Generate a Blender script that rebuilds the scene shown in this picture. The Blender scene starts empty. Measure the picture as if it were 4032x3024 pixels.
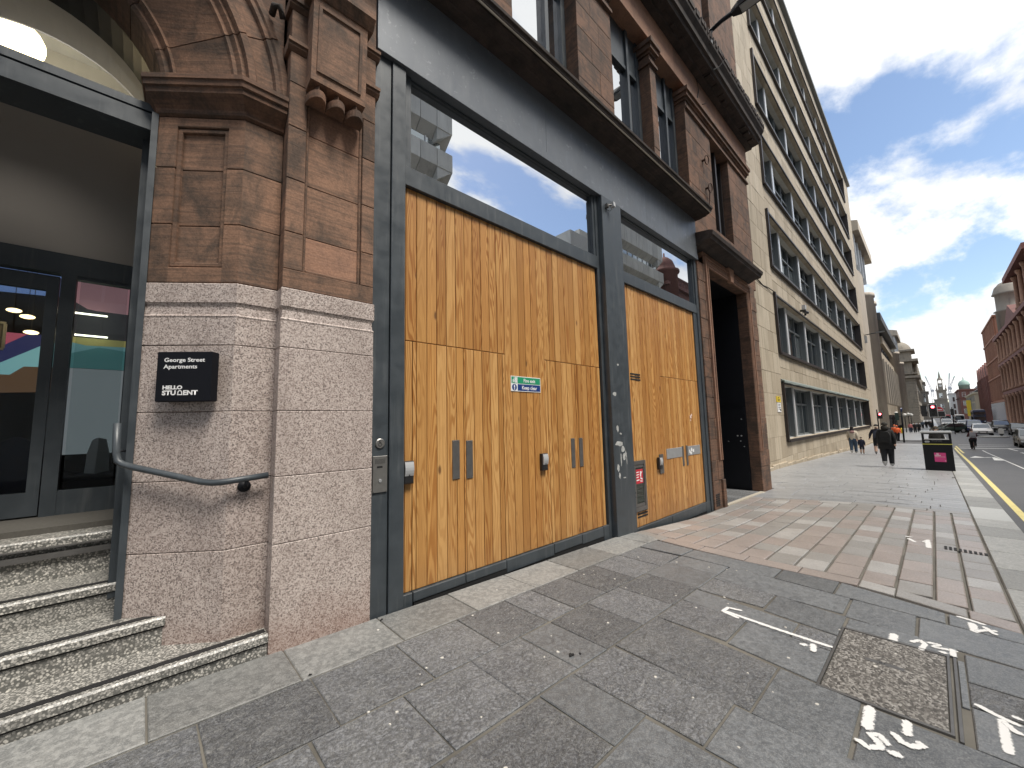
import bpy, bmesh, math, random
from mathutils import Vector, Matrix
R = math.radians
rnd = random.Random(11)
scene = bpy.context.scene
COL = scene.collection

# ------------------------------------------------------------------ camera
cam_d = bpy.data.cameras.new('camera'); cam = bpy.data.objects.new('camera', cam_d); COL.objects.link(cam)
cam_d.sensor_width = 36.0; cam_d.lens = 13.78; cam_d.clip_start = 0.05; cam_d.clip_end = 6000
# rows: world X, Y, Z axes written in camera right / down / forward
EX = (0.72968141, 0.05344519, 0.68169543); EY = (-0.68339909, 0.09058793, 0.72440287); EZ = (-0.02303753, -0.99445334, 0.10262472)
right = Vector((EX[0], EY[0], EZ[0])); down = Vector((EX[1], EY[1], EZ[1])); fwd = Vector((EX[2], EY[2], EZ[2]))
m = Matrix.Identity(4)
for i in range(3):
    m[i][0] = right[i]; m[i][1] = -down[i]; m[i][2] = -fwd[i]
m[0][3], m[1][3], m[2][3] = 0, 0, 1.55
cam.matrix_world = m
scene.camera = cam
scene.render.resolution_x = 1024; scene.render.resolution_y = 768

# ------------------------------------------------------------------ sky, sun, exposure
SKY_LOC, SKY_ROT = (15.15, 7.08, 0.02), 110
SUN_EL, SUN_AZ = R(60), R(-84)          # direction towards the sun: from +X, turned towards -Y (the street)
sun_dir = Vector((math.cos(SUN_EL)*math.cos(SUN_AZ), math.cos(SUN_EL)*math.sin(SUN_AZ), math.sin(SUN_EL)))
world = bpy.data.worlds.new('World'); scene.world = world; world.use_nodes = True
wn = world.node_tree; wn.nodes.clear()
def W(t, **kw):
    n = wn.nodes.new(t)
    for k, v in kw.items(): setattr(n, k, v)
    return n
def WM(op, a, b=None, clamp=False):
    n = W('ShaderNodeMath', operation=op, use_clamp=clamp)
    for i, s in enumerate((a, b)):
        if s is None: continue
        if hasattr(s, 'is_output'): wn.links.new(s, n.inputs[i])
        else: n.inputs[i].default_value = s
    return n.outputs[0]
sky = W('ShaderNodeTexSky', sky_type='NISHITA', sun_disc=False)
sky.sun_elevation = SUN_EL; sky.sun_rotation = math.pi/2 - SUN_AZ; sky.air_density = 1.0; sky.dust_density = 0.6; sky.ozone_density = 2.0
tc = W('ShaderNodeTexCoord'); sep = W('ShaderNodeSeparateXYZ'); wn.links.new(tc.outputs['Generated'], sep.inputs[0])
zc = WM('MAXIMUM', sep.outputs[2], 0.0)
den = WM('ADD', zc, 0.16)
px = WM('DIVIDE', sep.outputs[0], den); py = WM('DIVIDE', sep.outputs[1], den)
cmb = W('ShaderNodeCombineXYZ'); wn.links.new(px, cmb.inputs[0]); wn.links.new(py, cmb.inputs[1])
mp = W('ShaderNodeMapping'); wn.links.new(cmb.outputs[0], mp.inputs[0])
mp.inputs['Location'].default_value = SKY_LOC; mp.inputs['Rotation'].default_value = (0, 0, R(SKY_ROT)); mp.inputs['Scale'].default_value = (0.55, 1.0, 1)
n1 = W('ShaderNodeTexNoise'); n1.inputs['Scale'].default_value = 1.15; n1.inputs['Detail'].default_value = 10; n1.inputs['Roughness'].default_value = 0.55; n1.inputs['Distortion'].default_value = 0.3
wn.links.new(mp.outputs[0], n1.inputs[0])
n2 = W('ShaderNodeTexNoise'); n2.inputs['Scale'].default_value = 2.6; n2.inputs['Detail'].default_value = 8; n2.inputs['Roughness'].default_value = 0.62
wn.links.new(mp.outputs[0], n2.inputs[0])
horizon = WM('MULTIPLY', WM('SUBTRACT', 0.22, zc, True), 0.5)       # more cloud is seen edge-on low down
msk = WM('ADD', WM('ADD', n1.outputs[0], WM('MULTIPLY', WM('SUBTRACT', n2.outputs[0], 0.5), 0.30)), horizon)
rmp = W('ShaderNodeValToRGB'); rmp.color_ramp.elements[0].position = 0.445; rmp.color_ramp.elements[1].position = 0.525
rmp.color_ramp.interpolation = 'EASE'; wn.links.new(msk, rmp.inputs[0])
n3 = W('ShaderNodeTexNoise'); n3.inputs['Scale'].default_value = 1.7; n3.inputs['Detail'].default_value = 6
mp3 = W('ShaderNodeMapping'); mp3.inputs['Location'].default_value = (5, 9, 2); wn.links.new(cmb.outputs[0], mp3.inputs[0]); wn.links.new(mp3.outputs[0], n3.inputs[0])
shade = W('ShaderNodeValToRGB'); shade.color_ramp.elements[0].position = 0.36; shade.color_ramp.elements[1].position = 0.60
shade.color_ramp.elements[0].color = (3.75, 3.8, 3.9, 1); shade.color_ramp.elements[1].color = (5.0, 4.95, 4.8, 1)
wn.links.new(n3.outputs[0], shade.inputs[0])
skb = W('ShaderNodeMix', data_type='RGBA', blend_type='MULTIPLY'); skb.inputs[0].default_value = 1.0
wn.links.new(sky.outputs[0], skb.inputs[6]); skb.inputs[7].default_value = (0.84, 0.79, 0.74, 1)
mix = W('ShaderNodeMix', data_type='RGBA'); wn.links.new(rmp.outputs[0], mix.inputs[0]); wn.links.new(skb.outputs[2], mix.inputs[6]); wn.links.new(shade.outputs[0], mix.inputs[7])
bg = W('ShaderNodeBackground'); bg.inputs[1].default_value = 0.10; wn.links.new(mix.outputs[2], bg.inputs[0])
out = W('ShaderNodeOutputWorld'); wn.links.new(bg.outputs[0], out.inputs[0])
sun_d = bpy.data.lights.new('sun', 'SUN'); sun_d.energy = 1.5; sun_d.angle = R(20); sun_d.color = (1.0, 0.94, 0.85)
sun = bpy.data.objects.new('sun', sun_d); COL.objects.link(sun); sun.location = (20, -30, 60)
sun.rotation_euler = (-sun_dir).to_track_quat('-Z', 'Y').to_euler()
vs = scene.view_settings; vs.view_transform = 'Standard'; vs.look = 'None'; vs.gamma = 1.0; vs.use_curve_mapping = False; vs.exposure = 1.48
scene.render.engine = 'CYCLES'
scene.cycles.max_bounces = 8; scene.cycles.transparent_max_bounces = 12; scene.cycles.caustics_reflective = False; scene.cycles.caustics_refractive = False

# ------------------------------------------------------------------ helpers
def sm(t):
    t = min(max(t, 0.0), 1.0); return t*t*(3-2*t)
def gz(x, y=0.0):
    """height of the pavement: the street falls along X and dips a little at the vehicle crossing"""
    if x < 45: b = -0.025*max(x, -6)
    else:
        t = min((x-45)/40, 1); b = -1.125 - 0.45*(t - t*t/2)
    if x > 3: b += -0.13*sm((x-5)/3.5)*sm((20-x)/6)*min(max((y-1)/2.3, 0), 1)
    return b
def tag(o, label=None, cat=None, group=None, kind=None):
    if label: o['label'] = label
    if cat: o['category'] = cat
    if group: o['group'] = group
    if kind: o['kind'] = kind
    return o
def empty(name, loc=(0, 0, 0), label=None, cat=None, group=None, kind=None):
    o = bpy.data.objects.new(name, None); COL.objects.link(o); o.location = loc; o.empty_display_size = 0.2
    return tag(o, label, cat, group, kind)
class MB:
    def __init__(s): s.v = []; s.f = []; s.mi = []; s.cur = 0
    def add(s, vs, fs):
        o = len(s.v); s.v += [tuple(p) for p in vs]
        for f in fs: s.f.append([i+o for i in f]); s.mi.append(s.cur)
        return s
    def box(s, x0, x1, y0, y1, z0, z1):
        vs = [(x, y, z) for z in (z0, z1) for y in (y0, y1) for x in (x0, x1)]
        return s.add(vs, [(0, 2, 3, 1), (4, 5, 7, 6), (0, 1, 5, 4), (2, 6, 7, 3), (0, 4, 6, 2), (1, 3, 7, 5)])
    def loop_prism(s, rings):
        n = len(rings[0]); vs = []; fs = []
        for r in rings: vs += r
        for k in range(len(rings)-1):
            for i in range(n):
                j = (i+1) % n; fs.append((k*n+i, k*n+j, (k+1)*n+j, (k+1)*n+i))
        fs.append(tuple(range(n))[::-1]); fs.append(tuple((len(rings)-1)*n+i for i in range(n)))
        return s.add(vs, fs)
    def prism(s, poly, z0, z1, c=0.0):
        """vertical prism of an XY polygon; c chamfers the top and bottom edges"""
        if c <= 0: return s.loop_prism([[(x, y, z0) for x, y in poly], [(x, y, z1) for x, y in poly]])
        q = inset(poly, c)
        return s.loop_prism([[(x, y, z0) for x, y in q], [(x, y, z0+c) for x, y in poly], [(x, y, z1-c) for x, y in poly], [(x, y, z1) for x, y in q]])
    def prismX(s, poly, x0, x1):
        return s.loop_prism([[(x0, y, z) for y, z in poly], [(x1, y, z) for y, z in poly]])
    def prismY(s, poly, y0, y1, c=0.0):
        if c <= 0: return s.loop_prism([[(x, y0, z) for x, z in poly], [(x, y1, z) for x, z in poly]])
        q = inset(poly, c)
        return s.loop_prism([[(x, y0, z) for x, z in q], [(x, y0+c, z) for x, z in poly], [(x, y1, z) for x, z in poly]])
    def cbox(s, x0, x1, y0, y1, z0, z1, c=0.006, face='-Y'):
        """box whose edges round one visible face are chamfered"""
        if face == '-Y': return s.prismY([(x0, z0), (x1, z0), (x1, z1), (x0, z1)], y0, y1, c)
        return s.prism([(x0, y0), (x1, y0), (x1, y1), (x0, y1)], z0, z1, c)
    def tube(s, pts, r, n=8, cap=True):
        pts = [Vector(p) for p in pts]; rings = []
        up = Vector((0, 0, 1))
        for i, p in enumerate(pts):
            a = pts[max(i-1, 0)]; b = pts[min(i+1, len(pts)-1)]; d = (b-a).normalized()
            u = d.cross(up)
            if u.length < 1e-3: u = d.cross(Vector((0, 1, 0)))
            u.normalize(); w = u.cross(d).normalized()
            rr = r[i] if isinstance(r, (list, tuple)) else r
            rings.append([tuple(p + rr*(math.cos(2*math.pi*k/n)*u + math.sin(2*math.pi*k/n)*w)) for k in range(n)])
        return s.loop_prism(rings)
    def lathe(s, prof, c=(0, 0, 0), n=16, axis='Z'):
        rings = []
        for r, h in prof:
            ring = []
            for k in range(n):
                a = 2*math.pi*k/n; p = (r*math.cos(a), r*math.sin(a), h)
                if axis == 'Y': p = (p[0], h, p[1])
                if axis == 'X': p = (h, p[0], p[1])
                ring.append((c[0]+p[0], c[1]+p[1], c[2]+p[2]))
            rings.append(ring)
        return s.loop_prism(rings)
    def ell(s, c, r, n=12, m_=8, zcut=-1.0):
        prof = []
        for k in range(m_+1):
            t = -math.pi/2 + math.pi*k/m_
            if math.sin(t) < zcut: continue
            prof.append((max(math.cos(t), 0.02), math.sin(t)))
        rings = [[(c[0]+r[0]*q*math.cos(2*math.pi*k/n), c[1]+r[1]*q*math.sin(2*math.pi*k/n), c[2]+r[2]*h) for k in range(n)] for q, h in prof]
        return s.loop_prism(rings)
    def build(s, name, mat, parent=None, smooth=False, local=False):
        me = bpy.data.meshes.new(name); me.from_pydata(s.v, [], s.f)
        mats = mat if isinstance(mat, (list, tuple)) else [mat]
        for k in mats: me.materials.append(k)
        if len(mats) > 1: me.polygons.foreach_set('material_index', s.mi)
        bm = bmesh.new(); bm.from_mesh(me); bmesh.ops.recalc_face_normals(bm, faces=bm.faces)
        if smooth:
            for f in bm.faces: f.smooth = True
        bm.to_mesh(me); bm.free()
        o = bpy.data.objects.new(name, me); COL.objects.link(o)
        if parent is not None:
            o.parent = parent
            if parent.data is None and not local: o.location = [-c for c in parent.location]
        return o
def inset(poly, d):
    """offset a polygon inward by d (either orientation)"""
    n = len(poly); A = sum(poly[i][0]*poly[(i+1) % n][1]-poly[(i+1) % n][0]*poly[i][1] for i in range(n)); sg = 1 if A > 0 else -1
    out = []
    for i in range(n):
        p0, p1, p2 = poly[i-1], poly[i], poly[(i+1) % n]
        def nrm(a, b):
            dx, dy = b[0]-a[0], b[1]-a[1]; L = math.hypot(dx, dy) or 1e-9
            return (-dy/L*sg, dx/L*sg)
        a, b = nrm(p0, p1), nrm(p1, p2); k = 1+a[0]*b[0]+a[1]*b[1]; k = max(k, 0.25)
        out.append((p1[0]+d*(a[0]+b[0])/k, p1[1]+d*(a[1]+b[1])/k))
    return out
def part(name, mat, parent, fn, smooth=False, local=False):
    b = MB(); fn(b); return b.build(name, mat, parent, smooth, local)
def bx(name, mat, parent, x0, x1, y0, y1, z0, z1, c=0.0, local=False):
    b = MB()
    if c: b.cbox(x0, x1, y0, y1, z0, z1, c)
    else: b.box(x0, x1, y0, y1, z0, z1)
    return b.build(name, mat, parent, False, local)
def text(name, s, size, M4, mat, parent, align='LEFT', bold=0.0, sx=1.0):
    cu = bpy.data.curves.new(name, 'FONT'); cu.body = s; cu.size = size; cu.align_x = align; cu.offset = bold; cu.resolution_u = 3
    t = bpy.data.objects.new(name+'_tmp', cu); COL.objects.link(t)
    dg = bpy.context.evaluated_depsgraph_get(); me = bpy.data.meshes.new_from_object(t.evaluated_get(dg))
    bpy.data.objects.remove(t); bpy.data.curves.remove(cu)
    me.transform(M4 @ Matrix.Diagonal((sx, 1, 1, 1))); me.materials.clear(); me.materials.append(mat); me.name = name
    o = bpy.data.objects.new(name, me); COL.objects.link(o)
    if parent is not None:
        o.parent = parent
        if parent.data is None: o.location = [-c for c in parent.location]
    return o
def frame(o, xa, ya, za):
    M4 = Matrix.Identity(4)
    for i in range(3): M4[i][0] = xa[i]; M4[i][1] = ya[i]; M4[i][2] = za[i]; M4[i][3] = o[i]
    return M4

# ------------------------------------------------------------------ materials
class NT:
    def __init__(s, name):
        s.m = bpy.data.materials.new(name); s.m.use_nodes = True; s.t = s.m.node_tree
        s.b = s.t.nodes['Principled BSDF']; s.out = s.t.nodes['Material Output']
    def n(s, t, **kw):
        k = s.t.nodes.new(t)
        for a, v in kw.items(): setattr(k, a, v)
        return k
    def set(s, sock, v):
        if hasattr(v, 'is_output'): s.t.links.new(v, sock)
        else: sock.default_value = v
    def co(s, scale=(1, 1, 1), rnd_off=False, kind='Object'):
        tcn = s.n('ShaderNodeTexCoord'); mpn = s.n('ShaderNodeMapping'); s.t.links.new(tcn.outputs[kind], mpn.inputs[0]); mpn.inputs['Scale'].default_value = scale
        if rnd_off:
            oi = s.n('ShaderNodeObjectInfo'); mu = s.n('ShaderNodeMath', operation='MULTIPLY'); s.t.links.new(oi.outputs['Random'], mu.inputs[0]); mu.inputs[1].default_value = 37.0
            cb = s.n('ShaderNodeCombineXYZ')
            for i in range(3): s.t.links.new(mu.outputs[0], cb.inputs[i])
            s.t.links.new(cb.outputs[0], mpn.inputs['Location'])
        return mpn.outputs[0]
    def noise(s, v, scale, detail=4, rough=0.55, dist=0.0):
        k = s.n('ShaderNodeTexNoise'); s.set(k.inputs['Vector'], v); k.inputs['Scale'].default_value = scale; k.inputs['Detail'].default_value = detail
        k.inputs['Roughness'].default_value = rough; k.inputs['Distortion'].default_value = dist; return k.outputs[0]
    def vor(s, v, scale, feature='F1', outp='Distance', rand=1.0):
        k = s.n('ShaderNodeTexVoronoi', feature=feature); s.set(k.inputs['Vector'], v); k.inputs['Scale'].default_value = scale; k.inputs['Randomness'].default_value = rand
        return k.outputs[outp]
    def ramp(s, f, stops, interp='LINEAR'):
        k = s.n('ShaderNodeValToRGB'); e = k.color_ramp.elements; k.color_ramp.interpolation = interp
        while len(e) < len(stops): e.new(0.5)
        for q, (p, c) in zip(e, stops):
            q.position = p; q.color = (*c, 1) if isinstance(c, (tuple, list)) else (c, c, c, 1)
        s.set(k.inputs[0], f); return k.outputs[0]
    def mix(s, f, a, b, mode='MIX'):
        k = s.n('ShaderNodeMix', data_type='RGBA', blend_type=mode); s.set(k.inputs[0], f)
        for i, v in ((6, a), (7, b)): s.set(k.inputs[i], (*v, 1) if isinstance(v, (tuple, list)) and len(v) == 3 else v)
        return k.outputs[2]
    def math(s, op, a, b=0.0, clamp=False):
        k = s.n('ShaderNodeMath', operation=op, use_clamp=clamp); s.set(k.inputs[0], a); s.set(k.inputs[1], b); return k.outputs[0]
    def rand(s): return s.n('ShaderNodeObjectInfo').outputs['Random']
    def bump(s, h, strength=0.3, dist=0.01):
        k = s.n('ShaderNodeBump'); s.set(k.inputs['Height'], h); k.inputs['Strength'].default_value = strength; k.inputs['Distance'].default_value = dist
        s.t.links.new(k.outputs[0], s.b.inputs['Normal'])
    def fin(s, color=None, rough=0.6, metal=0.0, spec=0.5):
        if color is not None: s.set(s.b.inputs['Base Color'], (*color, 1) if isinstance(color, (tuple, list)) and len(color) == 3 else color)
        s.set(s.b.inputs['Roughness'], rough); s.set(s.b.inputs['Metallic'], metal); s.set(s.b.inputs['Specular IOR Level'], spec); return s.m
def plain(name, c, rough=0.5, metal=0.0, var=0.12, scale=6.0, spec=0.5):
    k = NT(name); v = k.co(); f = k.noise(v, scale, 4)
    return k.fin(k.mix(f, tuple(x*(1-var) for x in c), tuple(min(x*(1+var), 1) for x in c)), rough, metal, spec)
def emis(name, c, e):
    k = NT(name); k.b.inputs['Emission Color'].default_value = (*c, 1); k.b.inputs['Emission Strength'].default_value = e
    return k.fin(c, 0.4)
def m_sandstone(name, a, b, dark, dirt=0.5, streak=0.35):
    k = NT(name); v = k.co(); r = k.rand()
    big = k.noise(v, 1.3, 5, 0.6); st = k.noise(k.co((1.2, 1.2, 26)), 1.6, 4, 0.6, 0.4); fine = k.noise(v, 60, 3)
    c = k.mix(k.ramp(big, [(0.35, 0.0), (0.68, 1.0)]), a, b)
    c = k.mix(k.math('MULTIPLY', k.ramp(st, [(0.45, 0.0), (0.62, 1.0)]), streak), c, dark)
    c = k.mix(k.math('MULTIPLY', k.ramp(k.noise(k.co((1, 1, 0.7), True), 3.1, 7, 0.68, 0.6), [(0.44, 0.0), (0.62, 1.0)]), dirt), c, dark)
    c = k.mix(k.math('MULTIPLY', k.ramp(k.noise(v, 13, 5, 0.7), [(0.52, 0.0), (0.7, 1.0)]), dirt*0.5), c, dark)
    tone = k.math('ADD', k.math('MULTIPLY', r, 0.5), 0.75)
    c = k.mix(1.0, c, k.ramp(tone, [(0, 0.0), (1, 1.0)]), 'MULTIPLY')
    c = k.mix(0.25, c, k.ramp(fine, [(0.3, 0.25), (0.7, 0.95)]), 'OVERLAY')
    k.bump(k.math('ADD', k.math('MULTIPLY', st, 0.6), k.math('MULTIPLY', fine, 0.5)), 0.5, 0.008)
    return k.fin(c, 0.88)
M = {}
M['sand'] = m_sandstone('red_sandstone', (0.315, 0.178, 0.113), (0.215, 0.124, 0.082), (0.058, 0.045, 0.036), 0.78, 0.45)
M['sand2'] = m_sandstone('weathered_sandstone', (0.215, 0.114, 0.070), (0.14, 0.078, 0.052), (0.04, 0.031, 0.025), 0.7, 0.5)
M['sandlight'] = m_sandstone('cleaned_sandstone', (0.36, 0.20, 0.13), (0.29, 0.16, 0.105), (0.12, 0.078, 0.062), 0.35, 0.25)
M['soot'] = m_sandstone('sooty_stone', (0.07, 0.05, 0.042), (0.035, 0.028, 0.025), (0.012, 0.011, 0.01), 0.6, 0.3)
def _granite():
    k = NT('pink_granite'); v = k.co(); cells = k.vor(v, 120, outp='Color'); d = k.noise(v, 120, 2, 0.7)
    g = k.n('ShaderNodeRGBToBW'); k.t.links.new(cells, g.inputs[0])
    c = k.ramp(k.math('ADD', k.math('MULTIPLY', g.outputs[0], 0.5), k.math('MULTIPLY', d, 0.5)), [(0.30, (0.16, 0.132, 0.120)), (0.42, (0.36, 0.295, 0.266)), (0.52, (0.525, 0.445, 0.405)), (0.66, (0.66, 0.585, 0.54))])
    z = k.n('ShaderNodeSeparateXYZ'); k.t.links.new(k.co(), z.inputs[0])
    stain = k.ramp(k.math('ADD', z.outputs[2], k.math('MULTIPLY', k.noise(v, 5, 5), 0.35)), [(0.16, 0.42), (0.48, 0.0)])
    c = k.mix(stain, c, (0.22, 0.10, 0.065)); c = k.mix(k.ramp(k.noise(k.co((1, 1, .35)), 3.5, 6, .65), [(0.45, 0.0), (0.8, 0.45)]), c, (0.2, 0.155, 0.135)); c = k.mix(1.0, c, k.ramp(k.rand(), [(0.0, (0.88, 0.86, 0.86)), (1.0, (1.0, 1.0, 1.0))]), 'MULTIPLY')
    k.bump(d, 0.12, 0.003); return k.fin(c, 0.5)
M['granite'] = _granite()
def _terrazzo():
    k = NT('pebble_terrazzo'); v = k.co((1, 1, 1)); d = k.vor(v, 80, rand=1.0); cc = k.vor(v, 80, outp='Color'); g = k.n('ShaderNodeRGBToBW'); k.t.links.new(cc, g.inputs[0])
    peb = k.ramp(g.outputs[0], [(0.15, (0.22, 0.215, 0.20)), (0.45, (0.42, 0.405, 0.375)), (0.85, (0.68, 0.655, 0.60))])
    c = k.mix(k.ramp(d, [(0.42, 0.0), (0.6, 1.0)]), peb, (0.14, 0.14, 0.13))
    c = k.mix(k.ramp(k.noise(v, 3, 5), [(0.4, 0.0), (0.75, 0.35)]), c, (0.14, 0.13, 0.12)); return k.fin(c, 0.38)
M['terrazzo'] = _terrazzo()
def _steel(name, c, rough, scale=7):
    k = NT(name); v = k.co(); dr = k.noise(k.co((9, 9, 0.7)), 2.0, 5, 0.6); n_ = k.noise(v, scale, 5)
    col = k.mix(k.ramp(n_, [(0.4, 0.0), (0.75, 0.5)]), c, tuple(x*1.5+0.008 for x in c)); col = k.mix(k.ramp(dr, [(0.55, 0.0), (0.75, 0.28)]), col, (0.2, 0.21, 0.21))
    k.bump(n_, 0.03, 0.004); return k.fin(col, k.ramp(n_, [(0.3, rough*0.8), (0.7, rough*1.3)]), 0.0, 0.6)
M['steel'] = _steel('anthracite_painted_steel', (0.046, 0.056, 0.065), 0.40)
M['black'] = plain('black_painted_metal', (0.009, 0.010, 0.013), 0.5, var=0.2, spec=0.2)
M['fascia'] = None
def _fascia():
    k = NT('weathered_fascia_metal'); v = k.co(); dr = k.noise(k.co((7, 7, 1.1)), 2.2, 7, 0.7, 0.5); n_ = k.noise(v, 2.4, 6, 0.65)
    col = k.mix(n_, (0.10, 0.115, 0.135), (0.18, 0.195, 0.215)); col = k.mix(k.ramp(dr, [(0.52, 0.0), (0.75, 0.3)]), col, (0.24, 0.255, 0.27))
    col = k.mix(k.ramp(k.noise(v, 9, 6, 0.7, 1.2), [(0.6, 0.0), (0.68, 0.5)]), col, (0.32, 0.33, 0.34))
    return k.fin(col, k.ramp(dr, [(0.35, 0.36), (0.7, 0.58)]), 0.25, 0.5)
M['fascia'] = _fascia()
def _wood():
    k = NT('oiled_fir_boards'); r = k.rand()
    w = k.n('ShaderNodeTexWave', wave_type='RINGS', rings_direction='Y', wave_profile='SIN')
    tcn = k.n('ShaderNodeTexCoord'); mpn = k.n('ShaderNodeMapping'); k.t.links.new(tcn.outputs['Object'], mpn.inputs[0]); mpn.inputs['Scale'].default_value = (1.0, 1.0, 0.07)
    cb = k.n('ShaderNodeCombineXYZ'); k.set(cb.inputs[0], k.math('MULTIPLY', r, 53.0)); k.set(cb.inputs[1], k.math('MULTIPLY', r, 31.0)); k.set(cb.inputs[2], k.math('MULTIPLY', r, 17.0)); k.t.links.new(cb.outputs[0], mpn.inputs['Location'])
    v = mpn.outputs[0]
    warp = k.noise(v, 5.2, 2, 0.5, 0.25); fine = k.noise(k.co((1, 1, 0.02), True), 330, 2)
    h = k.math('ADD', k.math('MULTIPLY', warp, 34.0), k.math('MULTIPLY', k.noise(v, 16, 2), 1.6))
    s_ = k.math('SINE', k.math('MULTIPLY', h, k.math('ADD', 3.0, k.math('MULTIPLY', k.math('FRACT', k.math('MULTIPLY', r, 5.17)), 4.0)))); s_ = k.math('ADD', k.math('MULTIPLY', s_, 0.5), 0.5)
    amp = k.ramp(k.math('FRACT', k.math('MULTIPLY', r, 7.31)), [(0.0, 0.3), (0.4, 0.75), (1.0, 1.0)])
    grain = k.math('MULTIPLY', k.ramp(s_, [(0.35, 0.0), (0.85, 1.0)]), amp)
    base = k.ramp(k.math('FRACT', k.math('MULTIPLY', r, 13.7)), [(0.0, (0.42, 0.200, 0.054)), (0.3, (0.58, 0.312, 0.102)), (0.7, (0.68, 0.395, 0.148)), (0.85, (0.60, 0.31, 0.095)), (1.0, (0.48, 0.235, 0.068))])
    dk = k.mix(1.0, base, (0.60, 0.44, 0.28), 'MULTIPLY')
    c = k.mix(grain, base, dk); c = k.mix(k.math('MULTIPLY', k.ramp(fine, [(0.45, 0.0), (0.66, 1.0)]), 0.34), c, (0.30, 0.13, 0.035))
    c = k.mix(k.ramp(k.noise(k.co((1, 1, 0.5)), 1.6, 4), [(0.45, 0.0), (0.8, 0.35)]), c, (0.38, 0.18, 0.06))
    z = k.n('ShaderNodeSeparateXYZ'); k.t.links.new(k.co(), z.inputs[0])
    c = k.mix(k.math('MULTIPLY', k.ramp(k.math('ADD', z.outputs[2], k.math('MULTIPLY', k.noise(k.co(), 7, 4), 0.5)), [(0.18, 0.5), (0.6, 0.0)]), 0.6), c, (0.26, 0.14, 0.06))
    kn = k.vor(k.co((1.0, 0.3, 0.42), True), 3.1); c = k.mix(k.ramp(kn, [(0.035, 0.85), (0.075, 0.0)]), c, (0.13, 0.055, 0.02))
    k.bump(grain, 0.12, 0.002); k.t.nodes.remove(w); return k.fin(c, 0.42, 0, 0.5)
M['wood'] = _wood()
def _slab(name, dark, light, bump=0.6, rough=0.55, sc=1.0, lichen=0.25, lo=0.62):
    k = NT(name); v = k.co(); r = k.rand(); n_ = k.noise(k.co((1, 1, 1), True), 7*sc, 9, 0.72, 0.8); n2 = k.noise(v, 52*sc, 4, 0.65); sp = k.vor(v, 210, outp='Color'); g = k.n('ShaderNodeRGBToBW'); k.t.links.new(sp, g.inputs[0])
    c = k.mix(k.ramp(n_, [(0.33, 0.0), (0.66, 1.0)]), dark, light); c = k.mix(k.math('MULTIPLY', k.ramp(n2, [(0.46, 0.0), (0.60, 1.0)]), 0.42+0.3*bump), c, tuple(min(x*1.6, 1) for x in light))
    tone = k.ramp(r, [(0.0, lo), (0.3, 0.5+lo*0.45), (0.65, 0.98), (1.0, 1.0)]); c = k.mix(1.0, c, tone, 'MULTIPLY')
    c = k.mix(k.math('MULTIPLY', k.ramp(g.outputs[0], [(0.55, 0.0), (0.75, 1.0)]), 0.16), c, (0.6, 0.6, 0.58))
    c = k.mix(k.ramp(k.noise(v, 1.7, 5), [(0.5, 0.0), (0.8, lichen)]), c, (0.30, 0.295, 0.28))
    ridge = k.math('ABSOLUTE', k.math('SUBTRACT', k.noise(k.co((1, 1.5, 1), True), 9*sc, 6, 0.62, 1.5), 0.5)); rg = k.ramp(ridge, [(0.0, 1.0), (0.035, 0.0)])
    c = k.mix(k.math('MULTIPLY', rg, 0.5*min(bump, 1)), c, (0.42, 0.42, 0.41))
    k.bump(k.math('ADD', k.math('ADD', k.math('MULTIPLY', n_, 0.7), k.math('MULTIPLY', n2, 0.28)), k.math('MULTIPLY', rg, 0.18)), bump, 0.012)
    return k.fin(c, k.ramp(n2, [(0.3, rough-0.1), (0.7, rough+0.15)]), 0, 0.5)
M['slab'] = _slab('dark_flagstone', (0.056, 0.061, 0.071), (0.160, 0.165, 0.175), 1.3, 0.55, 1.0, 0.3, 0.45)
M['slabsmooth'] = _slab('smooth_flagstone', (0.095, 0.103, 0.113), (0.155, 0.165, 0.175), 0.22, 0.45, 0.6, 0.1)
M['margin'] = _slab('pale_margin_stone', (0.155, 0.16, 0.16), (0.26, 0.26, 0.25), 0.3, 0.55, 0.5)
M['farslab'] = _slab('far_paving', (0.19, 0.195, 0.205), (0.31, 0.315, 0.325), 0.2, 0.36, 0.6, 0.2, 0.86)
M['kerb'] = _slab('kerb_granite', (0.24, 0.245, 0.235), (0.36, 0.36, 0.345), 0.25, 0.5, 0.7)
def _sett():
    k = NT('granite_setts'); v = k.co(); r = k.rand()
    base = k.ramp(r, [(0.0, (0.365, 0.315, 0.29)), (0.20, (0.33, 0.32, 0.305)), (0.36, (0.38, 0.33, 0.305)), (0.5, (0.315, 0.30, 0.285)), (0.62, (0.35, 0.34, 0.325)), (0.76, (0.395, 0.345, 0.32)), (0.88, (0.46, 0.45, 0.435)), (1.0, (0.50, 0.49, 0.475))], 'CONSTANT')
    n2 = k.noise(v, 65, 4, 0.7); c = k.mix(k.math('MULTIPLY', k.ramp(n2, [(0.42, 0.0), (0.6, 1.0)]), 0.4), base, k.mix(1.0, base, (0.55, 0.55, 0.55), 'MULTIPLY'))
    c = k.mix(k.ramp(k.noise(v, 2.2, 6, .65), [(0.42, 0.0), (0.75, 0.55)]), c, (0.235, 0.215, 0.2)); k.bump(n2, 0.35, 0.006); return k.fin(c, k.ramp(n2, [(0.3, 0.28), (0.7, 0.48)]))
M['sett'] = _sett()
M['mortar'] = plain('paving_mortar', (0.15, 0.14, 0.12), 0.9, var=0.75, scale=2.2)
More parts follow.
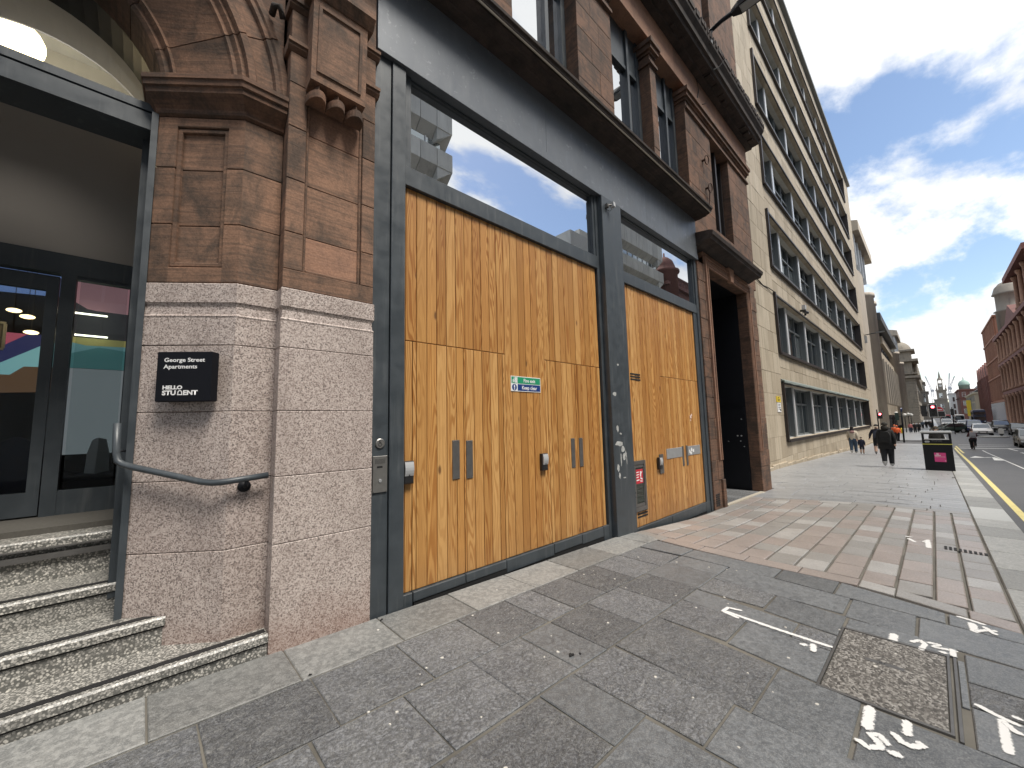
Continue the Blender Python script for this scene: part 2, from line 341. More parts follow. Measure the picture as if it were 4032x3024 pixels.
def _asphalt():
    k = NT('asphalt'); v = k.co(); c = k.mix(k.noise(v, 1.2, 5), (0.055, 0.056, 0.06), (0.10, 0.10, 0.104)); c = k.mix(k.math('MULTIPLY', k.ramp(k.noise(v, 180, 2), [(0.5, 0.0), (0.65, 1.0)]), 0.4), c, (0.2, 0.2, 0.2))
    k.bump(k.noise(v, 140, 2), 0.4, 0.006); return k.fin(c, 0.6)
M['asphalt'] = _asphalt()
def _paint(name, c):
    k = NT(name); v = k.co(); f = k.ramp(k.noise(v, 14, 6, 0.7), [(0.3, 0.55), (0.5, 0.0)]); return k.fin(k.mix(f, c, tuple(x*0.45 for x in c)), 0.6)
M['white'] = _paint('white_road_paint', (0.78, 0.78, 0.76)); M['yellow'] = _paint('yellow_road_paint', (0.70, 0.60, 0.24))
def _beige():
    k = NT('beige_stone_cladding'); v = k.co(); r = k.rand(); base = k.ramp(r, [(0.0, (0.34, 0.285, 0.21)), (0.5, (0.425, 0.36, 0.27)), (1.0, (0.48, 0.415, 0.32))])
    st = k.noise(k.co((1.6, 1.6, 0.35)), 1.3, 6, 0.65); c = k.mix(k.ramp(st, [(0.48, 0.0), (0.75, 0.6)]), base, (0.24, 0.205, 0.15)); c = k.mix(k.math('MULTIPLY', k.ramp(k.noise(k.co((3.5, 3.5, 0.12)), 1.6, 6, 0.7), [(0.52, 0.0), (0.68, 1.0)]), 0.45), c, (0.19, 0.165, 0.125)); c = k.mix(0.2, c, k.ramp(k.noise(v, 18, 4), [(0.3, 0.3), (0.7, 0.8)]), 'OVERLAY')
    k.bump(k.noise(v, 40, 3), 0.15, 0.01); return k.fin(c, 0.8)
M['beige'] = _beige()
def _conc(name, a, b, d):
    k = NT(name); v = k.co(); st = k.noise(k.co((1.4, 1.4, 0.22)), 1.1, 6, 0.65); c = k.mix(k.noise(v, 0.8, 5), a, b); c = k.mix(k.ramp(st, [(0.5, 0.0), (0.75, 0.7)]), c, d)
    c = k.mix(1.0, c, k.ramp(k.rand(), [(0.0, 0.8), (1.0, 1.0)]), 'MULTIPLY'); return k.fin(c, 0.85)
M['conc'] = _conc('pale_concrete', (0.70, 0.70, 0.66), (0.58, 0.58, 0.55), (0.36, 0.36, 0.34))
M['shuttered'] = _conc('brown_concrete', (0.60, 0.53, 0.43), (0.49, 0.43, 0.35), (0.28, 0.245, 0.20))
M['oldstone'] = _conc('soot_grey_stone', (0.32, 0.28, 0.22), (0.22, 0.195, 0.16), (0.09, 0.08, 0.07))
M['farstone'] = _conc('far_grey_stone', (0.26, 0.235, 0.20), (0.20, 0.18, 0.155), (0.11, 0.10, 0.09))
M['redstone'] = _conc('far_red_stone', (0.24, 0.105, 0.085), (0.17, 0.08, 0.07), (0.07, 0.04, 0.036))
M['terracotta'] = _conc('terracotta_cladding', (0.40, 0.20, 0.13), (0.33, 0.155, 0.10), (0.2, 0.10, 0.07))
M['cream'] = _conc('cream_render', (0.66, 0.63, 0.50), (0.58, 0.55, 0.43), (0.4, 0.38, 0.3))
M['whitestone'] = _conc('white_stone', (0.62, 0.63, 0.62), (0.55, 0.56, 0.55), (0.4, 0.4, 0.4))
M['lead'] = plain('lead_roof', (0.17, 0.20, 0.185), 0.6, var=0.2, scale=2)
M['slate'] = plain('slate_roof', (0.07, 0.075, 0.08), 0.6, var=0.3)
M['copper'] = plain('green_copper', (0.30, 0.42, 0.37), 0.7)
def _mirror(name, tint, fac, dark=(0.012, 0.015, 0.018)):
    k = NT(name); g = k.n('ShaderNodeBsdfGlossy'); g.inputs['Roughness'].default_value = 0.0; g.inputs[0].default_value = (*tint, 1)
    d = k.n('ShaderNodeBsdfDiffuse'); d.inputs[0].default_value = (*dark, 1); mx = k.n('ShaderNodeMixShader'); mx.inputs[0].default_value = fac
    k.t.links.new(d.outputs[0], mx.inputs[1]); k.t.links.new(g.outputs[0], mx.inputs[2]); k.t.links.new(mx.outputs[0], k.out.inputs[0]); return k.m
M['glass'] = _mirror('coated_window_glass', (0.93, 0.96, 1.0), 0.67)
M['glass2'] = _mirror('office_window_glass', (0.8, 0.88, 0.92), 0.40, (0.018, 0.024, 0.027))
def _blinds():
    t = M['glass2'].node_tree; d = [n for n in t.nodes if n.type == 'BSDF_DIFFUSE'][0]; oi = t.nodes.new('ShaderNodeObjectInfo'); rp = t.nodes.new('ShaderNodeValToRGB'); e = rp.color_ramp.elements; rp.color_ramp.interpolation = 'CONSTANT'
    for p, c in ((0.45, (0.05, 0.06, 0.065)), (0.65, (0.13, 0.145, 0.15)), (0.85, (0.24, 0.25, 0.25))): q = e.new(p); q.color = (*c, 1)
    e[0].color = (0.018, 0.022, 0.025, 1); e[-1].position = 0.96; e[-1].color = (0.4, 0.4, 0.38, 1)
    t.links.new(oi.outputs['Random'], rp.inputs[0]); tcn = t.nodes.new('ShaderNodeTexCoord'); wv = t.nodes.new('ShaderNodeTexWave'); wv.inputs['Scale'].default_value = 2.2; wv.bands_direction = 'X'; t.links.new(tcn.outputs['Object'], wv.inputs['Vector'])
    mx = t.nodes.new('ShaderNodeMix'); mx.data_type = 'RGBA'; mx.blend_type = 'MULTIPLY'; mx.inputs[0].default_value = 0.5; t.links.new(rp.outputs[0], mx.inputs[6]); t.links.new(wv.outputs[0], mx.inputs[7]); t.links.new(mx.outputs[2], d.inputs[0])
_blinds()
def _clear():
    k = NT('clear_glass'); g = k.n('ShaderNodeBsdfGlossy'); g.inputs['Roughness'].default_value = 0.0; t = k.n('ShaderNodeBsdfTransparent'); t.inputs[0].default_value = (0.86, 0.9, 0.9, 1)
    mx = k.n('ShaderNodeMixShader'); f = k.n('ShaderNodeFresnel'); f.inputs[0].default_value = 1.45; k.t.links.new(k.math('MULTIPLY', f.outputs[0], 0.9), mx.inputs[0])
    k.t.links.new(t.outputs[0], mx.inputs[1]); k.t.links.new(g.outputs[0], mx.inputs[2]); k.t.links.new(mx.outputs[0], k.out.inputs[0]); return k.m
M['clear'] = _clear()
M['alu'] = plain('grey_window_frame', (0.13, 0.145, 0.15), 0.45, 0.0, 0.15)
M['fin'] = plain('pale_metal_fin', (0.62, 0.64, 0.65), 0.3, 0.1, 0.1)
M['bronze'] = plain('dark_bronze_frame', (0.035, 0.028, 0.026), 0.45, 0.2)
M['stainless'] = plain('brushed_stainless', (0.40, 0.39, 0.37), 0.36, 0.85, 0.2, 20)
M['stainless_dull'] = plain('dull_steel_plate', (0.17, 0.165, 0.16), 0.45, 0.6, 0.3, 14)
M['galv'] = plain('galvanised_plate', (0.38, 0.39, 0.40), 0.5, 0.4, 0.2, 10)
M['signblack'] = plain('satin_black_sign', (0.008, 0.009, 0.013), 0.6, var=0.05, spec=0.15)
M['signwhite'] = plain('sign_white', (0.86, 0.86, 0.86), 0.5, var=0.02)
M['signgreen'] = plain('sign_green', (0.02, 0.30, 0.15), 0.4, var=0.03); M['signblue'] = plain('sign_blue', (0.012, 0.045, 0.20), 0.4, var=0.03)
M['signred'] = plain('sign_red', (0.55, 0.03, 0.05), 0.45, var=0.05); M['pink'] = plain('pink_sticker', (0.62, 0.05, 0.22), 0.5, var=0.08); M['signyellow'] = plain('sign_yellow', (0.75, 0.56, 0.04), 0.5)
M['rubber'] = plain('black_rubber', (0.014, 0.014, 0.015), 0.75); M['plastic'] = plain('black_plastic', (0.018, 0.018, 0.02), 0.42); M['greyplastic'] = plain('grey_plastic', (0.42, 0.43, 0.44), 0.45, var=0.05)
M['plaster'] = plain('grey_plaster', (0.50, 0.465, 0.43), 0.9, var=0.08, scale=2); M['ceilwhite'] = plain('white_ceiling', (0.75, 0.76, 0.78), 0.9)
M['dark'] = plain('dark_interior', (0.02, 0.019, 0.018), 0.9); M['rust'] = plain('rusty_iron', (0.06, 0.03, 0.02), 0.8)
def _cover():
    k = NT('gravel_filled_cover'); v = k.co(); d = k.vor(k.co((1, 1.6, 1)), 60, outp='Color'); g = k.n('ShaderNodeRGBToBW'); k.t.links.new(d, g.inputs[0])
    c = k.ramp(g.outputs[0], [(0.2, (0.06, 0.055, 0.05)), (0.5, (0.16, 0.15, 0.135)), (0.85, (0.40, 0.385, 0.36))]); c = k.mix(k.ramp(k.noise(v, 5, 4), [(0.4, 0.0), (0.7, 0.4)]), c, (0.12, 0.11, 0.10)); k.bump(g.outputs[0], 0.8, 0.008); return k.fin(c, 0.6)
M['cover'] = _cover()

# ================================================================== THE SETTING: ground, road, pavement
def strip_sheet(name, xs, ys, zf, mat, kind='structure'):
    b = MB(); n = len(ys)
    for x in xs:
        for y in ys: b.v.append((x, y, zf(x, y)))
    for i in range(len(xs)-1):
        for j in range(n-1):
            b.f.append([i*n+j, (i+1)*n+j, (i+1)*n+j+1, i*n+j+1]); b.mi.append(0)
    o = b.build(name, mat); o['kind'] = kind; return o
XS = [-400, -60, -30, -10, -6] + [x for x in range(-5, 24)] + [26, 30, 34, 38, 42, 45, 48, 52, 56, 60, 65, 70, 75, 80, 85, 100, 140, 200, 300, 450, 700, 1500, 4000]
strip_sheet('ground', XS, [-3000, -300, -60, -20, -10, 0, 3.4, 60, 300, 3000], lambda x, y: gz(x)-0.33, M['mortar'])
def rz(x, y=0): return gz(x)-0.115 - 0.012*abs(y+6)/5 + 0.014
road = strip_sheet('road', XS, [-11.2, -9, -6, -3, -0.80], rz, M['asphalt'])
pav = empty('pavement', (5, 1.5, gz(5, 1.5)), kind='structure')
def bedz(x, y): return gz(x, y)-(0.010 if x < 5 else 0.022)
XB = [-8, -6, -4, -2, 0, 1, 2, 3, 4] + [4.5+0.5*i for i in range(36)] + [24, 28, 32, 36, 40, 45, 50, 55]
bed = MB(); ysb = [-0.79, -0.33, 0, 0.5, 1, 1.5, 2, 2.5, 3, 3.34, 3.5, 4.6]
for x in XB:
    for y in ysb: bed.v.append((x, y, bedz(x, y)))
for i in range(len(XB)-1):
    for j in range(len(ysb)-1):
        if XB[i] < 13 and ysb[j] >= 3.33: continue
        n = len(ysb); bed.f.append([i*n+j, (i+1)*n+j, (i+1)*n+j+1, i*n+j+1]); bed.mi.append(0)
bed.build('mortar_bed', M['mortar'], pav)
def slab_into(b, poly, ch=0.006, gap=0.005, dz=0.0, tilt=0.0025, depth=0.06):
    q = inset(poly, gap); t = inset(q, ch)
    k = [rnd.uniform(-tilt, tilt) for _ in q]
    b.loop_prism([[(x, y, gz(x, y)-depth) for x, y in q], [(x, y, gz(x, y)-ch*0.8+dz+k[i]) for i, (x, y) in enumerate(q)], [(x, y, gz(x, y)+dz+k[i]) for i, (x, y) in enumerate(t)]])
def slab(name, poly, mat, parent=None, **kw):
    b = MB(); slab_into(b, poly, **kw); return b.build(name, mat, parent or pav)
def rect(x0, x1, y0, y1): return [(x0, y0), (x1, y0), (x1, y1), (x0, y1)]
def jit(p, a=0.006): return [(x+rnd.uniform(-a, a), y+rnd.uniform(-a, a)) for x, y in p]
# margin stones along the facade
xs = [-3.2, -2.2, -1.3, -0.55, 0.1, 0.82, 1.52, 2.22, 2.95, 3.65, 4.45, 5.2, 5.62]
for i in range(len(xs)-1): slab('paving_slab', rect(xs[i], xs[i+1], 2.855, 3.345), M['margin'])
def row(xs, y0, y1, mats=('slab',)):
    for i in range(len(xs)-1): slab('paving_slab', jit(rect(xs[i], xs[i+1], y0, y1)), M[mats[i % len(mats)]])
row([-2.6, -2.0, -1.4, -0.8, -0.2, 0.3, 0.86, 1.44, 1.985, 2.52, 2.87, 3.36, 3.9, 4.45, 4.95], 2.30, 2.85)
row([-2.1, -1.5, -0.9, -0.3, 0.15, 0.70, 1.205, 1.71, 2.175, 2.515, 3.02, 3.55, 4.1, 4.62, 4.98], 1.74, 2.295, ('slab', 'slab', 'slab', 'slab', 'slab', 'slab', 'slab', 'slab', 'slabsmooth', 'slab', 'slab', 'slab', 'slabsmooth', 'slabsmooth'))
row([-1.4, -0.8, -0.2, 0.45, 1.11, 1.79], 1.22, 1.735); slab('paving_slab', rect(1.79, 2.11, 1.22, 1.735), M['slabsmooth'])
row([-1.2, -0.5, 0.1, 0.75, 1.35, 2.09], 0.66, 1.215, ('slab', 'slab', 'slab', 'slab', 'slabsmooth')); row([-1, -0.3, 0.4, 1.1, 1.6, 2.08], 0.15, 0.655); row([-1, -0.2, 0.6, 1.3, 2.07], -0.33, 0.145)
for p, k in [(rect(2.11, 2.58, 0.92, 1.735), 'slab'), (rect(2.10, 2.54, 0.30, 0.915), 'slabsmooth'), (rect(2.08, 2.50, -0.33, 0.295), 'slabsmooth'),
             ([(2.60, 1.735), (3.24, 1.735), (3.14, 0.84), (2.55, 0.84)], 'slab'), ([(2.54, 0.835), (3.14, 0.835), (3.085, 0.42), (2.50, 0.42)], 'slabsmooth'), ([(2.50, 0.41), (3.08, 0.41), (3.03, -0.33), (2.48, -0.33)], 'slabsmooth'),
             (rect(3.24, 3.72, 1.19, 1.735), 'slab'), ([(3.22, 1.18), (3.68, 1.18), (3.63, 0.635), (3.13, 0.635)], 'slabsmooth'),
             ([(3.73, 1.735), (4.06, 1.735), (3.95, 0.885), (3.66, 0.885)], 'slabsmooth'), ([(3.655, 0.88), (3.945, 0.88), (3.92, 0.635), (3.635, 0.635)], 'slab'),
             (rect(4.07, 4.48, 1.165, 1.735), 'slab'), ([(4.02, 1.155), (4.46, 1.155), (4.37, 0.635), (3.93, 0.635)], 'slabsmooth'),
             ([(4.49, 1.735), (5.0, 1.735), (4.87, 0.665), (4.42, 0.665)], 'slabsmooth'), ([(4.38, 0.655), (4.86, 0.655), (4.81, 0.235), (4.32, 0.235)], 'slabsmooth'), ([(4.31, 0.225), (4.79, 0.225), (4.73, -0.33), (4.25, -0.33)], 'slabsmooth'),
             ([(5.01, 2.29), (5.36, 2.29), (5.31, 1.30), (4.95, 1.30)], 'slabsmooth'), ([(4.95, 1.29), (5.31, 1.29), (5.31, 0.80), (4.895, 0.80)], 'slabsmooth'), ([(4.89, 0.79), (5.30, 0.79), (5.06, 0.07), (4.80, 0.07)], 'slabsmooth'), ([(4.795, 0.06), (5.055, 0.06), (4.97, -0.33), (4.74, -0.33)], 'slabsmooth'),
             ([(4.98, 2.85), (5.44, 2.85), (5.37, 2.30), (5.01, 2.30)], 'slabsmooth'),
             (rect(4.14, 4.36, 0.025, 0.625), 'slabsmooth'), (rect(3.81, 4.24, -0.33, 0.0), 'slabsmooth'), (rect(3.49, 3.80, -0.33, 0.0), 'slab'), (rect(3.05, 3.48, -0.33, 0.0), 'slabsmooth')]:
    slab('paving_slab', p, M[k])
# setts of the vehicle crossing
def interp(pts, y):
    if y <= pts[0][0]: return pts[0][1]
    for (a, b), (c, d) in zip(pts, pts[1:]):
        if y <= c: return b+(d-b)*(y-a)/(c-a)
    return pts[-1][1]
XBORD = [(-0.33, 4.97), (-0.06, 5.06), (0.39, 5.24), (0.66, 5.31), (1.16, 5.32), (1.8, 5.34), (2.6, 5.42), (3.34, 5.62)]
ysb_ = [-0.33, -0.06, 0.39, 0.66, 1.16, 1.7, 2.25, 2.8, 3.3]
for a, b in zip(ysb_, ysb_[1:]):
    slab('sett', [(interp(XBORD, a), a), (interp(XBORD, a)+0.24, a), (interp(XBORD, b)+0.24, b), (interp(XBORD, b), b)], M['sett'], gap=0.006)
cols = [-0.33, -0.08, 0.135, 0.40, 0.67, 0.96, 1.24, 1.53, 1.82, 2.13, 2.42, 2.71, 3.0, 3.29]
for a, b in zip(cols, cols[1:]):
    x = interp(XBORD, (a+b)/2)+0.25
    while x < 10.9:
        w = rnd.uniform(0.36, 0.52)
        if x+w > 10.85: w = 11.06-x
        slab('sett', rect(x, x+w, a+0.004, b-0.004), M['sett'], gap=0.0085, ch=0.008, tilt=0.004); x += w
y = -0.33
while y < 3.2:
    slab('sett', rect(11.07, 11.36, y, min(y+0.56, 3.29)), M['sett']); y += 0.56
# long flagstones beyond: the nearest 290 one by one, the rest in one mesh
far = MB(); cnt = 0; x = 11.38
while x < 55:
    w = rnd.uniform(0.27, 0.46); y = -0.33 - rnd.uniform(0, 0.6); y1 = 3.32 if x < 13.3 else 4.46
    while y < y1-0.05:
        l = rnd.choice([0.62, 0.8, 0.95, 1.15, 1.3]); a = max(y, -0.33); b = min(y+l, y1)
        if y1-b < 0.2: b = y1
        if b-a > 0.08:
            if cnt < 285: slab('flagstone', rect(x, min(x+w, 55), a, b), M['farslab']); cnt += 1
            else: slab_into(far, rect(x, min(x+w, 55), a, b))
        y = b if b == y1 else y+l
    x += w
o = far.build('flagstones_beyond', M['farslab'], pav); o['kind'] = 'stuff'
# kerb stones with a step down to the road
x = -7.0; k = 0
kl = plain('pale_kerb_block', (0.46, 0.47, 0.46), 0.55, var=0.2, scale=40)
while x < 55:
    w = rnd.choice([0.84, 0.93, 1.05])
    if 10.2 < x < 11.2 and k == 0: x = 10.72; w = 1.55; k = 1
    e = min(x+w, 55)
    b = MB(); q0 = -0.34; q1 = -0.76-0.004*max(x, 0)*0.7
    ring = lambda dx, dy, dzv: [(x+0.003+dx, q0-dy, gz(x, q0)+dzv), (x+0.003+dx, q1+dy, gz(x, q1)+dzv), (e-0.003-dx, q1+dy, gz(e, q1)+dzv), (e-0.003-dx, q0-dy, gz(e, q0)+dzv)]
    b.loop_prism([ring(0, 0, -0.2), ring(0, 0, -0.012), ring(0.008, 0.01, 0.002)])
    b.build('kerb_stone', kl if (k == 1 and abs(x-10.72) < 1e-6) else M['kerb'], pav); x = e
# pavement beyond the side street, and on the far side of the road
def far_pavement(name, x0, x1, y0, y1):
    o = empty(name, (x0, (y0+y1)/2, gz(x0)), kind='structure')
    b = MB(); xx = [x0+(x1-x0)*i/30 for i in range(31)]
    for i in range(30):
        b.add([(xx[i], y0, gz(xx[i])), (xx[i+1], y0, gz(xx[i+1])), (xx[i+1], y1, gz(xx[i+1])), (xx[i], y1, gz(xx[i]))], [(0, 1, 2, 3)])
    b.build('paving', M['farslab'], o)
    c = MB()
    for yy, s in ((y0, -1), (y1, 1)):
        for i in range(30): c.add([(xx[i], yy, gz(xx[i])-0.2), (xx[i+1], yy, gz(xx[i+1])-0.2), (xx[i+1], yy, gz(xx[i+1])+0.003), (xx[i], yy, gz(xx[i])+0.003), (xx[i], yy-s*0.2, gz(xx[i])+0.004), (xx[i+1], yy-s*0.2, gz(xx[i+1])+0.004)], [(0, 1, 2, 3), (3, 2, 5, 4)])
    c.build('kerb', M['kerb'], o)
far_pavement('pavement_beyond', 63.5, 420, -0.95, 4.7); far_pavement('pavement_opposite', -60, 420, -14.1, -11.2)
strip_sheet('side_street', [55, 57, 60, 63.5], [-0.8, 1.5, 5, 40], lambda x, y: gz(x)-0.09+ (0.006 if y < 0 else 0), M['asphalt'])
# painted lines
def decal(name, polys, mat, label, cat, zf, dz=0.004):
    b = MB()
    for p in polys: b.add([(x, y, zf(x, y)+dz) for x, y in p], [tuple(range(len(p)))])
    return tag(b.build(name, mat), label, cat)
def strip(pts, w, n=1):
    out = []
    for (x0, y0), (x1, y1) in zip(pts, pts[1:]):
        dx, dy = x1-x0, y1-y0; L = math.hypot(dx, dy); nx, ny = -dy/L*w/2, dx/L*w/2
        k = max(1, int(L/3))
        for i in range(k):
            a, b = i/k, (i+1)/k
            out.append([(x0+dx*a+nx, y0+dy*a+ny), (x0+dx*b+nx, y0+dy*b+ny), (x0+dx*b-nx, y0+dy*b-ny), (x0+dx*a-nx, y0+dy*a-ny)])
    return out
decal('kerbside_line', strip([(1, -0.99), (12.5, -1.02), (30, -1.09), (50.5, -1.1)], 0.11), M['yellow'], 'long yellow parking line painted along the kerb', 'road marking', rz)
decal('kerbside_line', strip([(54, -1.25), (42.0, -1.30)], 0.10)+strip([(41.4, -1.0), (41.4, -1.36)], 0.12), M['yellow'], 'short yellow end line with a cross bar beside the long yellow line', 'road marking', rz)
decal('stop_line', strip([(50.2, -1.35), (51.0, -5.4)], 0.5), M['white'], 'broad white stop line across the lanes', 'road marking', rz)
decal('crossing_line', strip([(53.6, -1.4), (55.4, -10.5)], 0.22), M['white'], 'thin white crossing line beyond the stop line', 'road marking', rz)
decal('lane_arrow', [[(37.5, -1.60), (35.9, -1.98), (35.55, -1.62), (35.4, -1.30)], [(35.7, -1.62), (35.8, -1.98), (36.5, -2.25), (36.55, -2.12)], [(36.6, -2.2), (33.1, -2.06), (33.2, -2.42), (36.6, -2.32)]], M['white'], 'white turn arrow painted in the kerb lane', 'road marking', rz)
decal('lane_line', strip([(47, -2.42), (3, -2.45)], 0.06), M['white'], 'thin white line between the two lanes', 'road marking', rz)
decal('lane_dash', strip([(50.5, -3.95), (47.3, -4.1)], 0.12), M['white'], 'white lane dash just short of the stop line', 'road marking', rz)
decal('lane_dash', strip([(45.0, -4.05), (40.5, -4.05)], 0.12), M['white'], 'second white lane dash back from the stop line', 'road marking', rz)
decal('crossing_line', strip([(56.8, -1.5), (58.3, -10.5)], 0.25), M['white'], 'pale white band at the far edge of the crossing', 'road marking', rz)
# utility marks sprayed on the paving
marks = [([(3.746, 1.366), (3.706, 0.988), (3.687, 0.639)], .035), ([(3.857, 1.269), (3.836, 1.374), (3.73, 1.381), (3.688, 1.245)], .028), ([(3.58, 0.8), (3.585, 0.769)], .05), ([(3.636, 0.737), (3.52, 0.72)], .035),
 ([(4.262, 0.345), (4.114, 0.347)], .045), ([(4.195, 0.254), (4.269, 0.206), (4.216, 0.183), (4.095, 0.203)], .03), ([(4.267, 0.174), (4.283, 0.113), (4.212, 0.139), (4.245, 0.03)], .03), ([(4.155, 0.11), (4.157, 0.077)], .04), ([(4.256, 0.05), (4.133, 0.047)], .03),
 ([(5.035, 0.008), (5.008, -0.067), (4.972, -0.139)], .035), ([(4.941, -0.069), (4.743, -0.078)], .045), ([(4.768, -0.083), (4.846, -0.14), (4.88, -0.194)], .03), ([(4.916, -0.131), (4.845, -0.157), (4.789, -0.184)], .03),
 ([(3.068, 0.383), (2.835, 0.379)], .045), ([(2.766, 0.294), (2.826, 0.33), (2.794, 0.361), (2.766, 0.332), (2.726, 0.317), (2.679, 0.358), (2.707, 0.406)], .032), ([(3.061, 0.236), (2.92, 0.233)], .035), ([(2.894, 0.282), (2.839, 0.247), (2.838, 0.211), (2.886, 0.175), (2.897, 0.2)], .032), ([(2.718, 0.288), (2.713, 0.243)], .04),
 ([(3.528, -0.021), (3.48, -0.084), (3.438, -0.169)], .03), ([(3.442, -0.111), (3.117, -0.106)], .035), ([(3.416, -0.121), (3.36, -0.145), (3.347, -0.173)], .03), ([(3.524, -0.154), (3.509, -0.184)], .03),
 ([(8.2, 0.435), (8.201, 0.352)], .05), ([(8.068, 0.386), (7.871, 0.313)], .04), ([(8.153, 0.187), (7.95, 0.237)], .04), ([(8.065, 0.197), (7.61, 0.184)], .05)]
def _spray():
    k = NT('sprayed_white_paint'); tr = k.n('ShaderNodeBsdfTransparent'); mx = k.n('ShaderNodeMixShader'); v = k.co(); k.fin((0.82, 0.82, 0.81), 0.7)
    at = k.n('ShaderNodeAttribute', attribute_name='edge'); k.set(mx.inputs[0], k.ramp(k.math('ADD', k.math('SUBTRACT', 1.05, at.outputs['Fac']), k.math('MULTIPLY', k.math('SUBTRACT', k.noise(v, 60, 6, 0.75), 0.5), 1.3)), [(0.32, 0.0), (0.5, 1.0)])); k.t.links.new(tr.outputs[0], mx.inputs[1]); k.t.links.new(k.b.outputs[0], mx.inputs[2]); k.t.links.new(mx.outputs[0], k.out.inputs[0]); return k.m
MK = _spray()
def spray(idx, label):
    t = empty('spray_mark', (*marks[idx[0]][0][0], gz(*marks[idx[0]][0][0])), label, 'marking')
    for j, i in enumerate(idx):
        b = MB(); pts, w = marks[i]; h = 0.0034+0.0006*(j % 6); att = []
        P = [Vector((x, y, 0)) for x, y in pts]; fine = []
        d0 = (P[1]-P[0]).normalized()*w*.5; d1 = (P[-1]-P[-2]).normalized()*w*.5; P = [P[0]-d0]+P+[P[-1]+d1]
        for a, c in zip(P, P[1:]):
            n = max(3, int((c-a).length/0.012)); fine += [a+(c-a)*k/n for k in range(n)]
        fine.append(P[-1])
        for k, p in enumerate(fine):
            d = (fine[min(k+2, len(fine)-1)]-fine[max(k-2, 0)]).normalized(); nn = Vector((-d.y, d.x, 0)); e = min((p-P[0]).length, (p-P[-1]).length)/(w*.9)
            for s_ in (-1, 0, 1):
                q = p+nn*w*0.85*s_; b.v.append((q.x, q.y, gz(q.x, q.y)+h)); att.append(min(1.0, abs(s_)+max(0, 1-e)))
            if k:
                o = 3*k
                for f in ((o-3, o-2, o+1, o), (o-2, o-1, o+2, o+1)): b.f.append(list(f)); b.mi.append(0)
        ob = b.build('stroke', MK, t); A = ob.data.attributes.new('edge', 'FLOAT', 'POINT'); A.data.foreach_set('value', att)
spray(range(0, 4), 'long sprayed white arrow line with a forked end leading to the access cover')
spray(range(4, 9), 'sprayed white squiggle between the access cover and the setts')
spray(range(9, 13), 'sprayed white squiggle at the corner of the setts by the kerb')
spray(range(13, 18), 'sprayed white figures like 56 on the smooth slab below the access cover')
spray(range(18, 22), 'sprayed white figures between the access cover and the kerb')
spray(range(22, 26), 'faint sprayed white scribble on the pink and grey setts')
# access cover
cov = empty('access_cover', (3.6, 0.34, gz(3.6, .34)), 'rectangular gravel-filled access cover with a metal frame among the flagstones', 'cover')
b = MB(); slab_into(b, rect(3.115, 4.105, 0.085, 0.615), 0.004, 0.0, 0.001, 0.0); b.build('cover_plate', M['cover'], cov)
fr = MB()
for p in (rect(3.09, 3.11, 0.065, 0.635), rect(4.11, 4.13, 0.065, 0.635), rect(3.11, 4.11, 0.066, 0.08), rect(3.11, 4.11, 0.62, 0.634), rect(3.06, 4.12, 0.035, 0.050)): slab_into(fr, p, 0.001, 0.0, 0.004, 0.0)
fr.build('metal_frame', M['stainless_dull'], cov)
b = MB(); slab_into(b, rect(3.66, 3.70, 0.27, 0.46), 0.001, 0, 0.003, 0.0); b.build('name_plate', M['stainless_dull'], cov)
text('plate_lettering', 'BT', 0.03, frame((3.667, 0.39, gz(3.67, .39)+0.0062), (0, -1, 0), (1, 0, 0), (0, 0, 1)), M['rubber'], cov)
b = MB(); slab_into(b, rect(3.45, 4.10, 0.001, 0.03), 0.002, 0, 0.0, 0.0); b.build('side_strip', M['slabsmooth'], cov)
# small drain slot in the setts, chewing gum
gt = empty('drain_slot', (7.75, -0.1, gz(7.75)), 'narrow dark slotted drain set between the setts by the kerb', 'drain')
for i in range(9):
    yy = 0.03-0.042*i
    bx('grate_bar', M['rubber'], gt, 7.70-0.004*i, 7.87-0.012*i, yy-0.013, yy+0.013, gz(7.75)-0.02, gz(7.75)+0.006)
gum = MB()
for i in range(70):
    x, y = rnd.uniform(0.3, 5.0), rnd.uniform(0.2, 3.2); r = rnd.uniform(0.005, 0.013); n = 7; h = gz(x, y)+0.0035
    ring = [(x+r*rnd.uniform(.7, 1.2)*math.cos(2*math.pi*k/n), y+r*rnd.uniform(.7, 1.2)*math.sin(2*math.pi*k/n)) for k in range(n)]
    gum.loop_prism([[(a, c, h-0.004) for a, c in ring], [(x+(a-x)*.8, y+(c-y)*.8, h) for a, c in ring]])
g_ = gum.build('chewing_gum_spots', plain('trodden_gum', (0.62, 0.60, 0.55), 0.8)); g_['kind'] = 'stuff'; tag(g_, 'pale trodden chewing gum spots on the flagstones', 'gum')
lit = MB()
for x, y, r in [(2.26, 1.86, .013), (2.32, 1.83, .008), (0.87, 2.88, .007), (1.53, 3.27, .009)]:
    for k in range(3): lit.ell((x+rnd.uniform(-r, r), y+rnd.uniform(-r, r), gz(x, y)+r*.4), (r, r*.8, r*.6), 6, 4)
tag(lit.build('dead_leaf_scraps', M['rubber']), 'small dark scraps of litter on the flagstones', 'litter')['kind'] = 'stuff'

# ================================================================== RED SANDSTONE BUILDING
SB = empty('sandstone_building', (5, 3.6, gz(5, 3.3)), 'red sandstone building with granite pier, arched entrance, steel shopfront frame and dark cornices', 'building')
def sb(name, mat, fn, parent=SB, smooth=False): return part(name, M[mat], parent, fn, smooth)
def sbx(name, mat, *a, c=0.0, parent=SB): return bx(name, M[mat], parent, *a, c=c)
DU = Vector((-0.786, 0.619, 0)); DN = Vector((-0.619, -0.786, 0)); SO = Vector((0.46, 3.46, 0))
def sp(u, d, z=0): p = SO+DU*u+DN*d; return (p.x, p.y, z)
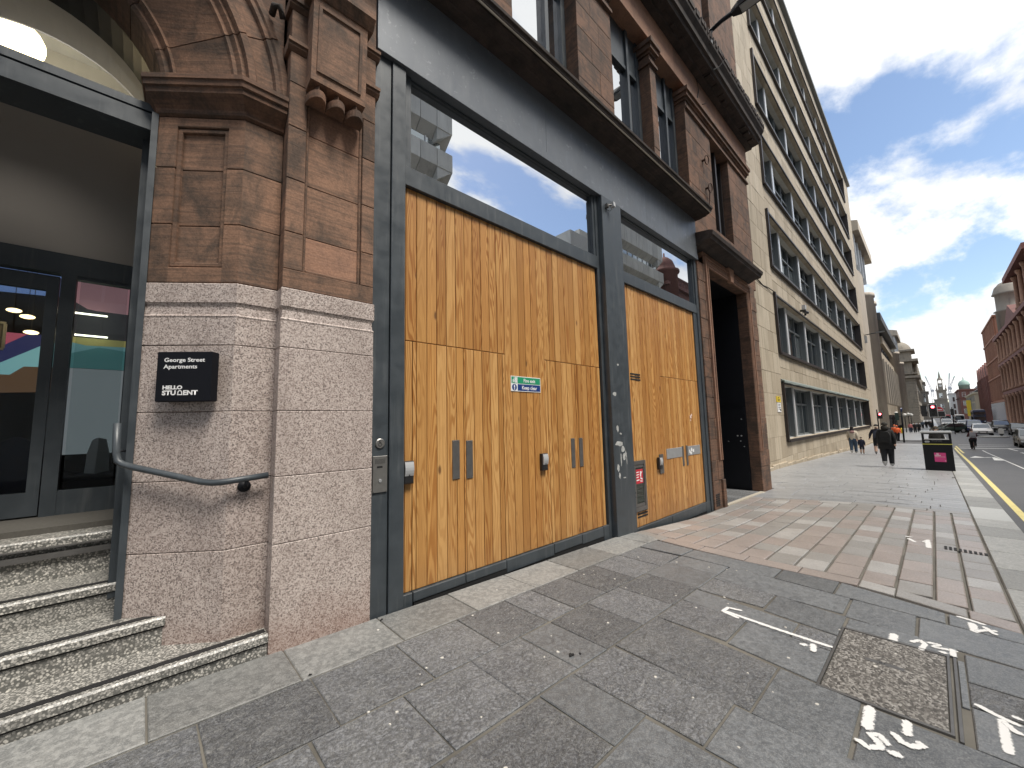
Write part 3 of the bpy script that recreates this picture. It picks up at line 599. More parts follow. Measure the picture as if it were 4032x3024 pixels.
# cores that close the building behind its facing
core = MB(); core.box(0.12, 9.62, 4.28, 14, -0.6, 16.5); core.box(0.9, 9.2, 3.8, 4.28, 5.3, 16.5); core.box(12.6, 13.6, 3.75, 14, -0.6, 16.5); core.box(9.62, 12.6, 3.95, 14, 5.5, 16.5); core.box(-6, 0.12, 5.6, 14, 6.3, 16.5); core.box(9.2, 9.62, 3.9, 4.28, 5.5, 16.5)
core.box(0.735, 1.445, 3.345, 3.9, -0.2, 2.6); core.prism([(0.73, 3.475), (0.73, 4.2), (-0.02, 4.2), (-0.02, 3.865), (0.465, 3.475)], -0.2, 2.6); core.build('wall_core', M['sand2'], SB)
# --- granite pier: pilaster and splayed jamb, course by course
ZJ = [-0.25, 0.722, 1.206, 1.693, 2.178]
for a, b in zip(ZJ, ZJ[1:]):
    sb('granite_block', 'granite', lambda q: q.prism([(0.725, 3.33), (1.455, 3.33), (1.455, 4.0), (0.725, 4.0)], a+0.0018, b-0.0018, 0.0045))
    sb('granite_block', 'granite', lambda q: q.prism([(0.724, 3.46), (0.724, 4.3), (-0.035, 4.3), (-0.035, 3.85), (0.46, 3.46)], a+0.0018, b-0.0018, 0.0045))
def topcourse(q, poly):
    rings = []
    for z, d in [(2.180, 0.004), (2.184, 0.0), (2.36, 0.0), (2.385, 0.0), (2.398, -0.004), (2.41, 0.006), (2.47, 0.010), (2.492, 0.002), (2.50, -0.005), (2.64, -0.005), (2.646, 0.0)]:
        rings.append([(x, y, z) for x, y in inset(poly, d)])
    q.loop_prism(rings)
sb('granite_block', 'granite', lambda q: topcourse(q, [(0.725, 3.33), (1.452, 3.33), (1.452, 4.0), (0.725, 4.0)]))
sb('granite_block', 'granite', lambda q: topcourse(q, [(0.79, 3.46), (0.79, 4.3), (-0.042, 4.3), (-0.042, 3.852), (0.46, 3.46)]))
# --- sandstone above: pilaster with sunk panel
ZS = [2.650, 3.105, 3.55, 4.0, 4.385]
for i, (a, b) in enumerate(zip(ZS, ZS[1:])):
    if i == 0:
        sbx('sandstone_block', 'sand', 0.727, 1.445, 3.33, 4.0, a, 2.80, c=0.004); a = 2.80
    sbx('sandstone_block', 'sand', 0.727, 0.862, 3.33, 4.0, a+0.002, b-0.002, c=0.005)
    sbx('sandstone_block', 'sand', 1.332, 1.445, 3.33, 4.0, a+0.002, b-0.002, c=0.005)
    sbx('sandstone_block', 'sandlight' if i in (0, 3) else 'sand', 0.862, 1.332, 3.362, 4.0, a+0.002, b-0.002, c=0.004)
mf = MB()
for x0, x1, z0, z1 in [(0.862, 0.888, 2.80, 4.36), (1.306, 1.332, 2.80, 4.36), (0.888, 1.306, 2.80, 2.828)]:
    mf.cbox(x0+0.001, x1-0.001, 3.345, 3.372, z0, z1, 0.008)
mf.build('panel_moulding', M['sand'], SB)
sbx('sandstone_block', 'sand', 0.727, 1.445, 3.332, 4.0, 4.387, 4.66, c=0.005); sbx('sandstone_block', 'sand', 0.727, 1.445, 3.332, 4.0, 4.75, 5.04, c=0.005); sbx('sandstone_block', 'sand', 0.727, 1.445, 3.332, 4.0, 5.12, 7.2, c=0.005)
for z in (4.66, 5.04): sb('string_moulding', 'sand', lambda q: q.prismX([(3.9, z), (3.33, z), (3.305, z+0.03), (3.305, z+0.05), (3.29, z+0.055), (3.29, z+0.085), (3.9, z+0.085)], 0.70, 1.475))
# console bracket with panel and three scallops beneath
def bracket(q):
    q.prismX([(3.34, 4.36), (3.20, 4.39), (3.17, 5.12), (3.34, 5.12)], 0.845, 1.295)
br = sb('console_bracket', 'sand', bracket)
b = MB(); b.prismX([(3.34, 5.12), (3.16, 5.12), (3.10, 5.20), (3.10, 5.30), (3.34, 5.30)], 0.80, 1.34); b.build('bracket_cap', M['sand'], br)
b = MB()
for x0, x1, z0, z1 in [(0.885, 0.91, 4.47, 5.06), (1.225, 1.25, 4.47, 5.06), (0.91, 1.225, 5.035, 5.06), (0.91, 1.225, 4.47, 4.49)]:
    f = lambda z: 3.20-(z-4.39)*0.041
    b.loop_prism([[(x0, f(z0)-0.014, z0), (x1, f(z0)-0.014, z0), (x1, f(z1)-0.014, z1), (x0, f(z1)-0.014, z1)], [(x0, f(z0)+0.02, z0), (x1, f(z0)+0.02, z0), (x1, f(z1)+0.02, z1), (x0, f(z1)+0.02, z1)]])
b.build('panel_bead', M['sand'], br)
for cx_ in (0.915, 1.07, 1.225):
    arc = [(cx_+0.077*math.cos(t), 3.33+0.16*math.sin(t)) for t in [math.pi+math.pi*k/12 for k in range(13)]]
    sb('scallop', 'sand2', lambda q: q.prism(arc, 4.235, 4.305, 0.004), br); sb('scallop_neck', 'sand2', lambda q: q.prism(inset(arc, 0.045), 4.295, 4.37), br)
# --- splayed jamb above the granite
for a, b in zip([2.650, 3.105, 3.555], [3.105, 3.555, 3.97]):
    ring = lambda ch: None
    sb('sandstone_block', 'sand', lambda q: q.prism([(0.722, 3.46), (0.722, 4.28), (0.55, 4.28), (0.46, 3.462)], a+0.002, b-0.002, 0.004))
    za, zb = a+0.002, b-0.002; lo = max(za, 2.77) if a < 2.7 else za; hi = min(zb, 3.89) if b > 3.9 else zb
    def blk(u0, u1, d, z0, z1, nm='sandstone_block', mt='sand', ch=0.005):
        A, B, Cc, D = sp(u0, d), sp(u1, d), sp(u1, -0.3), sp(u0, -0.3)
        sb(nm, mt, lambda q: q.prism([A[:2], B[:2], Cc[:2], D[:2]], z0, z1, ch))
    blk(0.001, 0.118, 0, za, zb); blk(0.492, 0.628, 0, za, zb); blk(0.118, 0.492, -0.035, lo, hi)
    if lo > za: blk(0.118, 0.492, 0, za, lo-0.001)
    if hi < zb: blk(0.118, 0.492, 0, hi+0.001, zb)
mf = MB()
for u0, u1, z0, z1 in [(0.12, 0.15, 2.775, 3.885), (0.46, 0.49, 2.775, 3.885), (0.15, 0.46, 2.775, 2.81), (0.15, 0.46, 3.85, 3.885)]:
    A, B, Cc, D = sp(u0, -0.012), sp(u1, -0.012), sp(u1, -0.04), sp(u0, -0.04); mf.prism([A[:2], B[:2], Cc[:2], D[:2]], z0, z1, 0.006)
mf.build('panel_moulding', M['sand'], SB)
# impost moulding round the jamb
def off(poly, d): return inset(poly, -d)
imp = [(0.722, 3.46), (0.722, 4.25), (-0.035, 4.25), (-0.035, 3.85), (0.46, 3.46)]
def impost(q):
    prof = [(3.972, 0.0), (3.985, 0.02), (4.02, 0.025), (4.06, 0.06), (4.10, 0.10), (4.14, 0.105), (4.145, 0.12), (4.185, 0.125), (4.19, 0.135), (4.225, 0.135), (4.25, 0.09)]
    rings = []
    for z, d in prof:
        rings.append([(0.722, 3.46-d, z), (0.722, 4.25, z), (-0.035-d*0.6, 4.25, z), (-0.035-d*0.85, 3.85-d*0.45, z), (0.46-d*0.38, 3.46-d, z)])
    q.loop_prism(rings)
sb('impost', 'sand2', impost)
# --- arch: voussoirs
ACX, ACZ = -0.91, 4.20
PROF = [(0.875, 4.22), (0.875, 3.86), (0.90, 3.835), (0.93, 3.835), (0.945, 3.79), (0.965, 3.80), (1.28, 3.545), (1.295, 3.52), (1.32, 3.52), (1.345, 3.485), (1.375, 3.49), (1.385, 3.45), (1.43, 3.445), (1.445, 3.475), (1.47, 3.475), (1.555, 3.47), (1.57, 3.44), (1.60, 3.44), (1.615, 3.425), (1.66, 3.425), (1.665, 3.60)]
NV = 9
for v in range(NV):
    a0 = math.pi*v/NV + 0.0035; a1 = math.pi*(v+1)/NV - 0.0035; n = 7; q = MB(); rings = []
    for k in range(n+1):
        t = a0+(a1-a0)*k/n; rings.append([(ACX+r*math.cos(t), y, ACZ+r*math.sin(t)) for r, y in PROF+[(1.665, 4.2)]])
    q.loop_prism(rings); q.build('voussoir', M['sand' if v % 2 else 'sand2'] if v > 1 else M['sand'], SB)
# spandrel wall around the arch
sd = MB(); n = 24; arc = [(ACX+1.63*math.cos(math.pi*k/n), ACZ+1.63*math.sin(math.pi*k/n)) for k in range(n+1)]
for (x0, z0), (x1, z1) in zip(arc, arc[1:]): sd.add([(x0, 3.47, z0), (x1, 3.47, z1), (x1, 3.47, 7.2), (x0, 3.47, 7.2)], [(0, 1, 2, 3)])
sd.box(0.70, 0.74, 3.47, 4.0, 4.2, 7.2); sd.build('spandrel_wall', M['sand2'], SB)
sbx('sandstone_block', 'sand2', -2.55, -1.86, 3.47, 4.3, -0.2, 4.2, c=0.01); sbx('sandstone_block', 'sand2', -6, -2.56, 3.45, 4.3, -0.2, 7.2)
# small dark hook beside the arch
sb('iron_hook', 'soot', lambda q: q.tube([(0.60, 3.44, 4.98), (0.60, 3.36, 4.99), (0.63, 3.31, 4.96), (0.66, 3.34, 4.90)], 0.025, 8), smooth=True)
# --- entrance recess: beam, vault, frames, interior
sbx('steel_reveal', 'steel', -0.075, -0.036, 3.84, 4.06, -0.1, 3.98); sbx('steel_reveal', 'steel', -0.12, -0.078, 4.06, 5.40, 0.4, 3.98)
sb('head_beam', 'steel', lambda q: (q.box(-1.8, -0.04, 3.90, 4.23, 3.863, 3.995), q.box(-1.8, -0.04, 3.93, 4.20, 3.995, 4.015), q.box(-1.8, -0.04, 3.905, 4.22, 4.015, 4.075)))
vt = MB(); n = 28
for r, y0, y1 in ((0.872, 4.20, 4.60),):
    for k in range(n):
        t0, t1 = math.pi*k/n, math.pi*(k+1)/n; vt.add([(ACX+r*math.cos(t), y, ACZ+0.01+r*math.sin(t)) for t in (t0, t1) for y in (y0, y1)], [(0, 1, 3, 2)])
vt.build('arch_frame', M['black'], SB)
vt = MB()
for k in range(n):
    t0, t1 = math.pi*k/n, math.pi*(k+1)/n; vt.add([(ACX+0.90*math.cos(t), y, ACZ+0.22+0.90*math.sin(t)) for t in (t0, t1) for y in (4.60, 5.38)], [(0, 1, 3, 2)])
vt.build('vault_soffit', M['plaster'], SB)
bw = MB()     # bulkhead wall with an arched opening above
for (x0, x1) in ((-1.85, -0.08),): bw.box(x0, x1, 5.38, 5.46, 3.22, 4.62)
for k in range(n):
    t0, t1 = math.pi*k/n, math.pi*(k+1)/n
    bw.add([(ACX+0.90*math.cos(t0), 5.40, 4.42+0.90*math.sin(t0)), (ACX+0.90*math.cos(t1), 5.40, 4.42+0.90*math.sin(t1)), (ACX+1.15*math.cos(t1), 5.40, 4.42+1.15*math.sin(t1)), (ACX+1.15*math.cos(t0), 5.40, 4.42+1.15*math.sin(t0))], [(0, 1, 2, 3)])
bw.build('bulkhead', M['plaster'], SB)
fp = MB(); fp.add([(ACX+0.86*math.cos(math.pi*k/n), 4.30, 4.1+0.86*math.sin(math.pi*k/n)) for k in range(n+1)], [tuple(range(n+1))]); fp.build('fanlight_pane', M['clear'], SB)
EF = sb('door_frame', 'steel', lambda q: (q.box(-1.85, -0.08, 5.36, 5.48, 3.03, 3.22), q.box(-0.165, -0.08, 5.36, 5.46, 0.84, 3.03), q.box(-0.62, -0.525, 5.36, 5.46, 0.84, 3.03), q.box(-0.525, -0.165, 5.37, 5.45, 0.84, 1.055), q.box(-0.525, -0.165, 5.37, 5.45, 3.0, 3.03)))
b = MB(); b.box(-0.50, -0.18, 5.40, 5.408, 1.055, 3.0); b.build('pane', M['clear'], EF)
dl = sb('glazed_door', 'steel', lambda q: (q.box(-0.705, -0.63, 5.38, 5.44, 0.86, 3.0), q.box(-1.5, -1.43, 5.38, 5.44, 0.86, 3.0), q.box(-1.43, -0.705, 5.38, 5.44, 0.86, 1.06), q.box(-1.43, -0.705, 5.38, 5.44, 2.86, 3.0)))
b = MB(); b.box(-1.43, -0.705, 5.405, 5.412, 1.06, 2.86); b.build('pane', M['clear'], dl)
sbx('steel_reveal', 'steel', -1.90, -1.852, 3.84, 5.40, 0.1, 3.98); sbx('side_panel', 'steel', -1.852, -1.505, 5.38, 5.44, 0.80, 3.03)
room = MB(); room.box(-4, 0.12, 5.5, 9.3, 0.55, 0.83); room.add([(-4, 9.2, 0.8), (0.12, 9.2, 0.8), (0.12, 9.2, 5.6), (-4, 9.2, 5.6)], [(0, 1, 2, 3)]); room.add([(0.1, 5.5, 0.8), (0.1, 9.2, 0.8), (0.1, 9.2, 5.6), (0.1, 5.5, 5.6)], [(0, 1, 2, 3)]); room.add([(-4, 5.5, 0.8), (-4, 9.2, 0.8), (-4, 9.2, 5.6), (-4, 5.5, 5.6)], [(0, 1, 2, 3)]); room.add([(-4, 5.5, 4.15), (0.1, 5.5, 4.15), (0.1, 9.2, 4.15), (-4, 9.2, 4.15)], [(0, 1, 2, 3)])
room.build('hall_walls', M['dark'], SB)
up_ = MB(); up_.add([(-4, 5.5, 4.17), (0.1, 5.5, 4.17), (0.1, 6.9, 4.17), (-4, 6.9, 4.17)], [(0, 1, 2, 3)]); up_.add([(-4, 6.9, 4.17), (0.1, 6.9, 4.17), (0.1, 6.9, 6.2), (-4, 6.9, 6.2)], [(0, 1, 2, 3)]); up_.add([(-4, 5.5, 6.2), (0.1, 5.5, 6.2), (0.1, 6.9, 6.2), (-4, 6.9, 6.2)], [(0, 1, 2, 3)])
up_.build('upper_hall_ceiling', M['ceilwhite'], SB)
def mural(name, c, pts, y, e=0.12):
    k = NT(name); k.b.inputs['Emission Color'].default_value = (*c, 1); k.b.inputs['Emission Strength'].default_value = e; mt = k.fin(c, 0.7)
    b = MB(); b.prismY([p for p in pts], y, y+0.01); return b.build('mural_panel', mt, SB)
# hall mural seen through the glass, its paint glowing in place of room light
Y0 = 6.6
def mural2(c, pts, y, e=0.10): return mural('self_lit_mural', c, pts, y, e)
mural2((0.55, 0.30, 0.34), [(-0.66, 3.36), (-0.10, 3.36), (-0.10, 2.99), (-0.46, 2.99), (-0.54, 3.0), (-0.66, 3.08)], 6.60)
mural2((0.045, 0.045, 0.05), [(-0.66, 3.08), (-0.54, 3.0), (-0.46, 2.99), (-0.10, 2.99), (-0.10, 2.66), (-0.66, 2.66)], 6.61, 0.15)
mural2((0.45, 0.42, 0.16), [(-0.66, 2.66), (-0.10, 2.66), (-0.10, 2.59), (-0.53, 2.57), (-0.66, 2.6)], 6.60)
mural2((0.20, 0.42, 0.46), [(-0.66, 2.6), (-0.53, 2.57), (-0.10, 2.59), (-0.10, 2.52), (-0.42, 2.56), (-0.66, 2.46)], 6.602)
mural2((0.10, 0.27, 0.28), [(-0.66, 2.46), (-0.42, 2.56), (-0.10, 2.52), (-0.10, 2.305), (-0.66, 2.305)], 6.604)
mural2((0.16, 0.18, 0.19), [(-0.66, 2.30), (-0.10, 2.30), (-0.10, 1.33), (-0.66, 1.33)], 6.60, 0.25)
for xs_, z in ((-0.5, 2.92), (-0.485, 2.67)): bx('strip_light', emis('strip_light', (1.0, 0.95, 0.75), 1.2), SB, xs_-0.13, xs_+0.13, 6.50, 6.52, z-0.008, z+0.008)
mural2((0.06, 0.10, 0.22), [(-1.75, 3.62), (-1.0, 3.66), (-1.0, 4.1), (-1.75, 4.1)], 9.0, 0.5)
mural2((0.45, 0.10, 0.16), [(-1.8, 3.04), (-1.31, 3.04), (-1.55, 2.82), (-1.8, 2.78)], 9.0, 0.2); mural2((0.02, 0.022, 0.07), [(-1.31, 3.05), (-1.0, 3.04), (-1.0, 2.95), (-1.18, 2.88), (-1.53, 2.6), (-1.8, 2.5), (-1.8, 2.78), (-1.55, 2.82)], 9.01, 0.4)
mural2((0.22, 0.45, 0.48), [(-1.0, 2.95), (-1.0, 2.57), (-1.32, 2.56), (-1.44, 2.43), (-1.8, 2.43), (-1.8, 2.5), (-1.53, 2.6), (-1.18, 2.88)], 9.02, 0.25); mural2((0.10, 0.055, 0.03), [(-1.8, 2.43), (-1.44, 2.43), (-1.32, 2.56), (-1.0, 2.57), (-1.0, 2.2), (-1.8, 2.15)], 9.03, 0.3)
for i, (x, z, y) in enumerate([(-1.31, 3.69, 8.6), (-1.41, 3.31, 8.7), (-1.27, 3.22, 8.6), (-1.23, 3.01, 8.65)]):
    pl = empty('pendant_lamp', (x, y, z), ['flat glowing pendant lamp highest inside the hall door', 'round yellow glowing pendant lamp inside the hall door', 'amber glowing pendant lamp inside the hall door', 'lowest small glowing pendant lamp above the hall mural'][i], 'lamp', 'pendant lamps in the hall')
    part('lamp_shade', emis('pendant_glow', (1.0, 0.72, 0.35), 1.6), pl, lambda q: q.ell((x, y, z), (0.075, 0.075, 0.028), 12, 6), True)
    part('cord', M['rubber'], pl, lambda q: q.tube([(x, y, z+0.02), (x, y, 4.15)], 0.004, 5))
pf = empty('picture_frame', (-1.55, 8.98, 2.98), 'small white picture frame on the hall wall behind the glazed door', 'picture')
part('frame', M['signwhite'], pf, lambda q: (q.box(-1.72, -1.51, 8.95, 8.98, 3.15, 3.18), q.box(-1.53, -1.50, 8.95, 8.98, 2.80, 3.15), q.box(-1.72, -1.51, 8.95, 8.98, 2.77, 2.80), q.box(-1.74, -1.71, 8.95, 8.98, 2.77, 3.18)))
part('picture', M['plaster'], pf, lambda q: q.box(-1.71, -1.53, 8.97, 8.99, 2.80, 3.15))
gl = empty('globe_lamp', (-1.12, 5.95, 5.2), 'big yellow glowing globe lamp behind the fanlight of the arch', 'lamp')
part('globe', emis('globe_glow', (1.0, 0.80, 0.46), 2.8), gl, lambda q: q.ell((-1.17, 5.9, 5.48), (0.24, 0.24, 0.20), 20, 12), True); part('rod', M['black'], gl, lambda q: q.tube([(-1.17, 5.9, 5.6), (-1.17, 5.9, 6.2)], 0.01, 6))
coat = empty('hanging_coat', (-0.34, 6.4, 1.12), 'pale grey coat hanging behind the glazed side panel of the entrance', 'coat')
part('coat_body', plain('pale_cloth', (0.7, 0.72, 0.74), 0.9), coat, lambda q: q.loop_prism([[(-0.44+0.02*math.sin(k*2.1), 6.36, 1.13), (-0.36, 6.33, 1.12), (-0.25, 6.37, 1.14), (-0.26, 6.46, 1.13), (-0.40, 6.47, 1.12)] if k == 0 else [(-0.43, 6.37, 1.35), (-0.35, 6.34, 1.36), (-0.26, 6.38, 1.35), (-0.27, 6.45, 1.35), (-0.40, 6.46, 1.35)] if k == 1 else [(-0.40, 6.38, 1.48), (-0.35, 6.37, 1.51), (-0.29, 6.39, 1.49), (-0.30, 6.43, 1.49), (-0.38, 6.43, 1.5)] for k in range(3)])); part('hook', M['stainless'], coat, lambda q: q.tube([(-0.345, 6.40, 1.49), (-0.345, 6.60, 1.49)], 0.006, 5))
ba = MB(); ba.ell((-1.05, 7.2, 1.18), (0.22, 0.2, 0.36), 14, 10)
bag = tag(ba.build('stool_cushion', plain('navy_cloth', (0.015, 0.015, 0.05), 0.9), None, True), 'dark navy rounded chair back inside the hall behind the glazed door', 'chair')
# --- terrazzo steps
ST = empty('entrance_steps', (-0.6, 3.7, 0), 'pebbled terrazzo steps with black inlaid nosings leading up to the arched entrance', 'steps')
steps = [(3.33, 0.123, 0.722, -0.2), (3.67, 0.312, 0.182, 0.05), (4.05, 0.505, -0.06, 0.2), (4.47, 0.80, -0.08, 0.4)]
for i, (y, z, xr, zb) in enumerate(steps):
    y2 = 6.0 if i == 3 else steps[i+1][0]+0.1
    xr2 = xr
    s_ = part('step', M['terrazzo'], ST, lambda q: (q.prismX([(y2, zb), (y+0.018, zb), (y+0.018, z-0.062), (y, z-0.055), (y, z-0.012), (y+0.010, z), (y2, z)], -3.4, xr2)))
    if i < 3: part('nosing_strip', M['rubber'], s_, lambda q: q.box(-3.4, xr2-0.008, y+0.045, y+0.095, z-0.004, z+0.0035))
    part('shadow_joint', M['rubber'], s_, lambda q: q.box(-3.4, xr2-0.004, y+0.011, y+0.02, z-0.069, z-0.061))
part('metal_channel', M['stainless_dull'], ST, lambda q: (q.box(-3.0, -0.085, 4.452, 4.47, 0.66, 0.70), q.box(-3.0, -0.085, 4.446, 4.47, 0.735, 0.745)))
part('entrance_mat', plain('ribbed_mat', (0.09, 0.085, 0.075), 0.95, var=0.3, scale=50), ST, lambda q: q.box(-1.85, -0.1, 4.72, 5.40, 0.80, 0.845))
# --- handrail
HR = empty('handrail', (0.3, 3.5, 1.2), 'dark grey tubular handrail bent along the granite jamb of the steps', 'handrail')
pts = [(-0.128, 3.824, 1.62), (-0.122, 3.819, 1.42), (-0.112, 3.81, 1.365), (-0.085, 3.79, 1.34), (-0.04, 3.754, 1.322), (0.13, 3.62, 1.268), (0.248, 3.528, 1.228), (0.32, 3.465, 1.206), (0.37, 3.415, 1.199), (0.42, 3.385, 1.200), (0.50, 3.378, 1.206), (0.693, 3.378, 1.222)]
part('rail', M['steel'], HR, lambda q: q.tube(pts, 0.0215, 14), True)
part('wall_bracket', M['black'], HR, lambda q: (q.tube([(0.56, 3.378, 1.195), (0.56, 3.385, 1.155), (0.56, 3.43, 1.150), (0.56, 3.455, 1.150)], 0.012, 8), q.lathe([(0.038, 3.44), (0.042, 3.452), (0.042, 3.462)], (0.56, 0, 1.150), 16, 'Y')), True)
part('wall_bracket', M['black'], HR, lambda q: q.tube([(-0.12, 3.83, 1.43), (-0.06, 3.87, 1.43)], 0.007, 8), True)
# --- steel shopfront: posts, transoms, fascia, column
sbx('steel_post', 'steel', 1.456, 1.622, 3.372, 3.75, -0.2, 5.2, c=0.004); sbx('steel_post', 'steel', 1.628, 1.772, 3.352, 3.75, -0.2, 5.2, c=0.004)
sbx('steel_post', 'steel', 5.215, 5.235, 3.40, 3.75, -0.3, 5.2); sbx('steel_post', 'steel', 8.93, 9.04, 3.375, 3.75, -0.5, 5.2, c=0.004)
sbx('steel_post', 'steel', 5.105, 5.17, 3.395, 3.75, -0.3, 5.2, c=0.003); sbx('steel_post', 'steel', 5.74, 5.80, 3.40, 3.75, -0.4, 5.2)
sbx('steel_column', 'steel', 5.172, 5.735, 3.302, 3.70, -0.4, 5.19, c=0.006)
for x0, x1, za, zb in ((1.774, 5.10, 3.965, 4.165), (5.80, 8.93, 3.925, 4.125)): sbx('transom', 'steel', x0, x1, 3.385, 3.72, za, zb, c=0.004)
for x0, x1 in ((1.774, 5.10), (5.80, 8.93)):
    zb = 4.165 if x0 < 3 else 4.125
    wf = sb('window_frame', 'steel', lambda q: (q.box(x0, x0+0.085, 3.41, 3.60, zb, 5.19), q.box(x1-0.055, x1, 3.41, 3.60, zb, 5.19), q.box(x0+0.085, x1-0.055, 3.43, 3.60, zb, zb+0.03), q.box(x0+0.085, x1-0.055, 3.43, 3.60, 5.165, 5.19)))
    b = MB(); b.add([(x0+0.085, 3.455, zb+0.03), (x1-0.055, 3.455, zb+0.03), (x1-0.055, 3.455, 5.165), (x0+0.085, 3.455, 5.165)], [(0, 1, 2, 3)]); b.build('pane', M['glass'], wf)
fx = [1.458, 3.90, 6.72, 7.56, 9.06]
for a, b in zip(fx, fx[1:]): sbx('fascia_panel', 'fascia', a+0.0015, b-0.0015, 3.331, 3.75, 5.302, 6.20, c=0.002)
sbx('fascia_lip', 'fascia', 1.458, 9.06, 3.322, 3.75, 5.19, 5.30, c=0.003)
# torn poster remains on the column
pm = plain('torn_paper_glue', (0.42, 0.43, 0.42), 0.8, var=0.5, scale=25); b = MB()
for x, z, w, h in [(5.30, 1.45, .05, .09), (5.38, 1.37, .05, .03), (5.33, 1.22, .16, .06), (5.42, 1.13, .10, .09), (5.45, 1.02, .06, .12), (5.36, .98, .03, .15), (5.52, .95, .02, .12), (5.27, .86, .06, .09), (5.30, .74, .04, .07), (5.44, .70, .06, .02), (5.27, 1.98, .10, .06), (5.50, 1.06, .03, .10), (5.40, 2.45, .05, .03)]:
    n = 9; b.add([(x+w*rnd.uniform(.5, 1)*math.cos(2*math.pi*k/n)*.8, 3.3005, z+h*rnd.uniform(.4, 1)*math.sin(2*math.pi*k/n)*.8) for k in range(n)], [tuple(range(n))])
b.build('paper_remains', pm, SB)['kind'] = 'stuff'
# --- timber screens: boards with the door leaves cut into them
def timber(name, label, bounds, x_end, ztop, zbot, doors, dtop, kick):
    T = empty(name, ((bounds[0]+x_end)/2, 3.42, zbot), label, 'timber screen')
    bx('backing', M['dark'], T, bounds[0], x_end, 3.452, 3.70, zbot-0.2, ztop)
    edges = sorted(set([e for d in doors for e in d])); leaf = {}
    for a, b in doors: leaf[(a, b)] = part('door_leaf', M['dark'], T, lambda q: q.box(a+0.006, b-0.006, 3.444, 3.451, zbot+0.01, dtop-0.006))
    bd = list(bounds)+[x_end]
    for a, b in zip(bd, bd[1:]):
        cuts = [a]+[e for e in edges if a+0.004 < e < b-0.004]+[b]; mid = (a+b)/2
        ind = any(d0-0.004 < mid < d1+0.004 for d0, d1 in doors); dj = rnd.uniform(0, 0.005)
        anyd = any(d0 < b-0.006 and d1 > a+0.006 for d0, d1 in doors)
        bx('board', M['wood'], T, a+0.0026, b-0.0026, 3.424+dj, 3.45, dtop if anyd else zbot, ztop, c=0.005)
        if anyd:
            for c0, c1 in zip(cuts, cuts[1:]):
                cm = (c0+c1)/2; par = T
                for d in doors:
                    if d[0] < cm < d[1]: par = leaf[d]
                g0 = 0.004 if c0 in edges else 0.0026; g1 = 0.004 if c1 in edges else 0.0026
                if c1-c0 > 0.012: bx('board', M['wood'], par, c0+g0, c1-g1, 3.424+dj, 3.45, zbot, dtop-0.007, c=0.003)
    for (a, b, z0, z1) in kick: bx('kick_plate', M['steel'], T, a+0.002, b-0.002, 3.392, 3.45, z0, z1, c=0.004)
    return T, leaf
B1 = [1.775, 1.817, 1.938, 2.056, 2.172, 2.291, 2.412, 2.532, 2.647, 2.764, 2.883, 3.002, 3.119, 3.233, 3.355, 3.474, 3.587, 3.705, 3.816, 3.928, 4.043, 4.158, 4.273, 4.384, 4.502, 4.623, 4.737, 4.849, 4.96]
T1, L1 = timber('timber_screen', 'tall golden timber screen with two double doors under the longer window', B1, 5.075, 3.962, 0.045, [(1.895, 2.505), (2.505, 3.075), (3.87, 4.46), (4.46, 5.01)], 2.39,
  [(1.775, 1.885, -0.12, 0.04), (1.89, 2.485, -0.045, 0.04), (2.49, 3.05, -0.045, 0.04), (3.055, 3.86, -0.095, 0.04), (3.865, 4.44, -0.075, 0.04), (4.445, 4.95, -0.09, 0.04), (4.955, 5.10, -0.18, 0.045)])
B2 = [5.79+0.1145*i for i in range(26)]
T2, L2 = timber('timber_screen', 'shorter golden timber screen with vents and one double door under the narrower window', B2, 8.755, 3.922, -0.165, [(7.13, 7.93), (7.93, 8.70)], 2.39, [(5.74, 7.12, -0.40, -0.168), (7.125, 8.70, -0.345, -0.168), (8.705, 8.93, -0.42, -0.168)])
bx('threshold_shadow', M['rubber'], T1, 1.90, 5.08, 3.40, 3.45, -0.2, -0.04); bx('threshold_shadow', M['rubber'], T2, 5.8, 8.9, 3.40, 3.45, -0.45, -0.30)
bx('screen_edge', M['steel'], T2, 8.757, 8.93, 3.40, 3.70, -0.2, 3.922)
for T, x0, x1, z0, z1, par in ((T1, 2.352, 2.442, 1.0, 1.40, L1[(1.895, 2.505)]), (T1, 2.530, 2.615, 0.99, 1.39, L1[(2.505, 3.075)]), (T1, 4.31, 4.39, 0.94, 1.34, L1[(3.87, 4.46)]), (T1, 4.49, 4.57, 0.94, 1.34, L1[(4.46, 5.01)]), (T2, 7.78, 7.85, 0.66, 1.05, L2[(7.13, 7.93)]), (T2, 7.965, 8.035, 0.66, 1.05, L2[(7.93, 8.70)])):
    b = MB(); b.cbox(x0, x1, 3.417, 3.43, z0, z1, 0.003); pl = b.build('pull_plate', M['stainless_dull'], par)
    b = MB()
    for sx_ in (x0+0.012, x1-0.012):
        for sz in (z0+0.012, z1-0.012): b.lathe([(0.005, 3.4145), (0.005, 3.42)], (sx_, 0, sz), 8, 'Y')
    b.build('screw', M['stainless'], pl)
for x0, x1, z0, z1, par in ((7.12, 7.775, 0.845, 1.03, L2[(7.13, 7.93)]), (8.04, 8.65, 0.845, 1.03, L2[(7.93, 8.70)])): b = MB(); b.cbox(x0, x1, 3.4185, 3.43, z0, z1, 0.003); b.build('push_plate', M['galv'], par)
for z0 in (2.255, -0.022):
    for i in range(3): bx('vent_slot', M['rubber'], T2, 5.975, 6.30, 3.4205, 3.43, z0+0.046*i, z0+0.046*i+0.026)
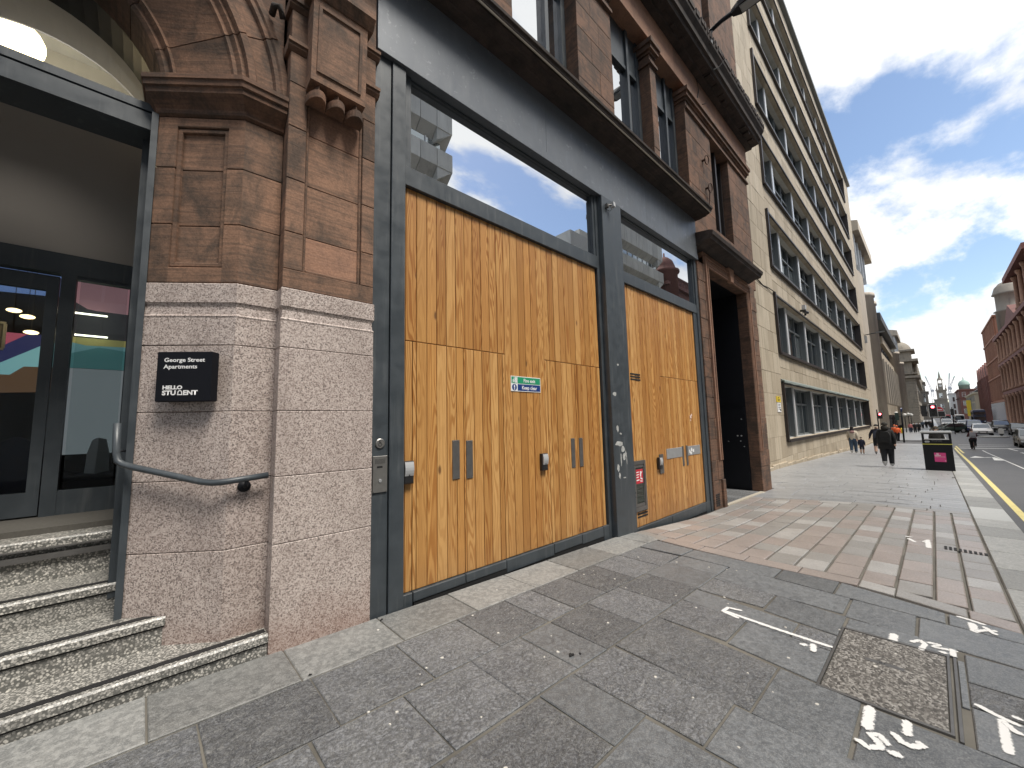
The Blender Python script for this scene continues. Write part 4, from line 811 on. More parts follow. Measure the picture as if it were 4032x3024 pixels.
# --- doorway of the passage on the right
zz = [-0.6, 0.22, 0.66, 1.12, 1.58, 2.05, 2.5, 2.95, 3.4, 3.85, 4.3, 4.75, 5.2]
for i, (a, b) in enumerate(zip(zz, zz[1:])):
    sbx('sandstone_block', 'sand2', 9.045, 9.36 if i % 2 else 9.50, 3.345, 4.1, a+0.002, b-0.002, c=0.008); sbx('sandstone_block', 'sand2', 9.36 if i % 2 else 9.50, 9.66, 3.335 if i else 3.30, 4.1, a+0.002, b-0.002, c=0.008)
    j = rnd.uniform(-0.012, 0.012)
    sbx('sandstone_block', 'sand2', 12.50+j, 12.78, 3.33, 3.60, a+0.002, b-0.002, c=0.010); sbx('sandstone_block', 'sand2', 12.78, 13.42 if i % 2 else 13.40, 3.345+j*.6, 3.9, a+0.002, b-0.002, c=0.008)
ar = MB()
for d, y0, y1, w in ((0.0, 3.318, 3.36, 0.05), (0.05, 3.305, 3.36, 0.03), (0.08, 3.322, 3.36, 0.10), (0.18, 3.30, 3.36, 0.045)):
    zb_ = 0.65
    ar.box(9.66-d-w, 9.66-d, y0, y1, zb_, 5.17+d+w); ar.box(12.52+d, 12.52+d+w, y0, y1, zb_, 5.17+d+w); ar.box(9.66-d, 12.52+d, y0, y1, 5.17+d, 5.17+d+w)
ar.build('architrave', M['sandlight'], SB)
sb('keystone', 'sandlight', lambda q: q.prismY([(11.02, 5.13), (11.22, 5.13), (11.30, 5.50), (10.94, 5.50)], 3.26, 3.36, 0.01))
sbx('lintel', 'sand2', 9.66, 12.5, 3.365, 3.60, 5.175, 5.50); sbx('lintel', 'sandlight', 9.43, 12.78, 3.35, 3.9, 5.40, 5.62, c=0.006)
sb('door_hood', 'soot', lambda q: q.prismX([(3.5, 5.50), (3.30, 5.52), (3.22, 5.56), (3.18, 5.585), (3.02, 5.60), (3.00, 5.66), (2.97, 5.68), (2.95, 5.76), (3.02, 5.79), (3.5, 5.86)], 9.02, 12.84))
# passage
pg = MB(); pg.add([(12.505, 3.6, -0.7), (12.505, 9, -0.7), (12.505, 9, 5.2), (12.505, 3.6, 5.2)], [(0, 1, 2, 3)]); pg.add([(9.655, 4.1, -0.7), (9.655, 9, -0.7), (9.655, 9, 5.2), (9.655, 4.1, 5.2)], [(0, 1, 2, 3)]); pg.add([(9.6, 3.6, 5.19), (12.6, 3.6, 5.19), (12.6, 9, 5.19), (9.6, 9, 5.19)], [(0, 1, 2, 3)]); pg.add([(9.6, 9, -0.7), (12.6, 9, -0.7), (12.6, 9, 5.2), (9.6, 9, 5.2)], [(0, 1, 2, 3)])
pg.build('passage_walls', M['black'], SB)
gate = part('passage_gate', M['black'], SB, lambda q: (q.box(12.46, 12.50, 3.62, 5.0, -0.36, 1.9), q.box(12.455, 12.46, 3.64, 4.98, 1.88, 1.91)))
b = MB()
for y, z, r in ((3.75, 1.08, .022), (3.85, 1.08, .02), (3.78, .93, .014), (4.1, .92, .012), (3.72, 1.55, .014), (3.70, 0.78, .012)): b.lathe([(r, 12.44), (r*.9, 12.45), (r*.9, 12.463)], (0, y, z), 10, 'X')
b.build('bolt', M['greyplastic'], gate)
pf_ = empty('passage_floor', (11, 5, -0.4), kind='structure'); x = 9.66
while x < 12.45:
    w = min(rnd.uniform(0.3, 0.5), 12.5-x); y = 3.42
    while y < 8.6: l = rnd.uniform(.5, .9); slab('flagstone', rect(x, x+w, y, y+l), M['slab'], pf_); y += l
    x += w
bx('bed', M['mortar'], pf_, 9.6, 12.6, 3.4, 9, -0.6, gz(12.5, 4)-0.03)
b = MB(); b.loop_prism([[(9.70, 3.30, -.44), (12.5, 3.28, -.44), (12.5, 3.42, -.44), (9.70, 3.40, -.44)], [(9.72, 3.31, gz(9.7, 3.3)+.008), (12.48, 3.30, gz(12.4, 3.3)+.008), (12.48, 3.40, gz(12.4, 3.3)+.012), (9.72, 3.39, gz(9.7, 3.3)+.012)]]); b.build('threshold_mortar', plain('pale_mortar', (0.42, 0.38, 0.31), 0.9, var=.3, scale=20), pf_)
b = MB()
for i in range(6): b.box(9.12, 9.34, 3.338, 3.36, -0.06-0.045*i-0.028, -0.06-0.045*i)
b.build('air_brick_slots', M['rubber'], SB)
# --- wall right of the fascia, with the tall slit window
def courses(x0, x1, z0, z1, y, mt='sand2', h=0.43, y1=3.9):
    z = z0; k = 0
    while z < z1-0.02:
        e = min(z+h*rnd.uniform(.92, 1.08), z1)
        if z1-e < 0.15: e = z1
        w = x1-x0; xs_ = [x0, x1] if w < 0.75 else ([x0, x0+w*(0.38 if k % 2 else 0.6), x1] if w < 2 else [x0+w*t for t in ((0, .3, .62, 1) if k % 2 else (0, .45, .8, 1))])
        for a, b in zip(xs_, xs_[1:]): sbx('sandstone_block', mt, a+0.0015, b-0.0015, y+rnd.uniform(-0.002, 0.003), y1, z+0.0015, e-0.0015, c=0.004)
        z = e; k += 1
courses(9.05, 10.60, 5.87, 9.0, 3.38); courses(11.95, 13.68, 5.5, 9.0, 3.38); courses(10.60, 11.95, 5.87, 6.46, 3.38); courses(12.85, 13.44, 5.2, 5.5, 3.37)
sl = sb('slit_window', 'bronze', lambda q: (q.box(11.25, 11.33, 3.50, 3.66, 6.46, 9.05), q.box(10.60, 10.66, 3.58, 3.68, 6.46, 9.05), q.box(11.89, 11.95, 3.58, 3.68, 6.46, 9.05)))
b = MB(); b.add([(10.6, 3.66, 6.46), (11.95, 3.66, 6.46), (11.95, 3.66, 9.1), (10.6, 3.66, 9.1)], [(0, 1, 2, 3)]); b.build('pane', M['dark'], sl)
for x, z in ((9.95, 8.05), (10.05, 7.35)):
    sb('iron_ring', 'rust', lambda q: (q.tube([(x, 3.39, z), (x, 3.30, z+0.01)], 0.03, 8), q.tube([(x+0.12*math.sin(2*math.pi*k/14), 3.27-0.02*math.cos(2*math.pi*k/14), z+0.10*math.cos(2*math.pi*k/14)-0.02) for k in range(15)], 0.013, 6)), smooth=True)
sb('iron_chain', 'rust', lambda q: q.tube([(10.1, 3.30, 7.3), (10.13, 3.34, 7.05), (10.12, 3.35, 6.9)], 0.013, 6))
# --- piers and windows of the upper storey
courses(1.30, 3.35, 6.25, 9.62, 3.38); courses(4.82, 5.86, 6.25, 9.62, 3.38); courses(7.35, 7.60, 6.25, 9.22, 3.38, h=0.9)
for x0, x1 in ((3.35, 4.82), (5.86, 7.35), (7.60, 9.05)):
    W_ = sb('sash_window', 'steel', lambda q: (q.box(x0, x0+0.10, 3.62, 3.80, 6.3, 9.62), q.box(x1-0.10, x1, 3.62, 3.80, 6.3, 9.62), q.box(x0+.1, x1-.1, 3.64, 3.80, 8.72, 8.80), q.box(x0+.1, x1-.1, 3.66, 3.80, 9.22, 9.62), q.box(x1-0.52, x1-0.44, 3.61, 3.8, 6.3, 9.62), q.box(x0+.1, x1-.52, 3.66, 3.80, 8.80, 9.22), q.box(x1-.44, x1-.1, 3.66, 3.80, 8.80, 9.22)))
    for a, b_ in ((x0+0.1, x1-0.52), (x1-0.44, x1-0.1)):
        b = MB(); b.add([(a, 3.70, 6.3), (b_, 3.70, 6.3), (b_, 3.70, 8.72), (a, 3.70, 8.72)], [(0, 1, 2, 3)]); b.build('pane', M['glass'], W_)
    bx('window_backing', M['dark'], SB, x0, x1, 3.81, 3.9, 6.2, 9.7)
def cap(q, x0, x1):
    for z0, z1, d in ((9.0, 9.06, 0.05), (9.06, 9.24, 0.0), (9.24, 9.30, 0.03), (9.30, 9.40, 0.08), (9.40, 9.50, 0.12)): q.box(x0-d, x1+d*0.6, 3.38-d, 3.9, z0+.0005, z1-.0005)
    q.box(x0, x1, 3.385, 3.9, 9.50, 9.62)
sb('string_course', 'sand2', lambda q: cap(q, 9.12, 13.68)); sb('pier_cap', 'sand2', lambda q: cap(q, 7.355, 7.595)); sb('pier_cap', 'sand2', lambda q: cap(q, 4.84, 5.84)); sb('pier_cap', 'sand2', lambda q: cap(q, 1.4, 3.32))
for a, b in zip([1.3, 3.6, 6.1, 8.6, 11.2], [3.6, 6.1, 8.6, 11.2, 13.86]): sbx('frieze_block', 'sandlight', a+.001, b-.001, 3.375, 3.9, 9.621, 10.30, c=0.003)
# --- cornices
sb('cornice', 'soot', lambda q: q.prismX([(3.75, 6.14), (3.20, 6.15), (3.19, 6.165), (3.10, 6.17), (3.08, 6.19), (3.03, 6.20), (3.02, 6.225), (2.985, 6.23), (2.975, 6.27), (2.955, 6.28), (2.95, 6.315), (3.05, 6.325), (3.75, 6.36)], 1.32, 9.12))
sb('cornice_lip', 'oldstone', lambda q: q.prismX([(3.0, 6.196), (2.995, 6.205), (2.99, 6.222), (3.02, 6.222)], 1.32, 9.125))
sb('upper_cornice', 'soot', lambda q: q.prismX([(3.75, 10.30), (3.24, 10.31), (3.22, 10.36), (3.02, 10.38), (3.0, 10.46), (2.95, 10.48), (2.94, 10.60), (2.86, 10.72), (2.84, 10.86), (2.95, 10.90), (3.75, 10.98)], 1.3, 14.05))
b = MB(); x = 1.5
while x < 14: w = rnd.uniform(.05, .3); b.box(x, x+w, rnd.uniform(3.06, 3.15), 3.22, 10.33+rnd.uniform(-.02, .03), 10.379); x += w+rnd.uniform(.1, .5)
b.build('dentils', M['soot'], SB)['kind'] = 'stuff'
b = MB(); x = 1.3
while x < 14.0:
    w = rnd.uniform(.05, .2); b.box(x, x+w, 2.83, 2.97, 10.80, 10.905+rnd.uniform(0, .07)); x += w+rnd.uniform(0, .1)
b.build('broken_cornice_edge', M['soot'], SB)['kind'] = 'stuff'
# --- storey above the upper cornice
courses(6.0, 9.0, 10.95, 16.3, 3.42, h=.5); courses(10.0, 10.75, 10.95, 16.3, 3.36, h=.5); courses(11.55, 13.85, 10.95, 16.3, 3.42, h=.5); courses(1.3, 6.0, 10.95, 16.3, 3.42, h=.8)
for x0, x1 in ((9.0, 10.0), (10.75, 11.55)):
    W_ = sb('sash_window', 'steel', lambda q: (q.box(x0, x0+0.07, 3.60, 3.74, 10.95, 16.3), q.box(x1-0.07, x1, 3.60, 3.74, 10.95, 16.3), q.box(x0+.07, x1-.07, 3.62, 3.74, 13.2, 13.3)))
    b = MB(); b.add([(x0, 3.70, 10.9), (x1, 3.70, 10.9), (x1, 3.70, 16.3), (x0, 3.70, 16.3)], [(0, 1, 2, 3)]); b.build('pane', M['glass'], W_)
sb('drain_pipe', 'rust', lambda q: q.tube([(9.62, 3.34, 10.95), (9.62, 3.34, 16.3)], 0.045, 8), smooth=True)
sb('loose_cable', 'rubber', lambda q: q.tube([(9.95, 3.36, 10.30), (10.0, 3.35, 10.0), (9.9, 3.36, 9.72), (9.98, 3.36, 9.60), (9.97, 3.2, 9.52)], 0.012, 5))
sb('loose_cable', 'rubber', lambda q: q.tube([(10.35, 2.84, 10.9), (10.4, 2.80, 10.75), (10.3, 2.92, 10.55), (10.1, 3.0, 10.40), (9.95, 3.35, 10.31)], 0.012, 5))

# ================================================================== SIGNS AND FITTINGS ON THE FACADE
# sign box on the splayed jamb
SGN = empty('sign_box', sp(0.26, 0.05, 1.93), 'square black sign box reading George Street Apartments on the granite jamb', 'sign')
def spbox(q, u0, u1, d0, d1, z0, z1, c=0.004):
    A, B, Cc, D = sp(u0, d1), sp(u1, d1), sp(u1, d0), sp(u0, d0); q.prism([A[:2], B[:2], Cc[:2], D[:2]], z0, z1, c)
part('sign_body', M['signblack'], SGN, lambda q: (spbox(q, 0.082, 0.442, 0.03, 0.10, 1.762, 2.112), spbox(q, 0.12, 0.40, 0.0, 0.03, 1.80, 2.07, 0.0)))
XA = tuple(-DU); ZA = tuple(DN)
def sptext(s, size, u, z, bold=0.0, sx=1.0): return text('lettering', s, size, frame(sp(u, 0.1012, z), XA, (0, 0, 1), ZA), M['signwhite'], SGN, bold=bold, sx=sx)
sptext('George Street', 0.0395, 0.398, 2.040, 0.0009, 1.16); sptext('Apartments', 0.0395, 0.398, 1.993, 0.0009, 1.16)
sptext('HELLO', 0.035, 0.398, 1.848, 0.0018, 1.22); sptext('STU', 0.043, 0.398, 1.808, 0.002, 1.18); sptext('ENT', 0.043, 0.2635, 1.808, 0.002, 1.18)
b = MB()                                   # the D drawn as a little house arch
def sq(u0, u1, z0, z1): b.add([sp(u0, 0.1012, z0), sp(u1, 0.1012, z0), sp(u1, 0.1012, z1), sp(u0, 0.1012, z1)], [(0, 1, 2, 3)])
UO = 0.2825; sq(UO+.017, UO-.017, 1.806, 1.8125)
for k in range(8):
    t0, t1 = math.pi*k/8, math.pi*(k+1)/8
    b.add([sp(UO+0.0155*math.cos(t0), 0.1013, 1.824+0.0165*math.sin(t0)), sp(UO+0.0155*math.cos(t1), 0.1013, 1.824+0.0165*math.sin(t1)), sp(UO+0.009*math.cos(t1), 0.1013, 1.824+0.010*math.sin(t1)), sp(UO+0.009*math.cos(t0), 0.1013, 1.824+0.010*math.sin(t0))], [(0, 1, 2, 3)])
for sg in (1, -1): b.add([sp(u, 0.1014, z) for u, z in ((UO+sg*.0155, 1.8125), (UO+sg*.009, 1.8125), (UO+sg*.009, 1.824), (UO+sg*.0155, 1.824))], [(0, 1, 2, 3)])
b.build('arch_emblem', M['signwhite'], SGN)
# fire exit sign
FE = empty('fire_exit_sign', (3.46, 3.42, 2.04), 'green and blue Fire exit Keep clear sign on the timber boards', 'sign')
bx('sign_plate', M['signwhite'], FE, 3.20, 3.72, 3.4175, 3.428, 1.95, 2.135)
fy = 3.4165
def fsheet(name, mat, x0, x1, z0, z1, y=fy, par=FE): bb = MB(); bb.add([(x0, y, z0), (x1, y, z0), (x1, y, z1), (x0, y, z1)], [(0, 1, 2, 3)]); return bb.build(name, M[mat], par)
fsheet('green_field', 'signgreen', 3.31, 3.712, 2.046, 2.127); fsheet('blue_field', 'signblue', 3.31, 3.712, 1.958, 2.039); fsheet('green_field', 'signgreen', 3.208, 3.302, 2.046, 2.127)
fr_ = lambda x, z, y=3.4155: frame((x, y, z), (1, 0, 0), (0, 0, 1), (0, -1, 0))
text('lettering', 'Fire exit', 0.062, fr_(3.515, 2.066), M['signwhite'], FE, 'CENTER', 0.0012); text('lettering', 'Keep clear', 0.062, fr_(3.515, 1.978), M['signwhite'], FE, 'CENTER', 0.0012)
b = MB(); b.lathe([(0.040, 3.4160), (0.040, 3.4168)], (3.255, 0, 1.9985), 24, 'Y'); b.build('blue_disc', M['signblue'], FE)
b = MB(); b.add([(3.248, 3.4153, 2.028), (3.246, 3.4153, 1.992), (3.264, 3.4153, 1.992), (3.262, 3.4153, 2.028)][::-1], [(0, 1, 2, 3)]); b.lathe([(0.0085, 3.4152), (0.0085, 3.4156)], (3.255, 0, 1.976), 12, 'Y'); b.build('exclamation_mark', M['signwhite'], FE)
b = MB()
for p in ([(3.268, 2.052), (3.296, 2.052), (3.296, 2.122), (3.268, 2.122)], [(3.236, 2.094), (3.262, 2.090), (3.256, 2.070), (3.240, 2.072)], [(3.238, 2.076), (3.222, 2.056), (3.228, 2.052), (3.246, 2.070)], [(3.248, 2.072), (3.262, 2.066), (3.262, 2.054), (3.256, 2.054), (3.256, 2.062), (3.244, 2.066)], [(3.236, 2.092), (3.222, 2.084), (3.220, 2.074), (3.225, 2.073), (3.228, 2.081), (3.240, 2.085)], [(3.256, 2.090), (3.272, 2.080), (3.276, 2.086), (3.262, 2.094)]): b.add([(x, 3.4154, z) for x, z in p], [tuple(range(len(p)))])
b.lathe([(0.009, 3.4152), (0.009, 3.4156)], (3.252, 0, 2.107), 12, 'Y'); b.build('running_figure', M['signwhite'], FE)
# card readers
def reader(x, z, y0, label):
    t = empty('card_reader', (x, y0, z), label, 'card reader', 'card readers on the timber doors')
    part('housing', M['plastic'], t, lambda q: q.prismY([(x-0.052, z-0.105), (x+0.052, z-0.105), (x+0.054, z+0.105), (x-0.054, z+0.105)], y0-0.05, y0, 0.012))
    part('cover', M['greyplastic'], t, lambda q: q.loop_prism([[(x+s*0.045, y0-0.052-0.012*math.sin(math.pi*k/5), z-0.03+0.128*k/5) for s in (-1, 1)]+[(x+s*0.045, y0-0.03, z-0.03+0.128*k/5) for s in (1, -1)] for k in range(6)]))
    part('indicator', M['rubber'], t, lambda q: q.lathe([(0.006, y0-0.058), (0.006, y0-0.04)], (x, 0, z-0.022), 8, 'Y'))
reader(1.835, 1.125, 3.424, 'grey and black card reader beside the steel post of the intercom'); reader(3.725, 1.07, 3.424, 'grey and black card reader between the two double doors of the tall timber screen')
bp = bx('reader_backplate', M['stainless_dull'], None, 6.82, 6.965, 3.414, 3.428, 0.61, 0.95); tag(bp, 'dull steel back plate behind the card reader on the shorter timber screen', 'plate')
reader(6.77, 0.80, 3.414, 'grey and black card reader mounted on a steel back plate')
# intercom and access disc
IC = empty('intercom_panel', (1.545, 3.36, 1.15), 'stainless steel intercom panel with speaker holes on the steel post', 'intercom')
bx('face_plate', M['stainless'], IC, 1.478, 1.612, 3.358, 3.375, 0.985, 1.30, c=0.003)
b = MB()
for i in range(9):
    for j in range(5): b.box(1.500+0.0105*i, 1.505+0.0105*i, 3.3565, 3.3585, 1.235+0.0085*j, 1.239+0.0085*j)
b.build('speaker_holes', M['rubber'], IC)['kind'] = 'stuff'
bx('display', M['rubber'], IC, 1.515, 1.565, 3.3562, 3.3585, 1.196, 1.212); part('call_button', M['galv'], IC, lambda q: q.lathe([(0.014, 3.350), (0.016, 3.354), (0.016, 3.36)], (1.545, 0, 1.085), 14, 'Y'))
b = MB()
for sx_ in (1.487, 1.603):
    for sz in (0.995, 1.29): b.lathe([(0.004, 3.356), (0.004, 3.36)], (sx_, 0, sz), 6, 'Y')
b.build('screws', M['stainless_dull'], IC)
AD = empty('access_disc', (1.545, 3.37, 1.41), 'round steel disc with a black wheelchair symbol on the steel post', 'sign')
part('disc', M['stainless'], AD, lambda q: q.lathe([(0.036, 3.357), (0.042, 3.361), (0.042, 3.375)], (1.545, 0, 1.41), 28, 'Y'))
b = MB(); xo, zo = 1.543, 1.408; yy = 3.3555
b.lathe([(0.0055, yy), (0.0055, yy+.001)], (xo-0.006, 0, zo+0.025), 10, 'Y')
for p in ([(-.009, .018), (-.003, .018), (-.002, .004), (-.008, .004)], [(-.004, .012), (.008, .012), (.008, .009), (-.004, .009)], [(-.006, .006), (.009, .006), (.009, .001), (-.006, .001)], [(.006, .004), (.010, .004), (.016, -.012), (.012, -.013)], [(.012, -.010), (.019, -.008), (.020, -.011), (.012, -.0135)]): b.add([(xo+x, yy, zo+z) for x, z in p], [(0, 1, 2, 3)])
for k in range(16):
    t0, t1 = R(110)+R(250)*k/16, R(110)+R(250)*(k+1)/16; f = lambda t, r: (xo-0.003+r*math.cos(t), yy-.0002, zo-0.008+r*math.sin(t))
    b.add([f(t0, .0165), f(t1, .0165), f(t1, .0125), f(t0, .0125)], [(0, 1, 2, 3)])
b.build('wheelchair_symbol', M['rubber'], AD)
# hydrant cabinet in the shorter screen
HC = empty('riser_cabinet', (6.02, 3.42, 0.08), 'steel riser cabinet with a dark glass door and red label in the shorter timber screen', 'cabinet')
part('frame', M['stainless_dull'], HC, lambda q: (q.box(5.785, 5.845, 3.395, 3.43, 0.09, 0.90), q.box(6.21, 6.265, 3.395, 3.43, 0.09, 0.90), q.box(5.845, 6.21, 3.395, 3.43, 0.84, 0.90), q.box(5.845, 6.21, 3.395, 3.43, 0.09, 0.16)))
dr = part('cabinet_door', M['stainless_dull'], HC, lambda q: (q.box(5.85, 5.94, 3.402, 3.42, 0.165, 0.835), q.box(6.18, 6.205, 3.402, 3.42, 0.165, 0.835), q.box(5.94, 6.18, 3.402, 3.42, 0.79, 0.835), q.box(5.94, 6.18, 3.402, 3.42, 0.165, 0.21)))
part('pane', _mirror('dark_cabinet_glass', (0.6, 0.65, 0.65), 0.15, (0.03, 0.035, 0.03)), dr, lambda q: q.box(5.94, 6.18, 3.408, 3.418, 0.21, 0.79)); part('lock', M['rubber'], dr, lambda q: (q.lathe([(0.016, 3.396), (0.016, 3.41)], (5.895, 0, 0.40), 10, 'Y'), q.lathe([(0.012, 3.396), (0.012, 3.41)], (5.895, 0, 0.33), 10, 'Y')))
bx('label_sheet', M['signred'], dr, 5.955, 6.175, 3.4065, 3.409, 0.53, 0.76)
b = MB()
for p in ([(.01, .19), (.09, .195), (.09, .18), (.01, .175)], [(.01, .15), (.10, .155), (.10, .14), (.01, .135)], [(.01, .11), (.085, .115), (.085, .10), (.01, .095)], [(.01, .065), (.10, .07), (.10, .05), (.01, .045)], [(.125, .20), (.165, .19), (.16, .10), (.13, .11)], [(.16, .17), (.205, .20), (.20, .185), (.165, .15)], [(.13, .10), (.20, .075), (.20, .05), (.135, .07)], [(.125, .045), (.20, .035), (.20, .02), (.125, .03)]): b.add([(5.955+x, 3.4058, .53+z) for x, z in p], [(0, 1, 2, 3)])
b.build('label_print', M['signwhite'], dr)
b = MB(); n = 8
for x, z, r in ((8.28, 1.62, .05), (8.33, 1.66, .03), (8.27, 1.55, .025)): b.add([(x+r*rnd.uniform(.5, 1)*math.cos(2*math.pi*k/n), 3.4185, z+r*rnd.uniform(.5, 1)*math.sin(2*math.pi*k/n)) for k in range(n)], [tuple(range(n))])
tag(b.build('torn_sticker', plain('torn_sticker', (0.75, 0.6, 0.55), .8)), 'torn pale sticker scrap on the double door of the shorter screen', 'sticker')
b = MB()
for x, z in ((8.13, .92), (8.22, .95), (8.18, .89), (8.30, .93)): b.add([(x+.05*rnd.uniform(.4, 1)*math.cos(2*math.pi*k/n), 3.4172, z+.05*rnd.uniform(.4, 1)*math.sin(2*math.pi*k/n)) for k in range(n)], [tuple(range(n))])
tag(b.build('torn_sticker', M['signwhite']), 'white sticker scraps on the galvanised push plate', 'sticker')
# security camera on the column
CC = empty('security_camera', (5.33, 3.30, 5.05), 'small white security camera box on the steel column top', 'camera')
part('mount', M['stainless_dull'], CC, lambda q: (q.box(5.26, 5.31, 3.255, 3.304, 5.0, 5.06), q.tube([(5.29, 3.27, 5.03), (5.34, 3.22, 5.04)], 0.014, 8))); part('camera_body', M['greyplastic'], CC, lambda q: q.prismX([(3.18, 5.005), (3.25, 5.005), (3.25, 5.085), (3.19, 5.085)], 5.33, 5.385)); part('cable', M['rubber'], CC, lambda q: q.tube([(5.36, 3.25, 5.0), (5.36, 3.26, 4.965), (5.33, 3.275, 4.955), (5.29, 3.29, 4.97), (5.28, 3.30, 5.0)], 0.004, 6))
# wall-mounted street lamp
SL = empty('street_lamp', (9.7, 2.9, 10.9), 'flat grey street lamp head on a bracket at the dark upper cornice', 'street lamp')
part('bracket', M['stainless_dull'], SL, lambda q: (q.box(9.58, 9.70, 2.84, 3.0, 10.70, 10.98), q.box(9.66, 9.69, 2.70, 3.38, 11.05, 11.12), q.tube([(9.66, 2.88, 10.95), (9.68, 2.80, 11.10)], 0.035, 8)))
part('arm', M['black'], SL, lambda q: q.tube([(9.66, 2.98, 11.02), (9.68, 2.60, 11.13), (9.70, 2.30, 11.16)], [0.05, 0.05, 0.06], 10), True)
part('lamp_head', M['black'], SL, lambda q: q.loop_prism([[(9.64, 2.38, 11.10), (9.76, 2.38, 11.10), (9.76, 2.38, 11.20), (9.64, 2.38, 11.20)], [(9.56, 2.22, 11.10), (9.84, 2.22, 11.10), (9.83, 2.22, 11.24), (9.57, 2.22, 11.24)], [(9.54, 1.80, 11.12), (9.86, 1.80, 11.12), (9.83, 1.80, 11.26), (9.57, 1.80, 11.26)], [(9.60, 1.66, 11.14), (9.80, 1.66, 11.14), (9.78, 1.66, 11.24), (9.62, 1.66, 11.24)]]))
part('lamp_lens', plain('milky_lens', (0.30, 0.31, 0.31), 0.3), SL, lambda q: q.loop_prism([[(9.585, 2.20, 11.105), (9.815, 2.20, 11.105), (9.82, 1.80, 11.125), (9.58, 1.80, 11.125)], [(9.60, 2.18, 11.075), (9.80, 2.18, 11.075), (9.80, 1.82, 11.095), (9.60, 1.82, 11.095)]]))

# ================================================================== BEIGE OFFICE BUILDING
BO = empty('office_building', (38, 8, gz(38)), 'beige stone-clad office block with long ribbon windows between deep grey fins', 'building')
BY = 4.5; BX0, BX1 = 13.9, 60.6
rows_ = [(0.60, 3.08), (4.57, 7.22), (8.66, 11.28), (12.75, 15.35), (16.87, 19.6), (21.05, 23.75), (25.3, 27.95)]
WX0, WX1 = 20.95, 55.6; FX = [23.95, 28.4, 32.95, 37.45, 42.1, 46.7, 51.2]
o = MB(); o.box(BX0, BX1-0.05, 5.2, 22, -3, 29.3); o.build('wall_core', M['conc'], BO)
bands = [(-2.0, 0.60)]+[(a[1], b[0]) for a, b in zip(rows_, rows_[1:])]+[(27.95, 29.2)]
pieces = []
def pan(x0, x1, z0, z1): pieces.append((x0, x1, z0, z1))
for i, (z0, z1) in enumerate(bands):
    zm = z0+(z1-z0)*(0.52 if i else 0.72); n = 38
    for j in range(n):
        x0 = WX0+(WX1-WX0)*j/n; x1 = WX0+(WX1-WX0)*(j+1)/n
        pan(x0, x1, z0, zm); pan(x0, x1, zm, z1)
z = -2.0; k = 0
while z < 29.1:
    e = min(z+0.92, 29.2); xs_ = [17.2, 18.5, 19.4, 20.25, 20.95] if k % 2 else [17.2, 18.1, 19.0, 19.9, 20.95]
    for a, b in zip(xs_, xs_[1:]): pan(a, b, z, e)
    pan(WX1, WX1+2.5, z, e); pan(WX1+2.5, BX1, z, e); z = e; k += 1
def size_key(p): xm = (p[0]+p[1])/2; return (xm*xm+(p[2]-1.5)**2)**1.5/(p[3]-p[2])
pieces.sort(key=size_key); rest = MB()
for i, (x0, x1, z0, z1) in enumerate(pieces):
    q = rest if i >= 295 else MB(); q.cbox(x0+.004, x1-.004, BY+rnd.uniform(-.006, .006), BY+0.12 if 0 else BY+0.35, z0+.004, z1-.004, 0.008)
    if i < 295: q.build('cladding_panel', M['beige'], BO)
rest.build('cladding_beyond', M['beige'], BO)['kind'] = 'stuff'
b = MB(); b.box(BX0, 17.2, BY+.02, 5.19, -2, 29.2); b.box(BX1-0.4, BX1-.02, BY+.36, 5.19, -3, 29.2); b.build('side_wall', M['beige'], BO)
part('parapet', M['alu'], BO, lambda q: (q.box(BX0, BX1+0.2, BY-0.25, 6, 29.2, 29.45), q.box(BX0, BX1+.1, BY-0.1, 6, 29.45, 29.75)))
GY = 5.02
